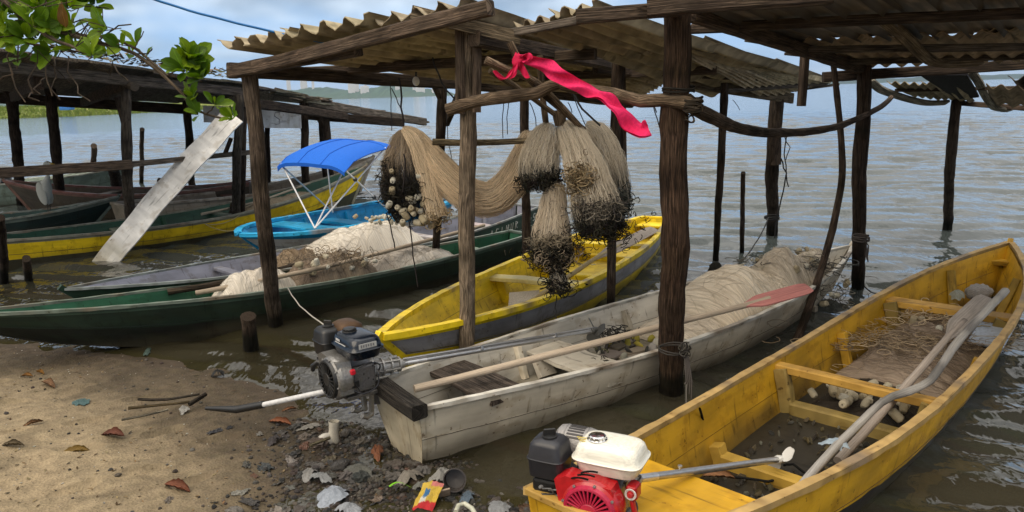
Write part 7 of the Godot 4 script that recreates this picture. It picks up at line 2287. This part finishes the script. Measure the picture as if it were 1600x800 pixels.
	loops(lp, Vector3(0.595, 1.158, -4.92), Vector3(0.19, 0.075, 0.11), 520, 0.010, 0.030, 0.0024, blk)
	loops(lp, Vector3(0.733, 1.278, -5.12), Vector3(0.09, 0.13, 0.08), 200, 0.012, 0.035, 0.003, [Color(0.03, 0.035, 0.03), Color(0.07, 0.075, 0.065)])
	loops(lp, Vector3(0.211, 1.476, -5.05), Vector3(0.15, 0.06, 0.09), 300, 0.010, 0.030, 0.0024, blk)
	loops(lp, Vector3(0.453, 1.494, -4.9), Vector3(0.09, 0.10, 0.05), 170, 0.015, 0.04, 0.003, brn)
	loops(lp, Vector3(0.547, 1.309, -4.86), Vector3(0.18, 0.06, 0.05), 150, 0.015, 0.04, 0.0025, [Color(0.16, 0.14, 0.11), Color(0.05, 0.045, 0.04)])
	kind(obj("cord_loops", lp, M.black_strand, n2, true), "stuff")
	# third: the tail bunch hanging lowest
	var n3 := thing("hanging_net", "narrow bunch of net hanging lowest, ending in black curls above the lemon yellow canoe", "fishing net", Vector3(0.283, 0.711, -5.05), 0.0, "nets hung under the middle roof")
	net_bundle(n3, [[Vector3(0.306, 1.457, -5.08), 0.05, 0.05], [Vector3(0.289, 1.31, -5.05), 0.085, 0.07], [Vector3(0.271, 1.098, -5.02), 0.125, 0.10], [Vector3(0.266, 0.926, -5), 0.14, 0.11]], X, 360, Color(0.68, 0.57, 0.43), ash2, 0.3, 0.3, 0.86, 0.0011, "strands", Color(0.06, 0.05, 0.035, 1), 0.7)
	net_bundle(n3, [[Vector3(0.284, 0.947, -5), 0.05, 0.05], [Vector3(0.308, 0.836, -5), 0.05, 0.05], [Vector3(0.324, 0.746, -5), 0.055, 0.05]], X, 90, ash, ash2, 0.5, 0.1, 0.8)
	lp = Shape.new()
	loops(lp, Vector3(0.265, 0.998, -4.95), Vector3(0.16, 0.09, 0.11), 620, 0.010, 0.034, 0.0024, blk + [Color(0.25, 0.2, 0.14)])
	loops(lp, Vector3(0.264, 1.086, -4.9), Vector3(0.13, 0.04, 0.06), 130, 0.012, 0.035, 0.0025, [Color(0.24, 0.2, 0.14), Color(0.1, 0.085, 0.06)])
	loops(lp, Vector3(0.29, 0.868, -4.98), Vector3(0.08, 0.05, 0.06), 60, 0.012, 0.03, 0.003, blk)
	loops(lp, Vector3(0.314, 0.76, -4.98), Vector3(0.08, 0.05, 0.06), 110, 0.012, 0.04, 0.003, blk)
	kind(obj("cord_loops", lp, M.black_strand, n3, true), "stuff")
	cd = Shape.new()
	rope_shape(cd, [Vector3(0.297, 0.692, -5), Vector3(0.287, 0.611, -5), Vector3(0.29, 0.529, -5)], 0.004, Color(0.02, 0.02, 0.02))
	obj("cord", cd, M.black_strand, n3, true)
	# lines dangling from the roof
	var dl := Shape.new()
	for a in [[Vector3(-0.029, 1.982, -6), Vector3(-0.043, 1.708, -6)], [Vector3(0.011, 1.991, -6), Vector3(-0.007, 1.736, -6)], [Vector3(-0.926, 2.166, -6.2), Vector3(-0.939, 1.784, -6.2)], [Vector3(0.168, 1.979, -5.8), Vector3(0.212, 1.788, -5.8)], [Vector3(0.44, 1.973, -5.6), Vector3(0.467, 1.9, -5.6)], [Vector3(0.44, 2.062, -5.3), Vector3(0.538, 1.809, -5.3)], [Vector3(0.864, 1.957, -4.6), Vector3(0.916, 1.79, -4.6)], [Vector3(0.864, 1.957, -4.6), Vector3(0.888, 1.912, -4.6)], [Vector3(-0.513, 1.906, -6.5), Vector3(-0.488, 1.508, -6.5)], [Vector3(2.389, 1.913, -8.2), Vector3(2.467, 1.804, -8.2)]]:
		rope_shape(dl, [a[0], a[0].lerp(a[1], 0.5) + Vector3(rnd(-0.015, 0.015), 0, 0), a[1]], 0.0035, Color(0.05, 0.05, 0.05))
	rope_shape(dl, [Vector3(-0.524, 2.315, -5.6), Vector3(-0.461, 2.133, -5.5), Vector3(-0.347, 2.009, -5.2)], 0.006, Color(0.02, 0.02, 0.02))
	rope_shape(dl, [Vector3(0.423, 2.054, -5.1), Vector3(0.493, 1.936, -5.1), Vector3(0.611, 1.824, -5.1)], 0.007, Color(0.03, 0.03, 0.03))
	kind(single("dangling_lines", dl, M.black_strand, "thin dark lines dangling from the middle shelter's roof and poles", "line"), "stuff")
	# cords on the broad dark post
	s = Shape.new()
	lashing(s, Vector3(3.363, 0.386, -9.65), 0.09, 2, Color(0.03, 0.03, 0.03), 0.01)
	rope_shape(s, [Vector3(3.439, 1.484, -9.5), Vector3(3.439, 1.136, -9.5), Vector3(3.503, 0.797, -9.5)], 0.008, Color(0.03, 0.03, 0.03))
	rope_shape(s, [Vector3(3.391, 1.153, -9.5), Vector3(3.463, 0.975, -9.5), Vector3(3.372, 0.136, -9.55)], 0.009, Color(0.03, 0.03, 0.03))
	rope_shape(s, [Vector3(3.392, 1.469, -9.5), Vector3(3.496, 1.293, -9.5), Vector3(3.455, 1.135, -9.5)], 0.006, Color(0.05, 0.05, 0.05))
	rope_shape(s, [Vector3(3.279, 0.404, -9.55), Vector3(2.701, 0.161, -8.5), Vector3(2.341, 0.076, -8.2)], 0.008, Color(0.06, 0.06, 0.06), 0.05)
	single("cord_tangle", s, M.rope, "dark cords tied to the broad dark post and trailing to the thin stakes", "rope")
	s = Shape.new()
	lashing(s, Vector3(3.192, 0.663, -6.8), 0.072, 3, Color(0.08, 0.07, 0.06), 0.008)
	for k in 3: rope_shape(s, [Vector3(3.199, 0.688, -6.73), Vector3(3.224, 0.606, -6.72), Vector3(3.213, 0.5, -6.72) + Vector3(0.011 * k, -0.022 * k, 0)], 0.006, Color(0.1, 0.09, 0.08))
	rope_shape(s, [Vector3(3.216, 0.234, -6.75), Vector3(3.456, 0.108, -6.9), Vector3(3.763, 0.032, -7.2)], 0.006, Color(0.05, 0.05, 0.05), 0.03)
	single("mooring_rope", s, M.rope, "frayed rope tied round the slim dark right post", "rope")


# ---------------------------------------------------------------- stakes, stumps, bird
func small_things() -> void:
	var st := "stakes and stumps standing in the water"
	var list := [
		[[Vector3(-2.402, -0.25, -6.568), Vector3(-2.216, 0.02, -6.071), Vector3(-2.121, 0.365, -5.86)], 0.062, 0.058, BROWN * 0.85, "stump", "squat cut post standing at the water's edge beside the leaning left post"],
		[[Vector3(-6.311, -0.25, -9.63), Vector3(-5.152, 0.485, -7.9)], 0.045, 0.04, BROWN * 0.8, "stump", "short split stump in front of the yellow and green canoe"],
		[[Vector3(-6.472, -0.25, -9.39), Vector3(-5.341, 0.93, -7.9)], 0.05, 0.045, BROWN * 0.6, "stake", "dark stake at the picture's left edge"],
		[[Vector3(-12.206, -0.25, -22.339), Vector3(-10.92, 1.014, -20.2)], 0.075, 0.07, DARK * 1.3, "stake", "thick short stake alone in the open water beyond the rail"],
		[[Vector3(-9.949, -0.25, -20.467), Vector3(-8.544, 1.477, -18)], 0.055, 0.05, DARK * 1.2, "stake", "tall thin stake in the open water beyond the rail"],
		[[Vector3(-9.321, -0.25, -20.184), Vector3(-7.831, 0.386, -17)], 0.05, 0.05, DARK, "stake", "stub of a stake beside the tall thin one"],
		[[Vector3(-9.098, -0.25, -17.556), Vector3(-7.367, 0.911, -14.2)], 0.11, 0.10, BROWN * 0.7, "stump", "stout stump bearing the rail behind the shelter's grey post"],
		[[Vector3(2.918, -0.25, -9.418), Vector3(2.601, 1.108, -8.45)], 0.030, 0.024, DARK * 1.1, "stake", "thin lone stake between the pole and the broad dark post"],
	]
	for a in list:
		var s := Shape.new()
		pole_shape(s, a[0], a[1], a[2], a[3], 10, 0.15)
		single(a[4], s, M.bark, a[5], a[4], st)
	# wet collar of weed on the pole's foot
	var s := Shape.new()
	s.lump(Transform3D(Basis(), Vector3(2.237, 0.06, -8.155)), Vector3(0.075, 0.10, 0.075), 0.4, nz, Vector3(4, 4, 4), Color(0.02, 0.022, 0.018), 14, 10)
	single("weed_clump", s, M.rope, "black clump of weed and cord at the foot of the thin pole", "weed")
	# heron on the dark canoe
	heron(Vector3(-7.497, 0.343, -12.25))
	# boot at the water's edge
	var o := thing("rubber_boot", "white rubber boot lying toe up at the water's edge, left of the white canoe", "boot", on_ground(Vector3(-1.12, 0.03, -4.279)), 0.5)
	o.scale = Vector3.ONE * 0.72
	var b := Shape.new()
	b.loft(Transform3D(Basis(Vector3.BACK, -0.12)), [[0.0, 0.045, 0.04, 2.5], [0.02, 0.05, 0.042, 2.5], [0.07, 0.045, 0.04, 2.2], [0.11, 0.04, 0.038, 2.2], [0.16, 0.042, 0.042, 2.2], [0.19, 0.046, 0.045, 2.2], [0.19, 0.041, 0.040, 2.2], [0.10, 0.034, 0.032, 2.2]], 24, Color(0.46, 0.43, 0.36))
	obj("shaft", b, M.plastic, o)
	var f := Shape.new()
	f.loft(Transform3D(Basis(), Vector3(-0.06, 0.0, 0)), [[0.0, 0.11, 0.040, 3], [0.015, 0.115, 0.044, 3], [0.045, 0.10, 0.040, 2.6], [0.08, 0.055, 0.034, 2.4], [0.095, 0.03, 0.02, 2], [0.096, 0.001, 0.001, 2]], 24, Color(0.44, 0.42, 0.38))
	obj("foot", f, M.plastic, o)


func heron(at: Vector3) -> void:
	var o := thing("heron", "white heron with a bent neck standing on the low dark canoe between shelter posts", "heron", at)
	var body := Shape.new()
	var c := Color(0.56, 0.58, 0.54)
	# one continuous surface from tail to beak
	body.tube([Vector3(0.02, 0.16, 0.0), Vector3(0.0, 0.22, 0), Vector3(-0.005, 0.32, 0), Vector3(0.0, 0.42, 0), Vector3(0.02, 0.50, 0), Vector3(0.05, 0.56, 0), Vector3(0.075, 0.62, 0), Vector3(0.075, 0.68, 0), Vector3(0.055, 0.74, 0), Vector3(0.05, 0.79, 0), Vector3(0.065, 0.82, 0), Vector3(0.10, 0.83, 0), Vector3(0.135, 0.825, 0), Vector3(0.17, 0.815, 0), Vector3(0.24, 0.80, 0)], [0.012, 0.045, 0.088, 0.098, 0.085, 0.05, 0.03, 0.024, 0.023, 0.025, 0.03, 0.036, 0.024, 0.012, 0.002], 14, func(t: float, _q: float, _p: Vector3): return c if t < 0.9 else Color(0.5, 0.33, 0.05))
	for sg in [-1.0, 1.0]:
		body.tube([Vector3(0.0, 0.24, 0.03 * sg), Vector3(0.015, 0.13, 0.03 * sg), Vector3(0.0, 0.0, 0.03 * sg)], [0.014, 0.008, 0.006], 6, Color(0.05, 0.05, 0.045))
		for k in 3: body.tube([Vector3(0, 0.005, 0.03 * sg), Vector3(0.06, 0.003, 0.03 * sg + (k - 1) * 0.03)], 0.005, 5, Color(0.05, 0.05, 0.045))
	obj("body", body, M.cloth, o)
	for sg in [-1.0, 1.0]:
		var w := Shape.new()
		w.lump(Transform3D(Basis(Vector3.BACK, 0.18), Vector3(-0.02, 0.35, 0.075 * sg)), Vector3(0.075, 0.19, 0.032), 0.12, nz, Vector3(1, sg, 2), c * 0.9, 14, 10)
		obj("wing", w, M.cloth, o)
		var e := Shape.new()
		e.lump(Transform3D(Basis(), Vector3(0.115, 0.838, 0.026 * sg)), Vector3.ONE * 0.007, 0.0, nz, V0, Color(0.02, 0.02, 0.01), 8, 6)
		obj("eye", e, M.gloss, o)


# ---------------------------------------------------------------- litter on the sand and mud
func litter() -> void:
	var lp := [[Vector3(-3.664, 0.1, -5.565), 0.17, Color(0.50, 0.24, 0.05)], [Vector3(-3.43, 0.1, -5.278), 0.24, Color(0.34, 0.19, 0.10)], [Vector3(-2.467, 0.1, -4.31), 0.22, Color(0.22, 0.08, 0.05)], [Vector3(-2.565, 0.1, -4.079), 0.20, Color(0.34, 0.22, 0.06)], [Vector3(-1.792, 0.1, -3.651), 0.22, Color(0.30, 0.11, 0.06)], [Vector3(-3.038, 0.1, -4.459), 0.14, Color(0.36, 0.2, 0.1)], [Vector3(-1.519, 0.1, -4.546), 0.2, Color(0.40, 0.15, 0.07)], [Vector3(-3.724, 0.1, -5.487), 0.14, Color(0.45, 0.22, 0.06)], [Vector3(-1.526, 0.1, -4.775), 0.12, Color(0.4, 0.2, 0.1)], [Vector3(-2.932, 0.1, -4.103), 0.16, Color(0.22, 0.17, 0.10)]]
	var ln := ["orange leaf lying nearest the dark green canoe's bow", "big curled tan leaf on the sand below the dark green canoe", "dark red curled leaf in the middle of the sand", "yellow brown leaf on the sand near the lower left", "reddish curled leaf alone low on the sand", "small tan leaf at the sand's left side", "orange red leaf beside the black grip of the steering bar", "small orange leaf next to the big curled tan one", "small rust leaf at the waterline above the grip", "flat olive leaf pressed in the sand at the left edge"]
	for k in lp.size():
		var a: Array = lp[k]
		dead_leaf(on_ground(a[0]), a[1] * 0.82, a[2] * 0.85, ln[k])
	# sticks and canes washed up
	var sk := [[[Vector3(-2.476, 0.12, -4.452), Vector3(-2.339, 0.12, -4.52), Vector3(-2.272, 0.1, -4.641)], 0.008, Color(0.45, 0.4, 0.3), "pale cane lying on the sand, nearest the viewer of the washed-up sticks"], [[Vector3(-2.551, 0.1, -4.682), Vector3(-2.331, 0.09, -4.752), Vector3(-2.202, 0.08, -4.808)], 0.010, Color(0.20, 0.15, 0.08), "olive stick on the sand behind the pale cane"], [[Vector3(-2.183, 0.08, -4.764), Vector3(-2.118, 0.1, -4.887)], 0.016, Color(0.08, 0.065, 0.05), "black stub of driftwood at the end of the washed-up sticks"], [[Vector3(-2.581, 0.08, -4.881), Vector3(-2.4, 0.08, -4.856), Vector3(-2.185, 0.08, -4.941)], 0.010, Color(0.12, 0.10, 0.08), "dark thin stick farthest from the viewer among the washed-up sticks"], [[Vector3(-1.206, 0.08, -4.097), Vector3(-1.112, 0.08, -4.191)], 0.012, Color(0.4, 0.34, 0.22), "tan bit of split wood beside the white boot"]]
	for a in sk:
		var s := Shape.new()
		pole_shape(s, a[0], a[1], a[1] * 0.8, a[2], 7, 0.2)
		single("stick", s, M.bark, a[3], "stick", "washed-up sticks")
	# bags, wrappers and rags
	var bg := [
		[Vector3(-0.414, 0.05, -3.756), Vector3(0.16, 0.10, 0.12), Color(0.37, 0.36, 0.33), "whitish crumpled bag under the white canoe's stern corner"],
		[Vector3(-0.966, 0.05, -3.6), Vector3(0.20, 0.08, 0.16), Color(0.36, 0.40, 0.46), "milky plastic bag in the puddle, larger"],
		[Vector3(-1.075, 0.05, -3.775), Vector3(0.13, 0.07, 0.10), Color(0.32, 0.33, 0.33), "torn clear bag on the dark litter left of the puddle"],
		[Vector3(-0.1, 0.05, -3.439), Vector3(0.15, 0.07, 0.10), Color(0.32, 0.33, 0.34), "smooth grey bag at the foot of the mud between the canoes"],
		[Vector3(-0.266, 0.05, -3.56), Vector3(0.11, 0.05, 0.09), Color(0.14, 0.19, 0.24), "faded blue rag in the mud below the white canoe"],
		[Vector3(-0.85, 0.05, -3.439), Vector3(0.14, 0.07, 0.12), Color(0.40, 0.42, 0.45), "pale bag at the lower edge beside the puddle"],
		[Vector3(-0.59, 0.05, -3.781), Vector3(0.14, 0.08, 0.12), Color(0.26, 0.23, 0.19), "muddy brown bag below the transom of the white canoe"],
		[Vector3(-2.207, 0.05, -4.73), Vector3(0.09, 0.06, 0.07), Color(0.40, 0.39, 0.36), "scrap of white plastic by the driftwood stub"],
		[Vector3(-1.144, 0.05, -3.814), Vector3(0.10, 0.06, 0.08), Color(0.35, 0.34, 0.32), "small white wad among stones left of the torn bag"],
		[Vector3(-0.817, 0.05, -4.1), Vector3(0.12, 0.08, 0.09), Color(0.24, 0.09, 0.04), "rust red wad beside the white canoe's stern"],
		[Vector3(-1.328, 0.05, -4.488), Vector3(0.16, 0.02, 0.09), Color(0.32, 0.30, 0.26), "flat pale scrap in the shallows left of the boot"],
		[Vector3(-0.885, 0.05, -3.871), Vector3(0.22, 0.06, 0.14), Color(0.14, 0.14, 0.12), "grey muddy sheet of plastic beside the puddle"],
		[Vector3(-0.511, 0.05, -3.693), Vector3(0.10, 0.06, 0.08), Color(0.22, 0.22, 0.20), "grey wad left of the printed snack wrapper"],
		[Vector3(-3.095, 0.05, -6.113), Vector3(0.18, 0.03, 0.07), Color(0.09, 0.14, 0.12), "dull green scrap floating by the dark green canoe"],
		[Vector3(-2.262, 0.05, -5.471), Vector3(0.10, 0.08, 0.08), Color(0.02, 0.02, 0.02), "black lump standing in the shallows"],
		[Vector3(-2.986, 0.05, -4.893), Vector3(0.14, 0.02, 0.12), Color(0.09, 0.17, 0.17), "thin teal film lying on the sand"],
		[Vector3(-1.078, 0.05, -6.724), Vector3(0.16, 0.04, 0.09), Color(0.36, 0.37, 0.39), "white scrap floating off the lemon yellow canoe's tip"],
		[Vector3(-1.47, 0.05, -4.26), Vector3(0.10, 0.05, 0.08), Color(0.07, 0.06, 0.06), "wet black stone-like wad at the edge of the litter"],
	]
	for a in bg:
		var p: Vector3 = on_ground(a[0])
		if a[3].contains("floating"): p.y = 0.0
		crumple(p, a[1], a[2], M.bag_film, "plastic_scrap", a[3], "plastic scrap", "", 0.75)
	# green scrap
	var s := Shape.new()
	var gp := on_ground(Vector3(-0.63, 0.05, -3.62)) + Vector3(0, 0.03, 0)
	s.grid(6, 6, func(a: float, b: float): return gp + Vector3((a - 0.5) * 0.11 + b * 0.02, 0.02 * sin(a * 4.0) + 0.035 * b, (b - 0.5) * 0.075 - a * 0.015), Color(0.22, 0.62, 0.02))
	single("green_scrap", s, M.plastic, "bright lime green scrap of plastic in the litter", "plastic scrap")
	# printed snack wrapper: yellow with red, white and blue patches
	s = Shape.new()
	var wp := on_ground(Vector3(-0.466, 0.06, -3.522)) + Vector3(0, 0.05, 0)
	var wrap := func(a: float, b: float, _p: Vector3):
		var x: float = a + 0.06 * nz.get_noise_2d(a * 90, b * 90)
		var y: float = b + 0.06 * nz.get_noise_2d(b * 90 + 40, a * 90)
		if y < 0.2 + 0.1 * x: return Color(0.55, 0.02, 0.03)
		if Vector2(x - 0.45, y - 0.55).length() < 0.16: return Color(0.04, 0.16, 0.34)
		if Vector2(x - 0.35, y - 0.35).length() < 0.17: return Color(0.66, 0.64, 0.55)
		if y > 0.84 and x > 0.5: return Color(0.62, 0.2, 0.18)
		return Color(0.68, 0.47, 0.06)
	s.grid(26, 26, func(a: float, b: float): return wp + Vector3(0.0, 0, 0) + Vector3((a - 0.5) * 0.11 + (b - 0.5) * 0.05, 0.07 * (b - 0.5) + 0.016 * nz.get_noise_2d(a * 34, b * 34) + 0.02 * sin(a * PI), -(b - 0.5) * 0.15 + 0.012 * nz.get_noise_2d(a * 30 + 20, b * 30)), wrap)
	single("snack_wrapper", s, M.bag_film, "yellow and red printed snack wrapper on the mud below the white canoe", "wrapper")
	# brown carton bit and shoe-like loop
	s = Shape.new()
	s.box(Transform3D(Basis.from_euler(Vector3(0.5, 0.3, 0.1)), on_ground(Vector3(-0.4, 0.06, -3.588)) + Vector3(0, 0.03, 0)), Vector3(0.09, 0.06, 0.012), 0.003, Color(0.33, 0.26, 0.2))
	single("carton_piece", s, M.cloth, "brown bit of carton beside the snack wrapper", "carton")
	s = Shape.new()
	s.tube([Vector3(-0.302, 0.12, -3.261), Vector3(-0.294, 0.12, -3.318), Vector3(-0.264, 0.12, -3.334), Vector3(-0.225, 0.12, -3.285), Vector3(-0.204, 0.12, -3.223)], 0.012, 8, Color(0.45, 0.45, 0.36))
	single("sandal_strap", s, M.plastic, "pale curved sandal strap poking up at the bottom edge", "sandal")
	s = Shape.new()
	s.lathe(Transform3D(Basis(Vector3.RIGHT, 1.2), on_ground(Vector3(-0.335, 0.06, -3.712)) + Vector3(0, 0.05, 0)), [Vector2(0.0, 0), Vector2(0.05, 0.0), Vector2(0.06, 0.05), Vector2(0.062, 0.09), Vector2(0.056, 0.09), Vector2(0.05, 0.02), Vector2(0.0, 0.015)], 22, Color(0.04, 0.035, 0.03))
	single("broken_pot", s, M.plastic, "black broken pot lying on its side below the white canoe", "pot")

	# stones one can pick out
	var gm := []
	for k in 5:
		var q := Shape.new()
		q.lump(Transform3D(), Vector3(1, 0.5, 0.75), 0.75, nz, Vector3(k * 7, 3, 1), Color(1, 1, 1), 13, 8)
		gm.append(facet(q) if k > 1 else q)
	var cols := [Color(0.05, 0.045, 0.04), Color(0.09, 0.08, 0.07), Color(0.14, 0.12, 0.10), Color(0.035, 0.034, 0.032), Color(0.12, 0.10, 0.08), Color(0.07, 0.05, 0.04)]
	var n := 0
	while n < 85:
		var x := rnd(-1.75, 0.15)
		var z := rnd(-4.7, -3.1)
		var sd := shore(x, z)
		if sd < -0.35 or sd > 1.1 or rng.randf() > mud(x, z): continue
		var sz := rnd(0.016, 0.05) * (1.3 if rng.randf() < 0.2 else 1.0)
		var src: Shape = gm[rng.randi() % 5]
		var q := Shape.new()
		q.v = src.v.duplicate(); q.n = src.n.duplicate(); q.u = src.u.duplicate(); q.i = src.i.duplicate()
		var c := tint(cols[rng.randi() % cols.size()], 0.3)
		q.c.resize(q.v.size())
		q.c.fill(c)
		var me := q.mesh()
		var o := MeshInstance3D.new()
		o.name = "stone"
		o.mesh = me
		o.material_override = M.wet_stone if sd < 0.5 else M.stone
		o.transform = Transform3D(Basis(Vector3.UP, rnd(0, TAU)) * Basis(Vector3.RIGHT, rnd(-0.3, 0.3)) * Basis().scaled(Vector3.ONE * sz), Vector3(x, ground_y(x, z) + sz * 0.3, z))
		add_child(o, true)
		tag(o, "dark wet stone among the litter on the mud by the white canoe's stern", "stone", "stones in the mud")
		n += 1
	# scraps of dark litter
	var flakes := []
	for k in 6:
		var q := Shape.new()
		var ph := k * 77.0
		q.grid(10, 8, func(a: float, b: float):
			var x := a * 2 - 1
			var z := b * 2 - 1
			var w := 1.0 + 0.5 * nz.get_noise_2d(x * 20 + ph, z * 20)
			return Vector3(x * w, 0.25 + 0.32 * nz2.get_noise_2d(x * 34 + ph, z * 34) + 0.25 * nz.get_noise_2d(x * 22, z * 22 + ph) + 0.15 * x * x, z * 0.7 * w * (1.0 - 0.5 * x * x)), Color(1, 1, 1), 0.3, 0.3)
		flakes.append(facet(q))
	var fcols := [Color(0.03, 0.026, 0.022), Color(0.06, 0.05, 0.04), Color(0.11, 0.085, 0.06), Color(0.022, 0.022, 0.024), Color(0.10, 0.05, 0.03), Color(0.075, 0.07, 0.06), Color(0.14, 0.13, 0.115)]
	n = 0
	while n < 240:
		var x := rnd(-1.9, 0.35)
		var z := rnd(-4.8, -2.9)
		var sd := shore(x, z)
		if sd < -0.3 or sd > 1.2 or rng.randf() > mud(x, z) * 0.95 + 0.03: continue
		var src: Shape = flakes[rng.randi() % 6]
		var q := Shape.new()
		q.v = src.v.duplicate(); q.n = src.n.duplicate(); q.u = src.u.duplicate(); q.i = src.i.duplicate()
		q.c.resize(q.v.size())
		q.c.fill(tint(fcols[rng.randi() % fcols.size()], 0.3))
		var sz := rnd(0.016, 0.052)
		var o := MeshInstance3D.new()
		o.name = "litter_scrap"
		o.mesh = q.mesh()
		o.material_override = M.wet_stone if n % 3 else M.bag_film
		o.transform = Transform3D(Basis(Vector3.UP, rnd(0, TAU)) * Basis(Vector3.RIGHT, rnd(-0.35, 0.35)) * Basis().scaled(Vector3(sz, sz * 0.7, sz)), Vector3(x, ground_y(x, z) - sz * 0.05, z))
		add_child(o, true)
		tag(o, "crushed dark scrap of litter pressed in the wet mud by the boats", "litter scrap", "scraps of litter in the mud")
		n += 1
	# gravel and shell grit too small to count
	var mm_list := [["gravel", 9000, 0.004, 0.017], ["shell_grit", 900, 0.003, 0.008], ["leaf_crumbs", 1500, 0.004, 0.018]]
	for a in mm_list:
		var base := Shape.new()
		if a[0] == "leaf_crumbs":
			base.grid(2, 3, func(x: float, b: float): return Vector3((x - 0.5) * 0.7 * sin(PI * (b * 0.9 + 0.05)), 0.12 * absf(x - 0.5) + 0.05 * sin(b * 3.0), (b - 0.5) * 1.8), Color(1, 1, 1))
		else:
			base.lump(Transform3D(), Vector3(1, 0.6, 0.8) if a[0] == "gravel" else Vector3(1, 0.3, 0.7), 0.4, nz, Vector3(2, 9, 4), Color(1, 1, 1), 7, 5)
		var tr := []
		var cl := []
		while tr.size() < a[1]:
			var x := rnd(-5.5, 0.6)
			var z := rnd(-6.6, -2.6)
			var sd := shore(x, z)
			if sd < -0.5 or sd > 3.2: continue
			var k := mud(x, z)
			if a[0] == "gravel" and rng.randf() > 0.008 + 0.992 * k * smoothstep(1.8, 0.6, sd): continue
			if a[0] == "shell_grit" and rng.randf() > 0.25 + 0.5 * k: continue
			var clump := nz2.get_noise_2d(x * 30.0, z * 30.0)
			if a[0] == "leaf_crumbs" and (clump < -0.05 and rng.randf() > 0.15) and absf(sd - 1.05 - 0.5 * clump) > 0.12: continue
			var sz := rnd(a[2], a[3]) * (0.5 + 0.7 * rng.randf())
			tr.append(Transform3D(Basis(Vector3.UP, rnd(0, TAU)) * Basis(Vector3.RIGHT, rnd(-0.4, 0.4)) * Basis().scaled(Vector3.ONE * sz), Vector3(x, ground_y(x, z) + sz * 0.25, z)))
			if a[0] == "gravel": cl.append(tint(cols[rng.randi() % cols.size()], 0.4))
			elif a[0] == "shell_grit": cl.append(tint(Color(0.55, 0.52, 0.45), 0.25))
			else: cl.append(tint([Color(0.07, 0.045, 0.025), Color(0.16, 0.10, 0.05), Color(0.04, 0.035, 0.025), Color(0.22, 0.17, 0.09)][rng.randi() % 4], 0.3))
		var mm := MultiMesh.new()
		mm.transform_format = MultiMesh.TRANSFORM_3D
		mm.use_colors = true
		mm.mesh = base.mesh()
		mm.instance_count = tr.size()
		for k in tr.size():
			mm.set_instance_transform(k, tr[k])
			mm.set_instance_color(k, cl[k])
		var mi := MultiMeshInstance3D.new()
		mi.name = a[0]
		mi.multimesh = mm
		mi.material_override = M.stone if a[0] != "leaf_crumbs" else M.rope
		add_child(mi, true)
		tag(mi, {"gravel": "dark gravel and broken bits strewn over the mud", "shell_grit": "white bits of shell strewn over sand and mud", "leaf_crumbs": "crumbs of dead leaf and twig strewn over the sand"}[a[0]], "debris")
		kind(mi, "stuff")
